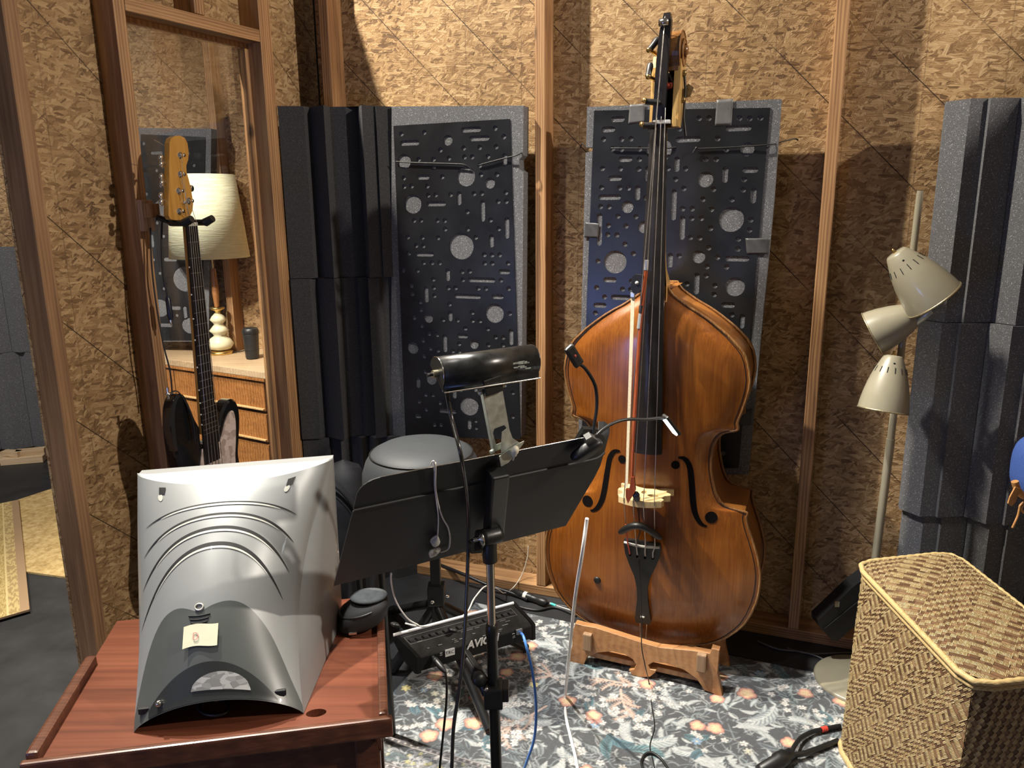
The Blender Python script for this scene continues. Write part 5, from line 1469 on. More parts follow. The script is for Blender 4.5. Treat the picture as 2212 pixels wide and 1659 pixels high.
def arcv(u, v0, h, p=2.0):
    x = (u - .5) / .5
    return v0 + h * abs(x) ** p
m = MB(); NU, NVv = 48, 40
m.grid(lambda u, v: shell(u, v * Mcurve(u)), NU, NVv); m.build('rear_shell', SILV, mon)
m = MB(); m.grid(lambda u, v: shell(u, lerp(Mcurve(u), 1.0, v)), NU, 14); m.build('lower_panel', GREYP, mon)
# top face, side faces and the front bezel
def bez(u, v):
    return lerp(lerp(mTL, mTR, u), lerp(fFL, fFR, u), v)
fwd = -outn
m = MB()
m.grid(lambda u, v: lerp(lerp(mTL, mTR, u), top_edge(u), v) + ZZ * .004 * math.sin(math.pi * v), NU, 6); m.build('top_face', mat_plain('white_grey_plastic', (.42, .44, .42), .35, coat=.2, var=.05, bump=0), mon)
m = MB()
def side_fn(edge_u):
    A0 = (mTR if edge_u else mTL); A1 = (fFR if edge_u else fFL)
    def fn(a, v):
        p = shell(edge_u, v); q = lerp(A0, A1, v)
        return lerp(p, q, a) + (TX if edge_u else -TX) * (.010 * math.sin(math.pi * a) * math.sin(math.pi * v))
    return fn
m.grid(side_fn(1), 12, 30); m.build('side_face', SILV, mon)
m = MB(); m.grid(side_fn(0), 12, 30); m.build('side_face', SILV, mon)
m = MB()
q = [bez(0, 0), bez(1, 0), bez(1, 1), bez(0, 1)]
m.add(q + [p + fwd * .030 for p in q], [(3, 2, 1, 0), (4, 5, 6, 7), (0, 1, 5, 4), (1, 2, 6, 5), (2, 3, 7, 6), (3, 0, 4, 7)]); m.build('front_bezel', SILV, mon)
# arched vent slots
def strip(name, mat, cen, w0, u0, u1, off=.0012, parent=None, n=60):
    m = MB()
    A = []; Bk = []
    for i in range(n + 1):
        u = lerp(u0, u1, i / n); v = cen(u); t = i / n
        hw = w0 * (math.sin(math.pi * min(max(t, .0), 1)) ** .6 + .06) / 2
        A.append(shell(u, v - hw, off)); Bk.append(shell(u, v + hw, off))
    m.add(A + Bk, [(i, i + 1, n + 2 + i, n + 1 + i) for i in range(n)], True)
    return m.build(name, mat, parent or mon)
LIPM = mat_plain('vent_lip', (.50, .50, .44), .35, coat=.2, bump=0)
for v0, h0, u0, u1, wd_ in ((.105, .17, .05, .90, .011), (.165, .24, .03, .92, .015), (.235, .31, .02, .92, .019), (.315, .39, .015, .90, .022)):
    cen = lambda u, v0=v0, h0=h0: arcv(u + .02, v0, h0, 2.1)
    strip('vent_slot', SLOTM, cen, wd_, u0, u1)
    strip('vent_lip', LIPM, lambda u, c=cen, w=wd_: c(u) + w * .62, .010, u0 + .1, u1 - .1, .0016)
# port bay, a dark patch on the shell painted for a recessed look, with its arched lid and the little fabric-like plate
def bay_top(u): return .835 + .17 * (abs(u - .47) / .42) ** 2.0
m = MB(); m.grid(lambda u, v: shell(lerp(.10, .86, u), min(.995, lerp(bay_top(lerp(.10, .86, u)), .995, v)), .0014 + .0), 40, 8); m.build('port_bay', DARKP, mon)
def dome(u, v):
    uu = lerp(.36, .71, u); x = (u - .5) * 2
    t0 = .955 - .075 * math.sqrt(max(0, 1 - x * x)); return shell(uu, lerp(t0, .955 + .006 * x, v), .0032)
m = MB(); m.grid(dome, 24, 6)
t = NT('pale_port_label'); c = t.coord(); vv_ = t.voro(t.mapping(c, rot=(0, 0, .4), scale=(60, 60, 150)), 1.0, 'Color'); sp_ = t.n('ShaderNodeSeparateColor'); t.t.links.new(vv_, sp_.inputs[0])
t.set(Base_Color=t.ramp(sp_.outputs[0], [(.25, (.17, .17, .165)), (.75, (.34, .34, .33))]), Roughness=.55)
m.build('port_plate', t.m, mon)
m = MB(); c_ = shell(.17, .955, .004); m.lathe([(0, -.004), (.0055, -.004), (.006, .004), (.004, .008), (0, .008)], 14, c_, along(outn + ZZ * .3)); m.build('thumb_screw', CHROME, mon)
m = MB(); c_ = shell(.50, .972, -.004)
m.lathe([(0, .001), (.010, .000), (.016, -.004), (.019, -.010)], 20, c_, along(outn + ZZ * .2)); m.build('cable_boss', DARKP, mon)
m = MB(); m.tube([P_z(462 + 33 * math.cos(a), 1528 + 17 * math.sin(a), TZ + .010) for a in [2 * math.pi * k / 18 for k in range(18)]], .0036, 8, closed=True); m.build('cable_ring', BLACK, mon)
# latch holes, badge and note
for u0 in (.135, .790):
    m = MB()
    q = [shell(u0 + .004, .030, .0016), shell(u0 + .042, .026, .0016), shell(u0 + .036, .060, .0016), shell(u0 + .004, .066, .0016)]
    m.add(q, [(0, 1, 2, 3)]); m.build('latch_hole', SLOTM, mon)
    m = MB(); m.add([shell(u0 + .012 + .014 * math.cos(a), .078 + .018 * math.sin(a), .0012) for a in [2 * math.pi * k / 14 for k in range(14)]], [tuple(range(14))]); m.build('finger_scoop', LIPM, mon)
m = MB(); m.tube([shell(.412 + .024 * math.cos(a), .598 + .014 * math.sin(a), .002) for a in [2 * math.pi * k / 20 for k in range(20)]], .0016, 6, closed=True)
m.build('round_badge', LIPM, mon)
for k in range(4):
    m = MB(); v = .632 + .016 * k; hw = .065 - .008 * k
    m.tube([shell(lerp(.414 - hw, .414 + hw, i / 8), v + .005 * math.sin(math.pi * i / 8), .0010) for i in range(9)], .0016, 5); m.build('speaker_slit', SLOTM, mon)
nc = shell(.425, .722, .004)
nx_ = (shell(.55, .728) - shell(.40, .728)).normalized(); ny_ = (shell(.475, .70) - shell(.475, .76)).normalized(); nn_ = nx_.cross(ny_)
if nn_.dot(outn) < 0: nn_ = -nn_
def Nt(a, b, d=0.0): return nc + nx_ * a + ny_ * b + nn_ * (d + .0015 * math.sin(a * 90))
m = MB(); m.grid(lambda u, v: Nt(-.031 + .062 * u + .002 * (v - .5), -.0195 + .039 * v + .0025 * math.sin(u * 5) + .003 * (u - .5)), 12, 6)
note = m.build('paper_note', mat_plain('cream_note', (.70, .69, .50), .8, var=.04, bump=0), mon)
m = MB()
D_ = [(-.0055, -.006), (-.0055, .006), (-.001, .0062), (.0025, .004), (.0035, 0), (.0025, -.004), (-.001, -.0062)]
m.tube([Nt(a - .007, b, .0016) for a, b in D_], .0006, 5, closed=True); m.build('note_letter', mat_plain('pink_marker', (.70, .20, .22), .7, bump=0), note)
for u0 in (.07, .88):
    m = MB(); c_ = shell(u0, .955, .001); m.box(c_, (.020, .008, .012), basis(TX, TY, ZZ), ch=.002); m.build('foot_notch', SLOTM, mon)

# ---------------------------------------------------------------- headphone pouch
pc_ = P_z(786, 1352, TZ)
pouch = thing('zip_pouch', 'small black zip pouch lying on the side table beside the silver display', 'pouch', pc_)
POU = mat_plain('black_pouch_fabric', (.014, .014, .015), .75, var=.2, scale=300, bump=.15)
def pblob(u, v):
    a = u * 2 * math.pi; b = (v - .5) * math.pi
    cx_ = math.copysign(abs(math.cos(a)) ** .75, math.cos(a)); sy_ = math.copysign(abs(math.sin(a)) ** .75, math.sin(a))
    cb_ = abs(math.cos(b)) ** .5
    return pc_ + TX * (.055 * cx_ * cb_ + .010 * math.sin(b)) + TY * (.050 * sy_ * cb_) + ZZ * (.034 + .033 * math.copysign(abs(math.sin(b)) ** .8, math.sin(b)) + .010 * cx_ * cb_)
m = MB(); m.grid(pblob, 32, 14); m.build('pouch_body', POU, pouch)
m = MB(); m.lathe([(.040, -.002), (.042, .002), (.030, .004), (0, .005)], 26, pc_ + Vector((.014, .004, .072)), basis(TX, TY, (ZZ - TX * .22).normalized()), sy=.85); m.build('lid_panel', mat_plain('grey_pouch_lid', (.075, .085, .092), .8, var=.25, scale=60, bump=.1), pouch)
m = MB(); m.tube([pc_ + TX * (.053 * math.cos(a)) + TY * (.047 * math.sin(a)) + ZZ * (.050 + .012 * math.cos(a)) for a in [2 * math.pi * k / 26 for k in range(26)]], .0035, 6, closed=True); m.build('zip', BLACK, pouch)
m = MB(); m.box(P_z(762, 1368, TZ + .012), (.018, .004, .006), MT, ch=.0015); m.build('zip_pull', CHROME, pouch)

# ---------------------------------------------------------------- stool and the dark things behind the desk
st = P_z(915, 927, .765); SC = Vector((-.262, st.y - .165, 0))
stool = thing('padded_stool', 'tall stool with a round black padded seat, behind the music desk', 'stool', SC)
SEATM = mat_plain('black_seat_vinyl', (.030, .034, .038), .62, var=.2, scale=400, bump=.12)
m = MB(); m.lathe([(0, .775), (.07, .772), (.115, .764), (.138, .752), (.146, .744), (.160, .722), (.170, .690), (.172, .650), (.166, .622), (.155, .612), (0, .612)], 44, SC); m.build('seat', SEATM, stool)
m = MB(); m.tube([SC + Vector((.1465 * math.cos(a), .1465 * math.sin(a), .745)) for a in [2 * math.pi * k / 44 for k in range(44)]], .0024, 6, closed=True); m.build('seat_piping', BLACK, stool)
pc0 = P_y(943, 1290, SC.y)
ctr = Vector((pc0.x, SC.y, 0))
m = MB(); m.box(ctr + ZZ * .34, (.030, .030, .55), ch=.003); m.build('post', BLACKM, stool)
m = MB(); m.box(ctr + ZZ * .30, (.05, .05, .06), ch=.004); m.build('collar', BLACKM, stool)
for fx, fy in ((850, 1443), (848, 1318)):
    f_ = P_z(fx, fy, .018)
    m = MB(); m.tube([ctr + ZZ * .27, f_], .014, 10); lg = m.build('leg', BLACKM, stool)
    dr = (f_ - ctr - ZZ * .27).normalized()
    m = MB(); m.tube([f_ - dr * .075, f_ + dr * .004], .0165, 12); m.build('rubber_foot', BLACK, lg)
for dx, dy in ((.27, .16), (.16, -.24)):
    f_ = ctr + Vector((dx, dy, .016))
    m = MB(); m.tube([ctr + ZZ * .27, f_], .014, 10); lg = m.build('leg', BLACKM, stool)
for px, py in ((934, 1300), (966, 1288)):
    m = MB(); m.lathe([(0, 0), (.007, 0), (.006, .005), (0, .006)], 12, P_y(px, py, SC.y - .028), along((0, -1, 0))); m.build('bolt', CHROME, stool)
# soft bag slumped in the corner
bg = thing('gig_bag', 'soft black bag slumped in the corner between silver display and stool', 'bag', (-.60, 2.28, 0))
BAGM = mat_plain('black_nylon', (.006, .0065, .009), .7, var=.25, scale=90, bump=.2)
def bagf(u, v):
    a = u * 2 * math.pi; z = v
    prf = interp([(0, .85), (.15, 1.0), (.6, .95), (.85, .72), (.96, .42), (1, 0)], z)
    r = 1 + .05 * math.sin(3 * a + z * 5)
    return Vector((-.575, 2.30, .003)) + Vector((.135 * math.cos(a) * prf * r, .12 * math.sin(a) * prf * r, .64 * z)) + Vector((.06 * z - .03, .05 * z, 0))
m = MB(); m.grid(bagf, 30, 24); m.build('bag_body', BAGM, bg)
for k, o_ in enumerate((.0, .035)):
    pts = [Vector((-.66, 2.165 - .01 * k, .54 + o_)), Vector((-.60, 2.15, .62 + o_)), Vector((-.52, 2.14, .60 + o_)), Vector((-.46, 2.15, .50 + o_)), Vector((-.43, 2.16, .36 + o_)), Vector((-.44, 2.15, .25))]
    m = MB(); m.tube(smooth_path(pts), .016, 8, flat=.4); m.build('strap', mat_plain('strap_webbing', (.010, .011, .014), .75, scale=300, bump=.1), bg)
cb_ = P_y(763, 1238, 1.80)
fch = thing('folding_chair', 'folded chair with a pale beige back edge, hidden behind the music desk', 'chair', P_y(775, 1400, 1.80))
card = MB()
q = [(748, 1236), (750, 1206), (756, 1194), (764, 1189), (830, 1180), (830, 1226), (764, 1246)]
vq = [P_y(*p, 1.80) for p in q]; vb = [p + Vector((0, .012, 0)) for p in vq]
card.add(vq + vb, [tuple(range(6, -1, -1)), tuple(range(7, 14))] + [(i, (i + 1) % 7, 7 + (i + 1) % 7, 7 + i) for i in range(7)])
card.build('backrest', mat_plain('beige_board', (.52, .42, .36), .6, bump=0), fch)
for px in (772, 822):
    a_ = P_y(px, 1215, 1.812)
    m = MB(); m.tube([a_, Vector((a_.x, 1.86, .004))], .009, 8); m.build('leg', BLACKM, fch)
# ---------------------------------------------------------------- bass guitar on its wall hanger
GO = P_y(409, 486, 2.275)
gN = Vector((.95, -.31, 0)).normalized(); gU = Vector((.31, .95, 0)).normalized()
gV = (ZZ + gU * .020).normalized()
def Gt(u, v, n=0.0): return GO + gU * u + gV * v + gN * n
def gq2(px, py, n=0.0):
    p = P_pl(px, py, GO + gN * n, gN) - GO
    return p.dot(gU), p.dot(gV)
gtr = thing('bass_guitar', 'black bass guitar with pearl pickguard and amber headstock, hanging by the window', 'guitar', Gt(0, -.9))
AMBER = mat_wood('amber_maple', (.36, .17, .030), (.52, .27, .055), (.62, .35, .09), rough=.28, knots=False, rings=.15, coat=.6, bump=.02)
GBLK = mat_plain('gloss_black_lacquer', (.008, .008, .009), .10, coat=1.0, var=.1, bump=0)
hs = [(364, 308), (367, 299), (374, 294), (386, 293), (396, 298), (402, 309), (405, 330), (404, 345), (400, 358), (401, 372), (406, 388), (410, 405), (414, 425), (416, 440), (415, 455), (410, 466), (414, 480), (399, 484), (394, 476), (376, 474), (368, 472), (364, 464)]
hp = [gq2(*p) for p in hs][::-1]
vs_, fs = fill_plate([hp], .016, .001); m = MB(); m.add([Gt(x, y, z - .016) for x, y, z in vs_], fs); m.build('headstock', AMBER, gtr)
m = MB()
def nk(v, hw, dep): return [Gt(hw * math.cos(a), v, .004 - dep * math.sin(a)) for a in [math.pi * k / 8 for k in range(9)]]
secs = [nk(.0, .022, .021), nk(-.1, .0235, .022), nk(-.40, .028, .023), nk(-.62, .031, .025)]
m.add([p for s in secs for p in s], [(j * 9 + i, j * 9 + i + 1, (j + 1) * 9 + i + 1, (j + 1) * 9 + i) for j in range(3) for i in range(8)], True)
m.build('neck', AMBER, gtr)
m = MB()
fbq = [(-.022, .0), (.022, .0), (.033, -.715), (-.033, -.715)]
m.prism(fbq[::-1], .004, .0105, lambda a, b, t: Gt(a, b, t)); fbo = m.build('fingerboard', EBONY, gtr)
L34 = .864
for k in range(1, 23):
    v = -L34 * (1 - 2 ** (-k / 12)); hw = .022 + .011 * (-v / .715)
    m = MB(); m.tube([Gt(-hw, v, .0112), Gt(hw, v, .0112)], .0010, 5); m.build('fret', STEEL, fbo)
    if k in (3, 5, 7, 9, 12, 15, 17, 19, 21):
        m = MB(); vm = v + .018; m.lathe([(0, -.001), (.0026, -.001), (.0026, .001), (0, .001)], 8, Gt(-hw - .0002, vm, .007), along(gU)); m.build('side_dot', WHITE, fbo)
m = MB(); m.box(Gt(0, .002, .008), (.045, .006, .010), basis(gU, gN, gV)); m.build('nut', WHITE, gtr)
bodyp = [(a * (.84 if a < -.04 else 1.0), b) for a, b in [(-.036, -.60), (-.060, -.575), (-.085, -.520), (-.105, -.490), (-.130, -.488), (-.150, -.515), (-.160, -.565), (-.157, -.640), (-.142, -.720), (-.142, -.800), (-.160, -.90), (-.175, -.98), (-.165, -1.05), (-.115, -1.095), (-.02, -1.11), (.08, -1.10), (.15, -1.06), (.185, -.98), (.175, -.89), (.145, -.81), (.130, -.74), (.140, -.68), (.150, -.62), (.146, -.575), (.125, -.555), (.098, -.560), (.072, -.590), (.050, -.64), (.036, -.655), (0, -.66), (-.036, -.655)]]
sm = [(p.x, p.y) for p in smooth_path([Vector((a, b, 0)) for a, b in bodyp] + [Vector((bodyp[0][0], bodyp[0][1], 0))], 4)[:-1]]
vs_, fs = fill_plate([sm[::-1]], .030, .007); m = MB(); m.add([Gt(x, y, z - .036) for x, y, z in vs_], fs, False); bo = m.build('body', GBLK, gtr)
pg = [(-.034, -.665), (.034, -.665), (.050, -.66), (.075, -.615), (.098, -.588), (.120, -.585), (.128, -.62), (.122, -.68), (.112, -.75), (.122, -.84), (.135, -.92), (.10, -.98), (.02, -.97), (-.05, -.90), (-.075, -.80), (-.05, -.72)]
PEARL = NT('pearloid'); c = PEARL.coord(); v_ = PEARL.voro(c, 55, 'Color'); sp_ = PEARL.n('ShaderNodeSeparateColor'); PEARL.t.links.new(v_, sp_.inputs[0]); PEARL.set(Base_Color=PEARL.ramp(sp_.outputs[0], [(.2, (.42, .33, .29)), (.8, (.66, .55, .50))]), Roughness=.3)
smp = [(p.x, p.y) for p in smooth_path([Vector((a, b, 0)) for a, b in pg] + [Vector((pg[0][0], pg[0][1], 0))], 4)[:-1]]
vs_, fs = fill_plate([smp[::-1]], .0025); m = MB(); m.add([Gt(x, y, z + .0015) for x, y, z in vs_], fs); m.build('pickguard', PEARL.m, gtr)
for k in range(5):
    a = -.0165 + .033 * k / 4
    m = MB(); m.tube([Gt(a, .003, .0135), Gt(a * 1.9, -.90, .022)], .0010, 5); m.tube([Gt(a, .003, .0135), Gt(*gq2(*((388, 337), (388, 377), (386, 414), (389, 457), (408, 436))[k], .006), .008)], .0008, 5); m.build('string', STEEL, gtr)
for px, py in ((388, 335), (389, 376), (386, 412), (388, 456), (408, 434)):
    c_ = Gt(*gq2(px, py, .003), .0)
    m = MB(); m.lathe([(.0095, 0), (.0095, .003), (.0045, .004), (.0042, .014), (.0052, .016), (0, .0165)], 14, c_, basis(gU, gV, gN)); m.build('tuner_post', CHROME, gtr)
m = MB(); c_ = Gt(*gq2(397, 437, .003), .0); m.lathe([(.005, 0), (.005, .007), (.003, .009), (0, .009)], 12, c_, basis(gU, gV, gN)); m.build('string_guide', CHROME, gtr)
for px, py in ((349, 348), (350, 389), (349, 430)):
    pl_ = P_pl(px, py, Gt(0, 0, -.012), gN)
    root_ = P_pl(366, py + 10, Gt(0, 0, -.010), gN)
    m = MB(); m.tube([root_, pl_.lerp(root_, .35)], .0035, 8); tk = m.build('tuner_key', CHROME, gtr)
    m = MB()
    for sx_ in (-1, 1):
        m.lathe([(0, -.004), (.008, -.004), (.0105, 0), (.008, .004), (0, .004)], 14, pl_ + gV * (.0085 * sx_), along(gN), sx=.9)
    m.build('key_wing', CHROME, tk)
pl_ = P_pl(413, 407, Gt(0, 0, -.010), gN); m = MB(); m.lathe([(0, -.003), (.009, -.003), (.010, 0), (.009, .003), (0, .003)], 12, pl_, along(gN)); m.build('tuner_key', CHROME, gtr)
m = MB(); m.tube(smooth_path([P_pl(372, 318, Gt(0, 0, -.006), gN), P_pl(358, 316, Gt(0, 0, -.004), gN), P_pl(346, 309, Gt(0, 0, -.004), gN), P_pl(333, 302, Gt(0, 0, -.004), gN)]), .0007, 5); m.build('string_end', STEEL, gtr)
m = MB()
for k in range(7):
    c_ = Gt(*gq2(403 + k * 1.1, 388 + k * 5.5, .0005), .0004); m.box(c_, (.010, .0015, .0004), basis(gU, gV, gN))
m.build('script_mark', mat_plain('brown_script', (.10, .05, .02), .6, bump=0), gtr)
m = MB(); c_ = Gt(-.128, -.487, -.018); m.lathe([(.004, 0), (.004, .010), (.009, .014), (.007, .018), (0, .019)], 12, c_, along(gV)); m.tube([c_ + gV * .018, c_ + gV * .034], .004, 8); m.build('strap_button', CHROME, gtr)
m = MB(); m.tube(smooth_path([c_ + gV * .012, c_ + gU * .03 + gV * .014 + gN * .01, c_ + gU * .05 - gV * .06 + gN * .03, c_ + gU * .055 - gV * .14 + gN * .03]), .006, 6, flat=.3); m.build('strap_end', BLACK, gtr)
# hanger
s_, z_ = Lsz(312, 466, .02)
hang = thing('guitar_hanger', 'black padded yoke hanger on a small pine block, holding the bass guitar', 'hanger', Lw(s_, z_, 0))
m = MB(); m.box(Lw(-.418, z_, .011), (.036, .022, .088), Matrix.Rotation(frame_angle(LD), 3, 'Z'), ch=.002); m.build('mount_block', mat_wood('hanger_pine', (.30, .18, .10), (.46, .30, .18), (.58, .42, .27), rough=.6, knots=False), hang)
m = MB(); m.box(Lw(-.418, z_ + .014, .036), (.034, .028, .040), Matrix.Rotation(frame_angle(LD), 3, 'Z'), ch=.002); m.build('stub_block', PINE, hang)
yk = Gt(0, .006, -.030)
m = MB(); m.tube([Lw(-.418, z_ - .004, .056), yk + gU * -.004 - gN * .02], .0085, 10); m.build('stem', BLACKM, hang)
m = MB()
for sg in (-1, 1):
    m.tube(smooth_path([yk - gN * .016, yk + gU * (sg * .030) - gN * .008, yk + gU * (sg * .044) + gN * .016, yk + gU * (sg * .044) + gN * .055]), .009, 10)
m.build('yoke', BLACK, hang)
for sg in (-1, 1):
    m = MB(); m.tube([yk + gU * (sg * .044) + gN * .05, yk + gU * (sg * .044) + gN * .078 + ZZ * .012], [.0125, .0105], 12); m.build('yoke_pad', BLACK, hang)
# cables hanging from the hanger
hc = P_y(346, 500, 2.265)
gc = thing('instrument_cable', 'black instrument cable with a silver tipped plug hanging beside the guitar neck', 'cable', hc)
pe = P_y(362, 640, 2.245)
m = MB(); m.tube(smooth_path([P_y(350, 480, 2.265), P_y(349, 520, 2.255), P_y(352, 590, 2.245), pe]), .0028, 8); m.build('lead', RUBBER, gc)
m = MB(); e2 = P_y(369, 691, 2.245); m.tube([pe, pe.lerp(e2, .1), pe.lerp(e2, .85), e2], [.004, .0075, .0085, .006], 12); m.build('plug', mat_plain('navy_plug', (.012, .016, .03), .35), gc)
m = MB(); e3 = P_y(371, 704, 2.245); m.tube([e2, e2.lerp(e3, .5), e3], [.0035, .0035, .002], 8); m.build('plug_tip', CHROME, gc)
cable('instrument_cable', 'thin black cable falling from the hanger to the guitar body', [P_y(325, 492, 2.265), P_y(327, 560, 2.255), P_y(335, 640, 2.245), P_y(352, 740, 2.235), P_y(367, 800, 2.235), P_y(372, 850, 2.235)], .0024, RUBBER)

# ---------------------------------------------------------------- floor lamp
CREAM = mat_plain('cream_enamel', (.30, .275, .195), .34, coat=.3, var=.06, scale=14, bump=.02)
LPb = P_z(1858, 1474, 0)
LY = LPb.y
lampf = thing('floor_lamp', 'cream pole floor lamp with three cone shades, between middle stud and right foam', 'floor lamp', LPb)
pt_ = P_y(1988, 412, LY); pm_ = P_y(1892, 1200, LY)
m = MB(); m.lathe([(.132, .002), (.134, .008), (.128, .014), (.05, .024), (.018, .030), (0, .030)], 40, LPb); m.build('base', CREAM, lampf)
m = MB(); p0 = LPb + ZZ * .028
d_ = P_y(1924, 950, LY)
m.tube([p0, pm_, d_], .0115, 14); m.tube([d_, d_ + (pt_ - d_) * .004], .0118, 14); m.tube([d_, pt_ - ZZ * .01, pt_], [.0098, .0088, .0075], 14); m.build('pole', CREAM, lampf)
GOLDR = mat_plain('beaded_brass_rim', (.42, .36, .22), .4, .7, var=.4, scale=300, bump=.3)
INS = mat_plain('shade_inside', (.70, .68, .60), .5, bump=0)
def shade(a, b, r1, D, depth=0.0, vents=True):
    """cone shade: cap at a, mouth centre at b"""
    ax_ = (b - a); L = ax_.length; ax_ = ax_.normalized(); Mx = along(ax_)
    m = MB()
    prof = [(0, -.001), (r1 * .33, 0), (r1 * .39, L * .03), (r1 * .52, L * .16), (r1 * .67, L * .32), (r1 * .80, L * .50), (r1 * .905, L * .70), (r1 * .975, L * .88), (r1, L)]
    m.lathe(prof, 36, a, Mx)
    m.v = m.v; s_ = m.build('shade', CREAM, lampf)
    m = MB(); m.lathe([(r1 * .97, L * .99), (r1 * .875, L * .70), (r1 * .64, L * .34), (r1 * .3, L * .10), (0, L * .08)], 30, a, Mx); m.build('shade_lining', INS, s_)
    m = MB(); m.lathe([(r1 * 1.0, L * .985), (r1 * 1.022, L * .992), (r1 * 1.022, L * 1.012), (r1 * .95, L * 1.016)], 40, a, Mx); m.build('rim', GOLDR, s_)
    m = MB(); m.lathe([(0, -.013), (.003, -.012), (.004, -.004), (.006, 0), (0, .001)], 10, a, Mx); m.build('finial', BRASS, s_)
    m = MB(); m.lathe([(.012, L * .1), (.013, L * .5), (.026, L * .70), (.030, L * .86), (.020, L * .98), (0, L * 1.0)], 18, a, Mx); m.build('bulb', mat_plain('bulb_glass', (.75, .75, .72), .12, coat=.5, bump=0), s_)
    if vents:
        m = MB()
        for k in range(14):
            an = 2 * math.pi * k / 14
            e1 = Mx @ Vector((math.cos(an), math.sin(an), 0))
            pA = a + e1 * (r1 * .575) + ax_ * (L * .215); pB = a + e1 * (r1 * .665) + ax_ * (L * .315)
            m.tube([pA + e1 * .0006, pB + e1 * .0006], .0010, 4)
        v_ = m.build('vent_slits', SLOTM, s_); v_['kind'] = 'stuff'
        m = MB(); e1 = Vector((-.3, -.95, 0)); e1 = (e1 - ax_ * e1.dot(ax_)).normalized(); c_ = a + e1 * (r1 * .505) + ax_ * (L * .14); m.lathe([(0, 0), (.0024, 0), (.0024, .001), (0, .0012)], 10, c_, along(e1)); m.build('set_screw', SLOTM, s_)
    return s_
shade(P_y(1934, 546, LY - .07), P_y(2018, 648, LY - .10), .072, 0)
shade(P_y(1990, 672, LY - .045), P_y(1885, 720, LY + .0), .062, 0, vents=False)
shade(P_y(1930, 768, LY - .055), P_y(1907, 886, LY - .075), .064, 0)
for a, b in ((P_y(1963, 640, LY), P_y(1975, 625, LY - .06)), (P_y(1954, 700, LY), P_y(1972, 694, LY - .045)), (P_y(1935, 850, LY), P_y(1925, 830, LY - .05))):
    m = MB(); m.tube([a, a.lerp(b, .5), b], .007, 8); m.build('swivel_arm', CREAM, lampf)
m = MB(); c_ = P_y(1998, 682, LY - .085); m.tube([P_y(1978, 700, LY - .05), c_, P_y(2010, 672, LY - .085)], [.008, .010, .009], 10); m.build('socket', ZINC, lampf)

# ---------------------------------------------------------------- wicker hamper
HZ = .50
hA = P_z(1850, 1226, HZ); hE = P_z(2098, 1488, HZ); hB = P_z(2046, 1214, HZ); hC = P_z(2214, 1474, HZ)
eR = (hC - hE).normalized()
hC = hE + eR * .285
hB2 = hC + (hA - hE) * 1.02
hamper = thing('wicker_hamper', 'tall straw coloured woven hamper with a lid, at the right front of the rug', 'hamper', Vector(((hA.x + hC.x) / 2, (hA.y + hC.y) / 2, 0)))
foot = P_z(1803, 1606, 0)
def chamfer_rect(pts, r):
    out = []
    n = len(pts)
    for i in range(n):
        p = pts[i]; a = (pts[i - 1] - p).normalized(); b = (pts[(i + 1) % n] - p).normalized()
        for t in (0, .5, 1):
            q = (p + a * r) * (1 - t) ** 2 + p * 2 * t * (1 - t) + (p + b * r) * t ** 2
            out.append(q)
    return out
ringT = [hA, hB2, hC, hE]                        # far left, far right, near right, near left
ctrT = sum(ringT, Vector()) / 4
fo = foot - Vector((hA.x, hA.y, 0))
def footp(p):
    q = Vector((p.x, p.y, 0)); c0 = Vector((ctrT.x, ctrT.y, 0))
    return c0 + (q - c0) * 1.0 + Vector((fo.x, fo.y, 0)) * 1.0
ringB = [footp(p) + ZZ * .002 for p in ringT]
cT = chamfer_rect(ringT, .05); cB_ = chamfer_rect(ringB, .05)
STRAWC = np.array([(.68, .53, .26), (.58, .43, .19), (.76, .62, .34)]); BROWNC = np.array([(.13, .065, .03), (.22, .12, .058), (.32, .20, .10)])
WV = NT('woven_rush')
at_ = WV.n('ShaderNodeAttribute', attribute_name='strand')
c = WV.coord()
nz = WV.noise(c, 260, 2)
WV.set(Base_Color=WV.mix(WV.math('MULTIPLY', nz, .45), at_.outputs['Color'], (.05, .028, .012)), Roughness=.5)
WICK = WV.m
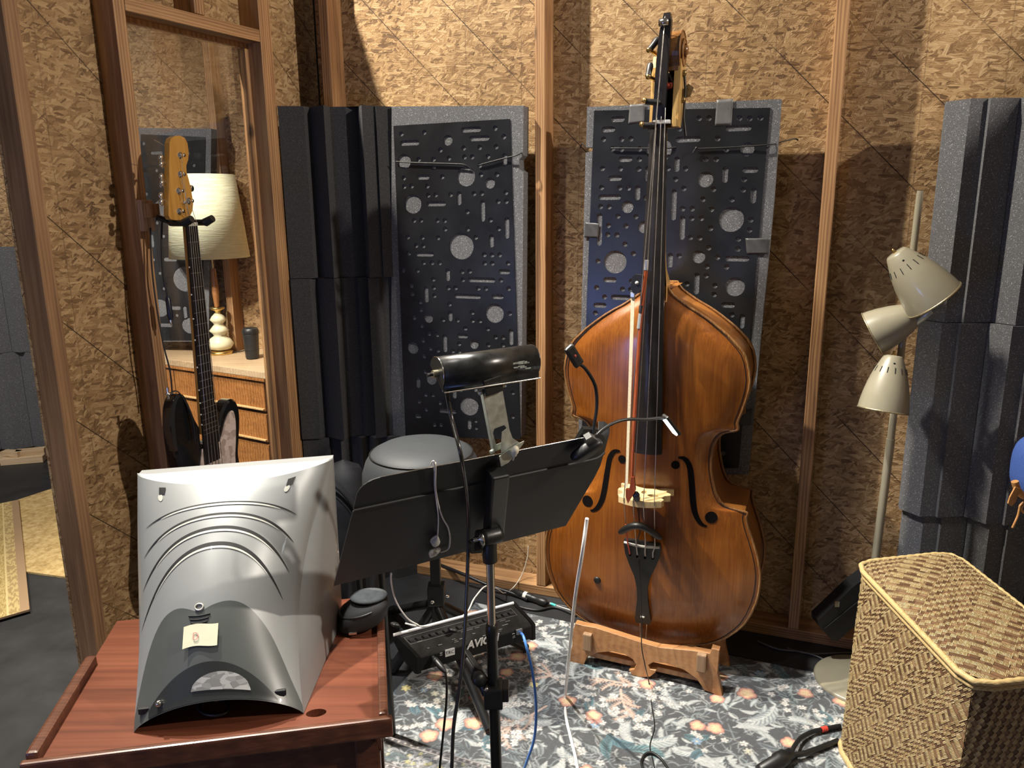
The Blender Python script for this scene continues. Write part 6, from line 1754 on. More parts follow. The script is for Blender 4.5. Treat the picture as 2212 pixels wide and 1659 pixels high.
def weave(name, fn, W_, H_, over, parent, pitch=.0024, row=.012, depth=.0022, ang=45):
    """diagonal weave on a W_ x H_ surface: brown rush rows with thin pale stitches laid over them where over(i, j) is true"""
    vs_ = []; fs = []; cols = []
    ca_, sa_ = math.cos(math.radians(ang)), math.sin(math.radians(ang))
    def S(p, q, h):
        x = p * ca_ + q * sa_; y = p * sa_ - q * ca_          # p runs up to the right, q down to the right
        pt, n = fn(min(max(x / W_, 0), 1), min(max(1 - y / H_, 0), 1))
        return pt + n * (depth * h)
    def ins(p, q, m=0.0):
        x = p * ca_ + q * sa_; y = p * sa_ - q * ca_
        return -m <= x <= W_ + m and -m <= y <= H_ + m
    R_ = W_ + H_
    n_i = int(R_ / pitch); q0 = -R_; n_j = int(2 * R_ / row)
    for j in range(n_j):
        q = q0 + j * row
        tone = BROWNC[rng.integers(3)]
        for i in range(0, n_i, 2):
            p = i * pitch
            if not ins(p + pitch, q + row / 2, row * .75): continue
            if i % 6 == 0: tone = BROWNC[rng.integers(3)] * (.8 + .5 * rng.random())
            b_ = len(vs_)
            for k, h in ((.0, .0), (.5, .5), (1.0, .0)):
                for e in (0, 2):
                    vs_.append(S(p + e * pitch, q + k * row, h)); cols.append(tuple(tone * (1.0 if h else .45)))  # row edges darkened: shade of the gaps put into the colour
            fs += [(b_, b_ + 1, b_ + 3, b_ + 2), (b_ + 2, b_ + 3, b_ + 5, b_ + 4)]
        for i in range(n_i):
            p = (i + .5) * pitch
            if not over(i, j) or not ins(p, q + row / 2, row * .3): continue
            c_ = STRAWC[rng.integers(3)] * (.85 + .3 * rng.random())
            b_ = len(vs_)
            for k, h in ((-.06, .2), (.2, 1.0), (.8, 1.0), (1.06, .2)):
                for sg in (-.26, .26):
                    vs_.append(S(p + sg * pitch, q + k * row, h)); cols.append(tuple(c_))
            for k in range(3):
                b2 = b_ + k * 2
                fs.append((b2, b2 + 1, b2 + 3, b2 + 2))
    m = MB(); m.v = [tuple(p) for p in vs_]; m.f = fs; m.sm = [True] * len(fs); m.uv = [None] * len(fs); m.mi = [0] * len(fs)
    o = m.build(name, WICK, parent)
    ca = o.data.color_attributes.new('strand', 'FLOAT_COLOR', 'POINT')
    arr = np.ones((len(cols), 4)); arr[:, :3] = np.array(cols); ca.data.foreach_set('color', arr.ravel())
    o['kind'] = 'stuff'
    return o
def sidefn(i0, i1):
    """a side panel between consecutive corner points, including the rounded corner arcs"""
    idx = list(range(i0, i1 + 1))
    T_ = [cT[k % 12] for k in idx]; B_ = [cB_[k % 12] for k in idx]
    L = [0]
    for a, b in zip(T_, T_[1:]): L.append(L[-1] + (b - a).length)
    def fn(u, v):
        x = u * L[-1]
        for k in range(len(L) - 1):
            if x <= L[k + 1] + 1e-9: break
        t = (x - L[k]) / max(L[k + 1] - L[k], 1e-6)
        a = T_[k].lerp(T_[k + 1], t); b = B_[k].lerp(B_[k + 1], t)
        nrm = (T_[k + 1] - T_[k]).cross(ZZ).normalized()
        cc_ = (a - ctrT); cc_.z = 0
        if nrm.dot(cc_) < 0: nrm = -nrm
        return a.lerp(b, v), nrm
    return fn, L[-1]
def pat_ladder(i, j):
    P = 24; k = i % P; blk = i // P
    if k >= 15: return (k - 15 + 3 * j) % 9 in (0, 1, 4, 5)   # slanting chain between the ladders
    jj = (j + 4 * (blk % 2)) % 8; d = abs(k - 7)
    return (jj in (0, 2) and d <= 7) or (jj == 1 and d > 6) or (jj in (4, 6) and d < 5) or (jj in (3, 7) and d > 5) or (jj == 5 and d in (3, 4, 7))
def pat_chevron(i, j):
    return (i + j * 3) % 9 < 4
def pat_lid(i, j):
    z = (i // 40) % 2
    if z: return j % 3 == 0 or (j % 3 == 1 and (i // 10) % 2 == 0)
    return (i + j * 4) % 12 < 5
LN_ = len(cT)
# near-left long side runs hE -> hA (indices 9..11 are the hE corner, 0..2 the hA corner)
fnL, lL = sidefn(10, 13); fnR, lR = sidefn(7, 10); fnB, lB = sidefn(1, 4); fnF, lF = sidefn(4, 7)
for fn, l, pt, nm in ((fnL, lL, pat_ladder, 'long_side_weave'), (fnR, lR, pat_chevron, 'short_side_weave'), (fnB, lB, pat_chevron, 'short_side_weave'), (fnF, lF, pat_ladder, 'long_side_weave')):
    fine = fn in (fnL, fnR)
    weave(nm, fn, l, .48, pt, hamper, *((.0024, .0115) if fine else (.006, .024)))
m = MB()
nR = len(cT)
inT = [p + (ctrT - p).normalized() * .004 for p in cT]; inB = [p + (Vector((ctrT.x, ctrT.y, 0)) - p).normalized() * .004 for p in cB_]
m.add(inT + inB, [(i, nR + i, nR + (i + 1) % nR, (i + 1) % nR) for i in range(nR)]); m.add(inB, [tuple(range(nR))])
m.build('basket_wall', mat_plain('dark_rush', (.10, .055, .025), .7, bump=.1), hamper)
# lid
lid_o = [p + (p - ctrT).normalized() * .006 for p in cT]
def lidfn(u, v):
    # straight quad lid, corners rounded by pulling in
    a = (hA + (hA - ctrT).normalized() * -.004).lerp(hB2, u); b = hE.lerp(hC, u)
    p = a.lerp(b, v)
    k = max(abs(u - .5) * 2, 0); k2 = abs(v - .5) * 2
    cut = max(0, k ** 8 * k2 ** 16)
    p = p + (ctrT - p) * (.10 * cut)
    p = p + ZZ * (.014 + .012 * (1 - k ** 3) * (1 - k2 ** 4))
    return p, ZZ
lw_ = (hB2 - hA).length; ll_ = (hE - hA).length
lidw = weave('lid_weave', lambda u, v: lidfn(1 - v, u), ll_, lw_, pat_lid, hamper, .0026, .0105, .0022)
m = MB()
m.grid(lambda u, v: lidfn(u, v)[0] - ZZ * .003, 10, 14); m.build('lid_board', mat_plain('dark_rush2', (.12, .07, .03), .7, bump=.1), hamper)
RIMM = mat_wood('braided_straw', (.36, .24, .09), (.56, .41, .18), (.70, .55, .28), rough=.55, knots=False, rings=.6, scale=4, axis=0)
def braid(name, ring, r, z, amp=.0004):
    pts = []
    N = len(ring)
    for i in range(N):
        a = ring[i]; b = ring[(i + 1) % N]
        k = max(1, int((b - a).length / .006))
        pts += [a.lerp(b, t / k) for t in range(k)]
    pts = [p + ZZ * (z + amp * math.sin(i * 1.6)) for i, p in enumerate(pts)]
    m = MB(); m.tube(pts, [r * (1 + .05 * math.sin(i * 1.6)) for i in range(len(pts))], 8, closed=True)
    return m.build(name, RIMM, hamper)
braid('lid_rim', lid_o, .0068, .010)
braid('body_rim', cT, .0062, -.005)
braid('foot_rim', cB_, .009, .009)

# ---------------------------------------------------------------- floral rug: flat print on a fine mesh
RU = Vector((.92, -.39, 0)).normalized(); RW = Vector((.39, .92, 0)).normalized()
u0, u1, w0, w1 = -1.15, 1.55, 1.36, 2.335
RES = .0026
nu, nw = int((u1 - u0) / RES), int((w1 - w0) / RES)
UU, WW = np.meshgrid(u0 + np.arange(nu + 1) * RES, w0 + np.arange(nw + 1) * RES)
img = np.empty((nw + 1, nu + 1, 3)); img[:] = (.080, .086, .092)
rr_ = np.random.default_rng(11)
def put(mask, sl, colr, a=1.0):
    sub = img[sl]
    mm = (np.clip(mask, 0, 1) * a)[..., None]
    img[sl] = sub * (1 - mm) + np.array(colr) * mm
def window(cx_, cy_, r):
    i0 = max(0, int((cx_ - r - u0) / RES)); i1 = min(nu + 1, int((cx_ + r - u0) / RES) + 2)
    j0 = max(0, int((cy_ - r - w0) / RES)); j1 = min(nw + 1, int((cy_ + r - w0) / RES) + 2)
    if i1 <= i0 or j1 <= j0: return None
    sl = (slice(j0, j1), slice(i0, i1))
    return sl, UU[sl] - cx_, WW[sl] - cy_
def soft(d): return np.clip(.5 - d / RES / 1.2, 0, 1)
def stroke(pts, ws, colr, a=1.0):
    pts = np.array(pts)
    for (p, q, wa, wb) in zip(pts[:-1], pts[1:], ws[:-1], ws[1:]):
        c_ = (p + q) / 2; r = np.linalg.norm(q - p) / 2 + max(wa, wb) + RES * 2
        wv_ = window(c_[0], c_[1], r)
        if wv_ is None: continue
        sl, X_, Y_ = wv_
        X_ = X_ + c_[0]; Y_ = Y_ + c_[1]
        d = q - p; L2 = max(d.dot(d), 1e-12)
        t = np.clip(((X_ - p[0]) * d[0] + (Y_ - p[1]) * d[1]) / L2, 0, 1)
        dist = np.hypot(X_ - p[0] - t * d[0], Y_ - p[1] - t * d[1]) - (wa + (wb - wa) * t)
        put(soft(dist), sl, colr, a)
def curl(x, y, ang, L, bend, n=8):
    pts = [(x, y)]
    for k in range(n):
        ang += bend / n
        x += math.cos(ang) * L / n; y += math.sin(ang) * L / n
        pts.append((x, y))
    return pts
def leaf(x, y, ang, L, bend, col, vein, wdt=.28):
    pts = curl(x, y, ang, L, bend, 7)
    ws = [max(.0008, L * wdt * math.sin(math.pi * min(.97, (k + .35) / 7.6)) * .5) for k in range(8)]
    stroke(pts, ws, col)
    stroke(pts, [.0011] * 8, vein)
    for k in range(1, 6):
        a2 = math.atan2(pts[k + 1][1] - pts[k][1], pts[k + 1][0] - pts[k][0])
        for s in (-1, 1):
            stroke(curl(pts[k][0], pts[k][1], a2 + s * .9, ws[k] * 1.25, -s * .5, 2), [.0009] * 3, vein, .8)
def acanthus(x, y, ang, L, col, vein):
    b = rr_.choice([-1, 1]) * rr_.uniform(.6, 1.7)
    pts = curl(x, y, ang, L, b, 9)
    for k in range(1, 9):
        a2 = math.atan2(pts[k][1] - pts[k - 1][1], pts[k][0] - pts[k - 1][0])
        l = L * .36 * math.sin(math.pi * (k + 1) / 11)
        for s in (-1, 1):
            leaf(pts[k][0], pts[k][1], a2 + s * .85, l, -s * .9, col, vein, .42)
    stroke(pts, [.0022] * 10, vein)
GRYS = [(.30, .33, .34), (.37, .40, .40), (.21, .25, .27), (.43, .46, .45), (.25, .31, .32)]
TEAL = [(.16, .32, .36), (.20, .38, .40), (.12, .26, .32)]
LGT = (.55, .58, .57)
for _ in range(1800):                                      # ground of small grey scrolls
    x, y = rr_.uniform(u0, u1), rr_.uniform(w0, w1)
    stroke(curl(x, y, rr_.uniform(0, 6.28), rr_.uniform(.03, .07), rr_.uniform(-3, 3)), np.linspace(.0022, .0008, 9), GRYS[rr_.integers(5)], .9)
for _ in range(1300):
    x, y = rr_.uniform(u0, u1), rr_.uniform(w0, w1)
    leaf(x, y, rr_.uniform(0, 6.28), rr_.uniform(.03, .065), rr_.uniform(-1.4, 1.4), GRYS[rr_.integers(5)], LGT if rr_.random() < .6 else (.05, .06, .07))
for _ in range(260):
    acanthus(rr_.uniform(u0, u1), rr_.uniform(w0, w1), rr_.uniform(0, 6.28), rr_.uniform(.07, .13), GRYS[rr_.integers(5)], (.06, .07, .08) if rr_.random() < .5 else LGT)
for _ in range(55):
    acanthus(rr_.uniform(u0, u1), rr_.uniform(w0, w1), rr_.uniform(0, 6.28), rr_.uniform(.06, .10), TEAL[rr_.integers(3)], (.07, .12, .14))
def coral(x, y, ang, L, depth=0):
    pts = curl(x, y, ang, L, rr_.uniform(-.7, .7), 6)
    stroke(pts, np.linspace(.0036, .0024, 7) * (1 - .28 * depth), (.60, .42, .33))
    stroke(pts, [.0010] * 7, (.72, .55, .45))
    for k in range(1, 7):
        for s in (-1, 1):
            if depth < 1 and rr_.random() < .55: coral(pts[k][0], pts[k][1], ang + s * rr_.uniform(.6, 1.1), L * .42, depth + 1)
            elif depth >= 1: stroke(curl(pts[k][0], pts[k][1], ang + s * .9, L * .16, 0, 2), [.0014] * 3, (.60, .42, .33))
for _ in range(15):
    coral(rr_.uniform(u0, u1), rr_.uniform(w0, w1), rr_.uniform(0, 6.28), rr_.uniform(.10, .17))
def daisy(x, y, r, n, col, ctr, rot=0):
    wv_ = window(x, y, r * 1.2)
    if wv_ is None: return
    sl, X_, Y_ = wv_
    a = np.arctan2(Y_, X_) + rot; d = np.hypot(X_, Y_)
    edge = r * np.abs(np.cos(a * n / 2)) ** .42
    put(soft(d - edge - .0014), sl, (.04, .045, .05), .8)
    put(soft(d - edge), sl, col)
    put(soft(np.abs(np.sin(a * n / 2)) * d * 2 - .0012) * (d > r * .3) * (d < edge), sl, tuple(c_ * .45 for c_ in col), .55)
    put(soft(d - r * .18), sl, ctr)
def blossom(x, y, r, rot):
    wv_ = window(x, y, r * 1.25)
    if wv_ is None: return
    sl, X_, Y_ = wv_
    a = np.arctan2(Y_, X_) + rot; d = np.hypot(X_, Y_)
    edge = r * (.78 + .22 * np.abs(np.cos(a * 2.5)) ** .6 + .06 * np.sin(a * 3 + rot))
    put(soft(d - edge - .0016), sl, (.10, .05, .05), .9)
    put(soft(d - edge), sl, (.58, .27, .20))
    put(soft(d - edge * .84), sl, (.70, .38, .27))
    ray_ = .5 + .5 * np.cos(a * 14 + 2 * np.sin(d / r * 5))
    put(soft(d - edge * .66) * (.35 + .65 * ray_), sl, (.86, .64, .36))
    put(soft(d - r * .30), sl, (.86, .68, .38), .8)
for _ in range(210):                                      # sprays of small white flowers
    cx_, cy_ = rr_.uniform(u0, u1), rr_.uniform(w0, w1)
    for _k in range(rr_.integers(3, 7)):
        x, y = cx_ + rr_.normal(0, .026), cy_ + rr_.normal(0, .024)
        stroke([(cx_, cy_), (x, y)], [.0009, .0009], (.40, .36, .30), .6)
        daisy(x, y, rr_.uniform(.0085, .0125), 5, (.74, .72, .68), (.30, .26, .20), rr_.uniform(0, 6))
for _ in range(46):
    daisy(rr_.uniform(u0, u1), rr_.uniform(w0, w1), rr_.uniform(.012, .019), 6, [(.70, .60, .24), (.58, .58, .50), (.26, .40, .55), (.66, .30, .26)][rr_.integers(4)], (.76, .62, .30), rr_.uniform(0, 6))
blo = []
for gx in np.arange(u0, u1, .30):                         # drifts of coral blossoms
    for gy in np.arange(w0, w1, .27):
        cx_, cy_ = gx + rr_.uniform(-.06, .06), gy + rr_.uniform(-.05, .05)
        for _k in range(rr_.integers(1, 5)):
            x, y = cx_ + rr_.normal(0, .06), cy_ + rr_.normal(0, .05)
            if all(math.hypot(x - b[0], y - b[1]) > .045 for b in blo):
                blo.append((x, y)); blossom(x, y, rr_.uniform(.022, .029), rr_.uniform(0, 6))
# border band along the near side: dotted guard stripes around a small-scale band
for a, b in ((1.462, 1.570), ):
    j0, j1 = int((1.476 - w0) / RES), int((1.556 - w0) / RES)
    band = img[j0:j1]
    img[j0:j1] = band * .35 + np.array((.30, .31, .32)) * .25
    for _ in range(520):
        x, y = rr_.uniform(u0, u1), rr_.uniform(1.48, 1.552)
        daisy(x, y, rr_.uniform(.005, .008), 5, [(.60, .58, .54), (.60, .58, .54), (.66, .60, .24), (.40, .44, .46)][rr_.integers(4)], (.2, .2, .2), rr_.uniform(0, 6))
        stroke(curl(x, y, rr_.uniform(0, 6.28), .03, rr_.uniform(-3, 3)), [.0012] * 9, (.46, .47, .48), .8)
    for wv0 in (1.470, 1.562):
        put(soft(np.abs(WW - wv0) - .0065), (slice(None), slice(None)), (.13, .125, .13))
        put(soft(np.abs(np.abs(WW - wv0) - .0068) - .0010), (slice(None), slice(None)), (.58, .52, .48), .9)
        dx = (UU / .020) % 1.0 - .5
        put(soft(np.hypot(dx * .020, WW - wv0) - .0033), (slice(None), slice(None)), (.62, .58, .54))
for _ in range(5200):                                     # fine pale hatching between the motifs
    x, y = rr_.uniform(u0, u1), rr_.uniform(w0, w1); a_ = rr_.uniform(0, 6.28)
    i0, j0 = int((x - u0) / RES), int((y - w0) / RES)
    if img[min(j0, nw), min(i0, nu)].max() > .14: continue
    stroke(curl(x, y, a_, rr_.uniform(.012, .03), rr_.uniform(-1.5, 1.5), 3), [.0013, .0012, .0010, .0007], [(.34, .37, .38), (.46, .48, .48), (.24, .29, .31)][rr_.integers(3)], .85)
kern = np.random.default_rng(3).normal(0, 1, (nw + 1, nu + 1))
kern = (kern + np.roll(kern, 1, 0) + np.roll(kern, 1, 1) + np.roll(kern, (1, 1), (0, 1))) / 4
img = img * (1 + .14 * kern)[..., None]
lum = img.mean(-1, keepdims=True)
img = .030 + .86 * (lum + (img - lum) * .95)
edge = np.minimum(np.minimum(UU - u0, u1 - UU), np.minimum(WW - w0, w1 - WW))
put(soft(edge - .010), (slice(None), slice(None)), (.02, .022, .026))
pos = np.empty((nw + 1, nu + 1, 3), np.float32)
pos[..., 0] = UU * RU.x + WW * RW.x; pos[..., 1] = UU * RU.y + WW * RW.y
pos[..., 2] = .0032
ii = np.arange((nw + 1) * (nu + 1)).reshape(nw + 1, nu + 1)
quads = np.stack([ii[:-1, :-1], ii[:-1, 1:], ii[1:, 1:], ii[1:, :-1]], -1).reshape(-1, 4)
me = bpy.data.meshes.new('floral_rug')
me.vertices.add(pos.shape[0] * pos.shape[1]); me.vertices.foreach_set('co', pos.ravel())
me.loops.add(quads.size); me.loops.foreach_set('vertex_index', quads.ravel().astype(np.int32))
me.polygons.add(len(quads)); me.polygons.foreach_set('loop_start', np.arange(0, quads.size, 4, dtype=np.int32)); me.polygons.foreach_set('loop_total', np.full(len(quads), 4, np.int32))
ca = me.color_attributes.new('print', 'FLOAT_COLOR', 'POINT')
rgba = np.ones((img.shape[0] * img.shape[1], 4), np.float32); rgba[:, :3] = np.clip(img.reshape(-1, 3), 0, 1); ca.data.foreach_set('color', rgba.ravel())
me.update(); me.validate()
t = NT('printed_rug'); a_ = t.n('ShaderNodeAttribute', attribute_name='print'); c = t.coord()
pile = t.noise(c, 700, 2)
t.set(Base_Color=t.mix(t.math('MULTIPLY', pile, .25), a_.outputs['Color'], (.03, .03, .035)), Roughness=.9); t.p.inputs['Specular IOR Level'].default_value = .15
t.bump(pile, .5, .001)
rug = link_mesh('floral_rug', me, t.m)
tag(rug, 'dark floral printed rug with coral blossoms and pale leaves on the booth floor', 'rug')

# ---------------------------------------------------------------- things at the right edge
bpk = thing('backpack', 'blue canvas backpack with tan leather trim hanging at the right picture edge', 'backpack', P_y(2290, 1030, 1.75))
BLU = mat_plain('blue_canvas', (.035, .085, .30), .75, var=.2, scale=260, bump=.15)
TAN = mat_plain('tan_leather', (.46, .23, .08), .5, var=.2, scale=30, bump=.05)
bc = P_y(2283, 1012, 1.75)
def bkf(u, v):
    a = u * 2 * math.pi; b = (v - .5) * math.pi
    ex = lambda s_, k: math.copysign(abs(s_) ** k, s_)
    return bc + Vector((.090 * ex(math.cos(a), .6) * abs(math.cos(b)) ** .5, .07 * ex(math.sin(a), .6) * abs(math.cos(b)) ** .5, .080 * ex(math.sin(b), .7)))
m = MB(); m.grid(bkf, 36, 22); m.build('pack_body', BLU, bpk)
def bedge(px, py): return P_y(px, py, 1.67)
m = MB(); m.tube(smooth_path([bedge(2192, 1040), bedge(2198, 1058), bedge(2212, 1072), bedge(2240, 1080)]), .008, 8); m.build('leather_piping', TAN, bpk)
m = MB(); q = [(2194, 1052), (2204, 1056), (2194, 1085), (2186, 1094), (2178, 1088), (2182, 1074)]
vq = [P_y(*p, 1.655) for p in q]; vb = [p + Vector((0, .004, 0)) for p in vq]; m.add(vq + vb, [tuple(range(6)), tuple(range(11, 5, -1))] + [(i, 6 + i, 6 + (i + 1) % 6, (i + 1) % 6) for i in range(6)]); m.build('leather_tab', TAN, bpk)
m = MB(); m.tube(smooth_path([bedge(2214, 1082), bedge(2204, 1092), bedge(2202, 1100), bedge(2198, 1116), bedge(2187, 1140)]), .0028, 6); m.tube(smooth_path([bedge(2216, 1086), bedge(2206, 1098), bedge(2212, 1108)]), .0028, 6); m.build('leather_tie', TAN, bpk)
m = MB(); m.tube(smooth_path([bc + Vector((.0, -.02, .07)), bc + Vector((.05, .02, .20)), Gw(.30, bc.z + .30, .055)]), .011, 8, flat=.4); m.build('shoulder_strap', BLU, bpk)
m = MB(); m.tube([Gw(.30, bc.z + .30, -.02), Gw(.30, bc.z + .30, .062), Gw(.30, bc.z + .33, .07)], .006, 8); m.build('hook', BLACKM, bpk)
# black case leaning on the wall behind the hamper
csA = P_y(1800, 1368, 2.20)
cse = thing('instrument_case', 'black hard case leaning on the wall behind the hamper', 'case', csA)
cdir = (P_y(1862, 1266, 2.20) - P_y(1772, 1345, 2.20)).normalized()
cper = Vector((cdir.z, 0, -cdir.x)); cyy = Vector((0, 1, 0)).cross(cdir)
pts_ = [(1767, 1340), (1768, 1352), (1798, 1384), (1812, 1383), (1905, 1300), (1905, 1222), (1843, 1268)]
m = MB(); v0 = [P_y(*p, 2.17) for p in pts_]; v1 = [p + Vector((0, .055, 0)) for p in v0]
m.add(v0 + v1, [tuple(range(7)), tuple(range(13, 6, -1))] + [(i, 7 + i, 7 + (i + 1) % 7, (i + 1) % 7) for i in range(7)])
o = m.build('case_shell', mat_plain('black_case', (.006, .006, .006), .6, bump=.05), cse)
m = MB(); m.tube([P_y(1781, 1358, 2.168), P_y(1905, 1258, 2.168)], .0015, 6); m.build('lid_seam', SLOTM, cse)
m = MB(); m.box(P_y(1808, 1305, 2.166), (.014, .004, .018), ch=.001); m.build('latch', CHROME, cse)

# ---------------------------------------------------------------- far left stage
t = NT('yellow_rug'); c = t.coord(); n1 = t.noise(c, 42, 4, .7); n2 = t.noise(c, 9, 3)
t.set(Base_Color=t.ramp(t.math('ADD', t.math('MULTIPLY', n1, .7), t.math('MULTIPLY', n2, .3)), [(.35, (.30, .20, .075)), (.5, (.50, .36, .15)), (.66, (.66, .52, .27))]), Roughness=.95); t.bump(n1, .4, .003)
def flat_rug(name, label, px, z, mat, th=.008):
    q = [P_z(*p, z) for p in px]
    m = MB(); lo = [Vector((p.x, p.y, z - th)) for p in q]
    n = len(q)
    m.add(q, [tuple(range(n))]); m.add(lo, [tuple(range(n - 1, -1, -1))]); m.add(q + lo, [(i, n + i, n + (i + 1) % n, (i + 1) % n) for i in range(n)])
    o = m.build(name, mat, None, lo[0]); return o
o = flat_rug('plain_rug', '', [(25, 1230), (142, 1246), (300, 1170), (240, 1020), (116, 1054), (36, 1080)], .009, t.m)
tag(o, 'mottled yellow rug on the far left stage floor, half hidden by the end post', 'rug')
t = NT('bordered_rug'); c = t.coord('UV'); sx = t.n('ShaderNodeSeparateXYZ'); t.t.links.new(c, sx.inputs[0])
n1 = t.noise(c, 60, 3, .7, 1.5)
fld = t.ramp(n1, [(.42, (.30, .21, .07)), (.55, (.52, .40, .16)), (.65, (.60, .47, .22))])
bd = t.ramp(sx.outputs[0], [(0.0, 0.0), (.785, 0.0), (.79, 1.0), (1.0, 1.0)], 'CONSTANT')
mot = t.n('ShaderNodeTexWave', wave_type='BANDS', bands_direction='Y'); t.t.links.new(c, mot.inputs[0]); mot.inputs['Scale'].default_value = 7; mot.inputs['Distortion'].default_value = 9; mot.inputs['Detail Scale'].default_value = 3
bcol = t.mix(t.ramp(mot.outputs[0], [(.45, 0.0), (.55, 1.0)]), (.52, .40, .18), (.36, .26, .11))
col = t.mix(bd, fld, bcol)
rimm = t.ramp(sx.outputs[0], [(0.0, 0.0), (.90, 0.0), (.905, 1.0), (1.0, 1.0)], 'CONSTANT')
col = t.mix(rimm, col, (.34, .23, .13))
g1 = t.math('LESS_THAN', t.math('ABSOLUTE', t.math('SUBTRACT', sx.outputs[0], .786)), .010)
col = t.mix(g1, col, (.62, .50, .24))
t.set(Base_Color=col, Roughness=.95); t.bump(n1, .4, .003)
qa, qb, qc = P_z(40, 1079, .018), P_z(64, 1316, .018), P_z(-60, 1352, .018)
qd = qa + (qc - qb)
m = MB(); lo = [p - ZZ * .008 for p in (qa, qb, qc, qd)]
e_ = qd + (qd - qa) * 3; f_ = qc + (qc - qb) * 3
m.add([qa, e_, f_, qb], [(0, 1, 2, 3)], uvs=[[(1, 1), (-1.2, 1), (-1.2, 0), (1, 0)]])
m.add([qa, qb, f_, e_] + [p - ZZ * .008 for p in (qa, qb, f_, e_)], [(0, 1, 5, 4), (1, 2, 6, 5), (2, 3, 7, 6), (3, 0, 4, 7)], uvs=[[(1, 0)] * 4] * 4)
o = m.build('bordered_rug', t.m, None, qb)
tag(o, 'yellow patterned rug with a brown border at the left picture edge', 'rug')
BG = 'pine offcuts on the far stage floor'
for lab, c_, sz, rz in (('lower pine offcut lying flat below the far left foam', (52, 991), (.22, .085, .038), .25), ('left pine offcut lying flat at the picture edge', (-14, 990), (.20, .085, .038), .1), ('pine offcut laid across the top of the small pile', (66, 975), (.15, .055, .030), .35), ('second pine offcut on top of the pile, beside the end post', (26, 979), (.11, .05, .03), -.15)):
    zb = .001 if 'flat' in lab else .040
    p = P_z(c_[0], c_[1], zb + sz[2] / 2)
    m = MB(); m.box((0, 0, 0), sz, ch=.002); o = m.build('pine_offcut', OFFCUT, None, (0, 0, 0)); o.location = p + ZZ * 0; o.rotation_euler = (0, 0, rz)
    tag(o, lab, 'wood block', BG)

# ---------------------------------------------------------------- neighbouring booth: dresser, table lamp, travel mug
DZ = .70
dL = P_z(330, 771, DZ); dR = P_z(577, 805, DZ)
QX = (dR - dL).normalized(); QY = Vector((-QX.y, QX.x, 0)); QW = (dR - dL).length
dL = dR - QX * .98; QW = .98
def Dr(x, y, z): return dL + QX * x + QY * y + ZZ * (z - DZ)
MQ = basis(QX, QY, ZZ)
WAL = mat_wood('walnut_drawer', (.17, .065, .018), (.30, .125, .036), (.42, .19, .062), rough=.35, axis=0, knots=False, rings=.5, coat=.3)
OAKT = mat_wood('pale_dresser_top', (.30, .20, .11), (.42, .30, .18), (.52, .40, .26), rough=.45, axis=0, knots=False, rings=.35)
dres = thing('dresser', 'low wooden chest of drawers with a pale top, behind the window glass', 'dresser', Dr(QW / 2, .23, 0))
m = MB(); m.box(Dr(QW / 2, .23, DZ - .016), (QW, .46, .032), MQ, ch=.003); m.build('top', OAKT, dres)
DKW = mat_wood('dark_carcass', (.035, .017, .010), (.07, .032, .017), (.11, .055, .03), rough=.3, knots=False, coat=.3)
for x in (.018, QW - .018):
    m = MB(); m.box(Dr(x, .235, (DZ - .032) / 2 + .03), (.022, .44, DZ - .094), MQ, ch=.002); m.build('side', DKW, dres)
m = MB(); m.box(Dr(QW / 2, .44, .36), (QW - .04, .012, .58), MQ); m.build('back', DKW, dres)
m = MB(); m.box(Dr(QW / 2, .24, .36), (QW - .06, .40, .56), MQ); m.build('carcass', DKW, dres)
for x0, x1 in ((.035, QW * .30), (QW * .31, QW - .035)):
    for k in range(4):
        zt_ = DZ - .055 - k * .150
        m = MB(); m.box(Dr((x0 + x1) / 2, .022, zt_ - .069), (x1 - x0, .020, .136), MQ, ch=.002); d_ = m.build('drawer', WAL, dres)
        m = MB(); m.box(Dr((x0 + x1) / 2, .008, zt_ - .128), (x1 - x0 - .01, .014, .008), MQ, ch=.002); m.build('drawer_edge_highlight', mat_wood('lip_highlight', (.40, .22, .09), (.55, .34, .15), (.62, .42, .22), axis=0, knots=False), d_)  # pale strip: the highlight on the drawer edge is put into its colour
m = MB(); m.box(Dr(QW / 2, .008, DZ - .040), (QW - .03, .016, .014), MQ, ch=.002); m.build('top_rail', WAL, dres)
for x in (.05, QW - .05):
    for y in (.05, .41):
        m = MB(); m.tube([Dr(x, y, .06), Dr(x, y, .0)], [.02, .013], 12); m.build('leg', DKW, dres)
lb_ = P_z(480, 764, DZ)
k_ = lb_.y * 1.02 / FPX
tlamp = thing('table_lamp', 'table lamp with stacked cream ceramic discs and a wide cream drum shade', 'table lamp', lb_)
CER = mat_plain('cream_ceramic', (.70, .66, .45), .2, coat=.6, var=.05, bump=0)
m = MB(); m.lathe([(0, .000), (.060, .001), (.060, .012), (.05, .018), (0, .02)], 30, lb_); m.build('foot_disc', BRASS, tlamp)
zz0 = .018
m = MB(); m.lathe([(.02, zz0), (.055, zz0 + .010), (.068, zz0 + .036), (.050, zz0 + .062), (.028, zz0 + .078), (.036, zz0 + .090), (.050, zz0 + .104), (.034, zz0 + .122), (.022, zz0 + .136), (.030, zz0 + .146), (.042, zz0 + .160), (.030, zz0 + .178), (.014, zz0 + .194), (0, zz0 + .195)], 36, lb_); m.build('ceramic_body', CER, tlamp)
m = MB(); m.lathe([(.012, zz0 + .192), (.016, zz0 + .205), (.036, zz0 + .214), (.036, zz0 + .222), (.016, zz0 + .228), (0, zz0 + .23)], 30, lb_); m.build('brass_collar', BRASS, tlamp)
m = MB(); m.tube([lb_ + ZZ * (zz0 + .226), lb_ + ZZ * (zz0 + .30), lb_ + ZZ * (zz0 + .42)], [.012, .018, .012], 14); m.build('wood_stem', WAL, tlamp)
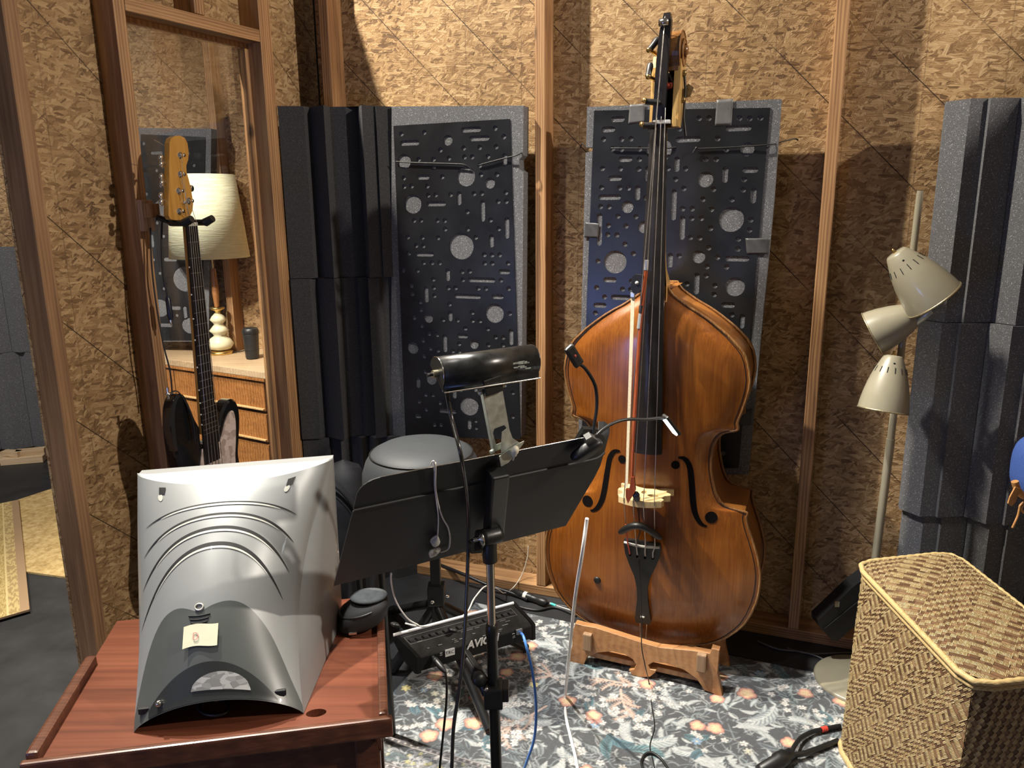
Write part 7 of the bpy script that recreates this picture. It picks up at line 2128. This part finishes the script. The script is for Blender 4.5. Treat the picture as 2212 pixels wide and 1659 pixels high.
zs0 = P_y(475, 556, lb_.y).z; zs1 = P_y(470, 377, lb_.y).z
sc_ = Vector((P_y(446, 470, lb_.y).x, lb_.y, 0))
SHM = NT('linen_shade'); c = SHM.coord(); n1 = SHM.noise(SHM.mapping(c, scale=(12, 12, 160)), 1.0, 3); SHM.set(Base_Color=SHM.ramp(n1, [(.3, (.66, .60, .40)), (.7, (.80, .75, .56))]), Roughness=.85); SHM.p.inputs['Subsurface Weight'].default_value = .15; SHM.bump(n1, .5, .003)
lamp_dx = sc_ - Vector((lb_.x, lb_.y, 0))
m = MB(); m.lathe([(.150, zs1), (.154, zs1 - .002), (.193, zs0), (.190, zs0 + .001)], 56, Vector((lb_.x + lamp_dx.x * .8, lb_.y, 0))); m.lathe([(.150, zs1), (.189, zs0 + .001)], 56, Vector((lb_.x + lamp_dx.x * .8, lb_.y, 0))); m.build('drum_shade', SHM.m, tlamp)
m = MB(); m.tube([lb_ + ZZ * (zz0 + .42), Vector((lb_.x + lamp_dx.x * .4, lb_.y, zs0 + .1)), Vector((lb_.x + lamp_dx.x * .8, lb_.y, zs1 - .01))], .005, 8)
for a in (0, 2.1, 4.2): m.tube([Vector((lb_.x + lamp_dx.x * .8, lb_.y, zs1 - .01)), Vector((lb_.x + lamp_dx.x * .8 + .15 * math.cos(a), lb_.y + .15 * math.sin(a), zs1 - .004))], .0016, 6)
m.build('shade_harp', BRASS, tlamp)
m = MB(); m.tube(smooth_path([lb_ + Vector((.055, 0, .008)), lb_ + Vector((.09, .02, .006)), lb_ + Vector((.12, .04, .010)), lb_ + Vector((.16, .10, .012))]), .0028, 6); m.build('flex', CORD, tlamp)
mg = P_z(548, 775, DZ)
mug = thing('travel_mug', 'black travel mug with a dark lid standing on the dresser', 'travel mug', mg)
m = MB(); m.lathe([(0, .001), (.030, .002), (.033, .01), (.0385, .12), (.039, .128), (0, .13)], 28, mg); m.build('cup', mat_plain('black_mug', (.014, .015, .016), .5), mug)
m = MB(); m.lathe([(.040, .126), (.041, .131), (.041, .142), (.037, .150), (.034, .156), (0, .155)], 28, mg); m.build('lid', BLACK, mug)
m = MB(); m.lathe([(.0352, .040), (.0356, .041), (.0358, .048), (.0354, .049)], 28, mg); m.build('grip_band', BLACKM, mug)
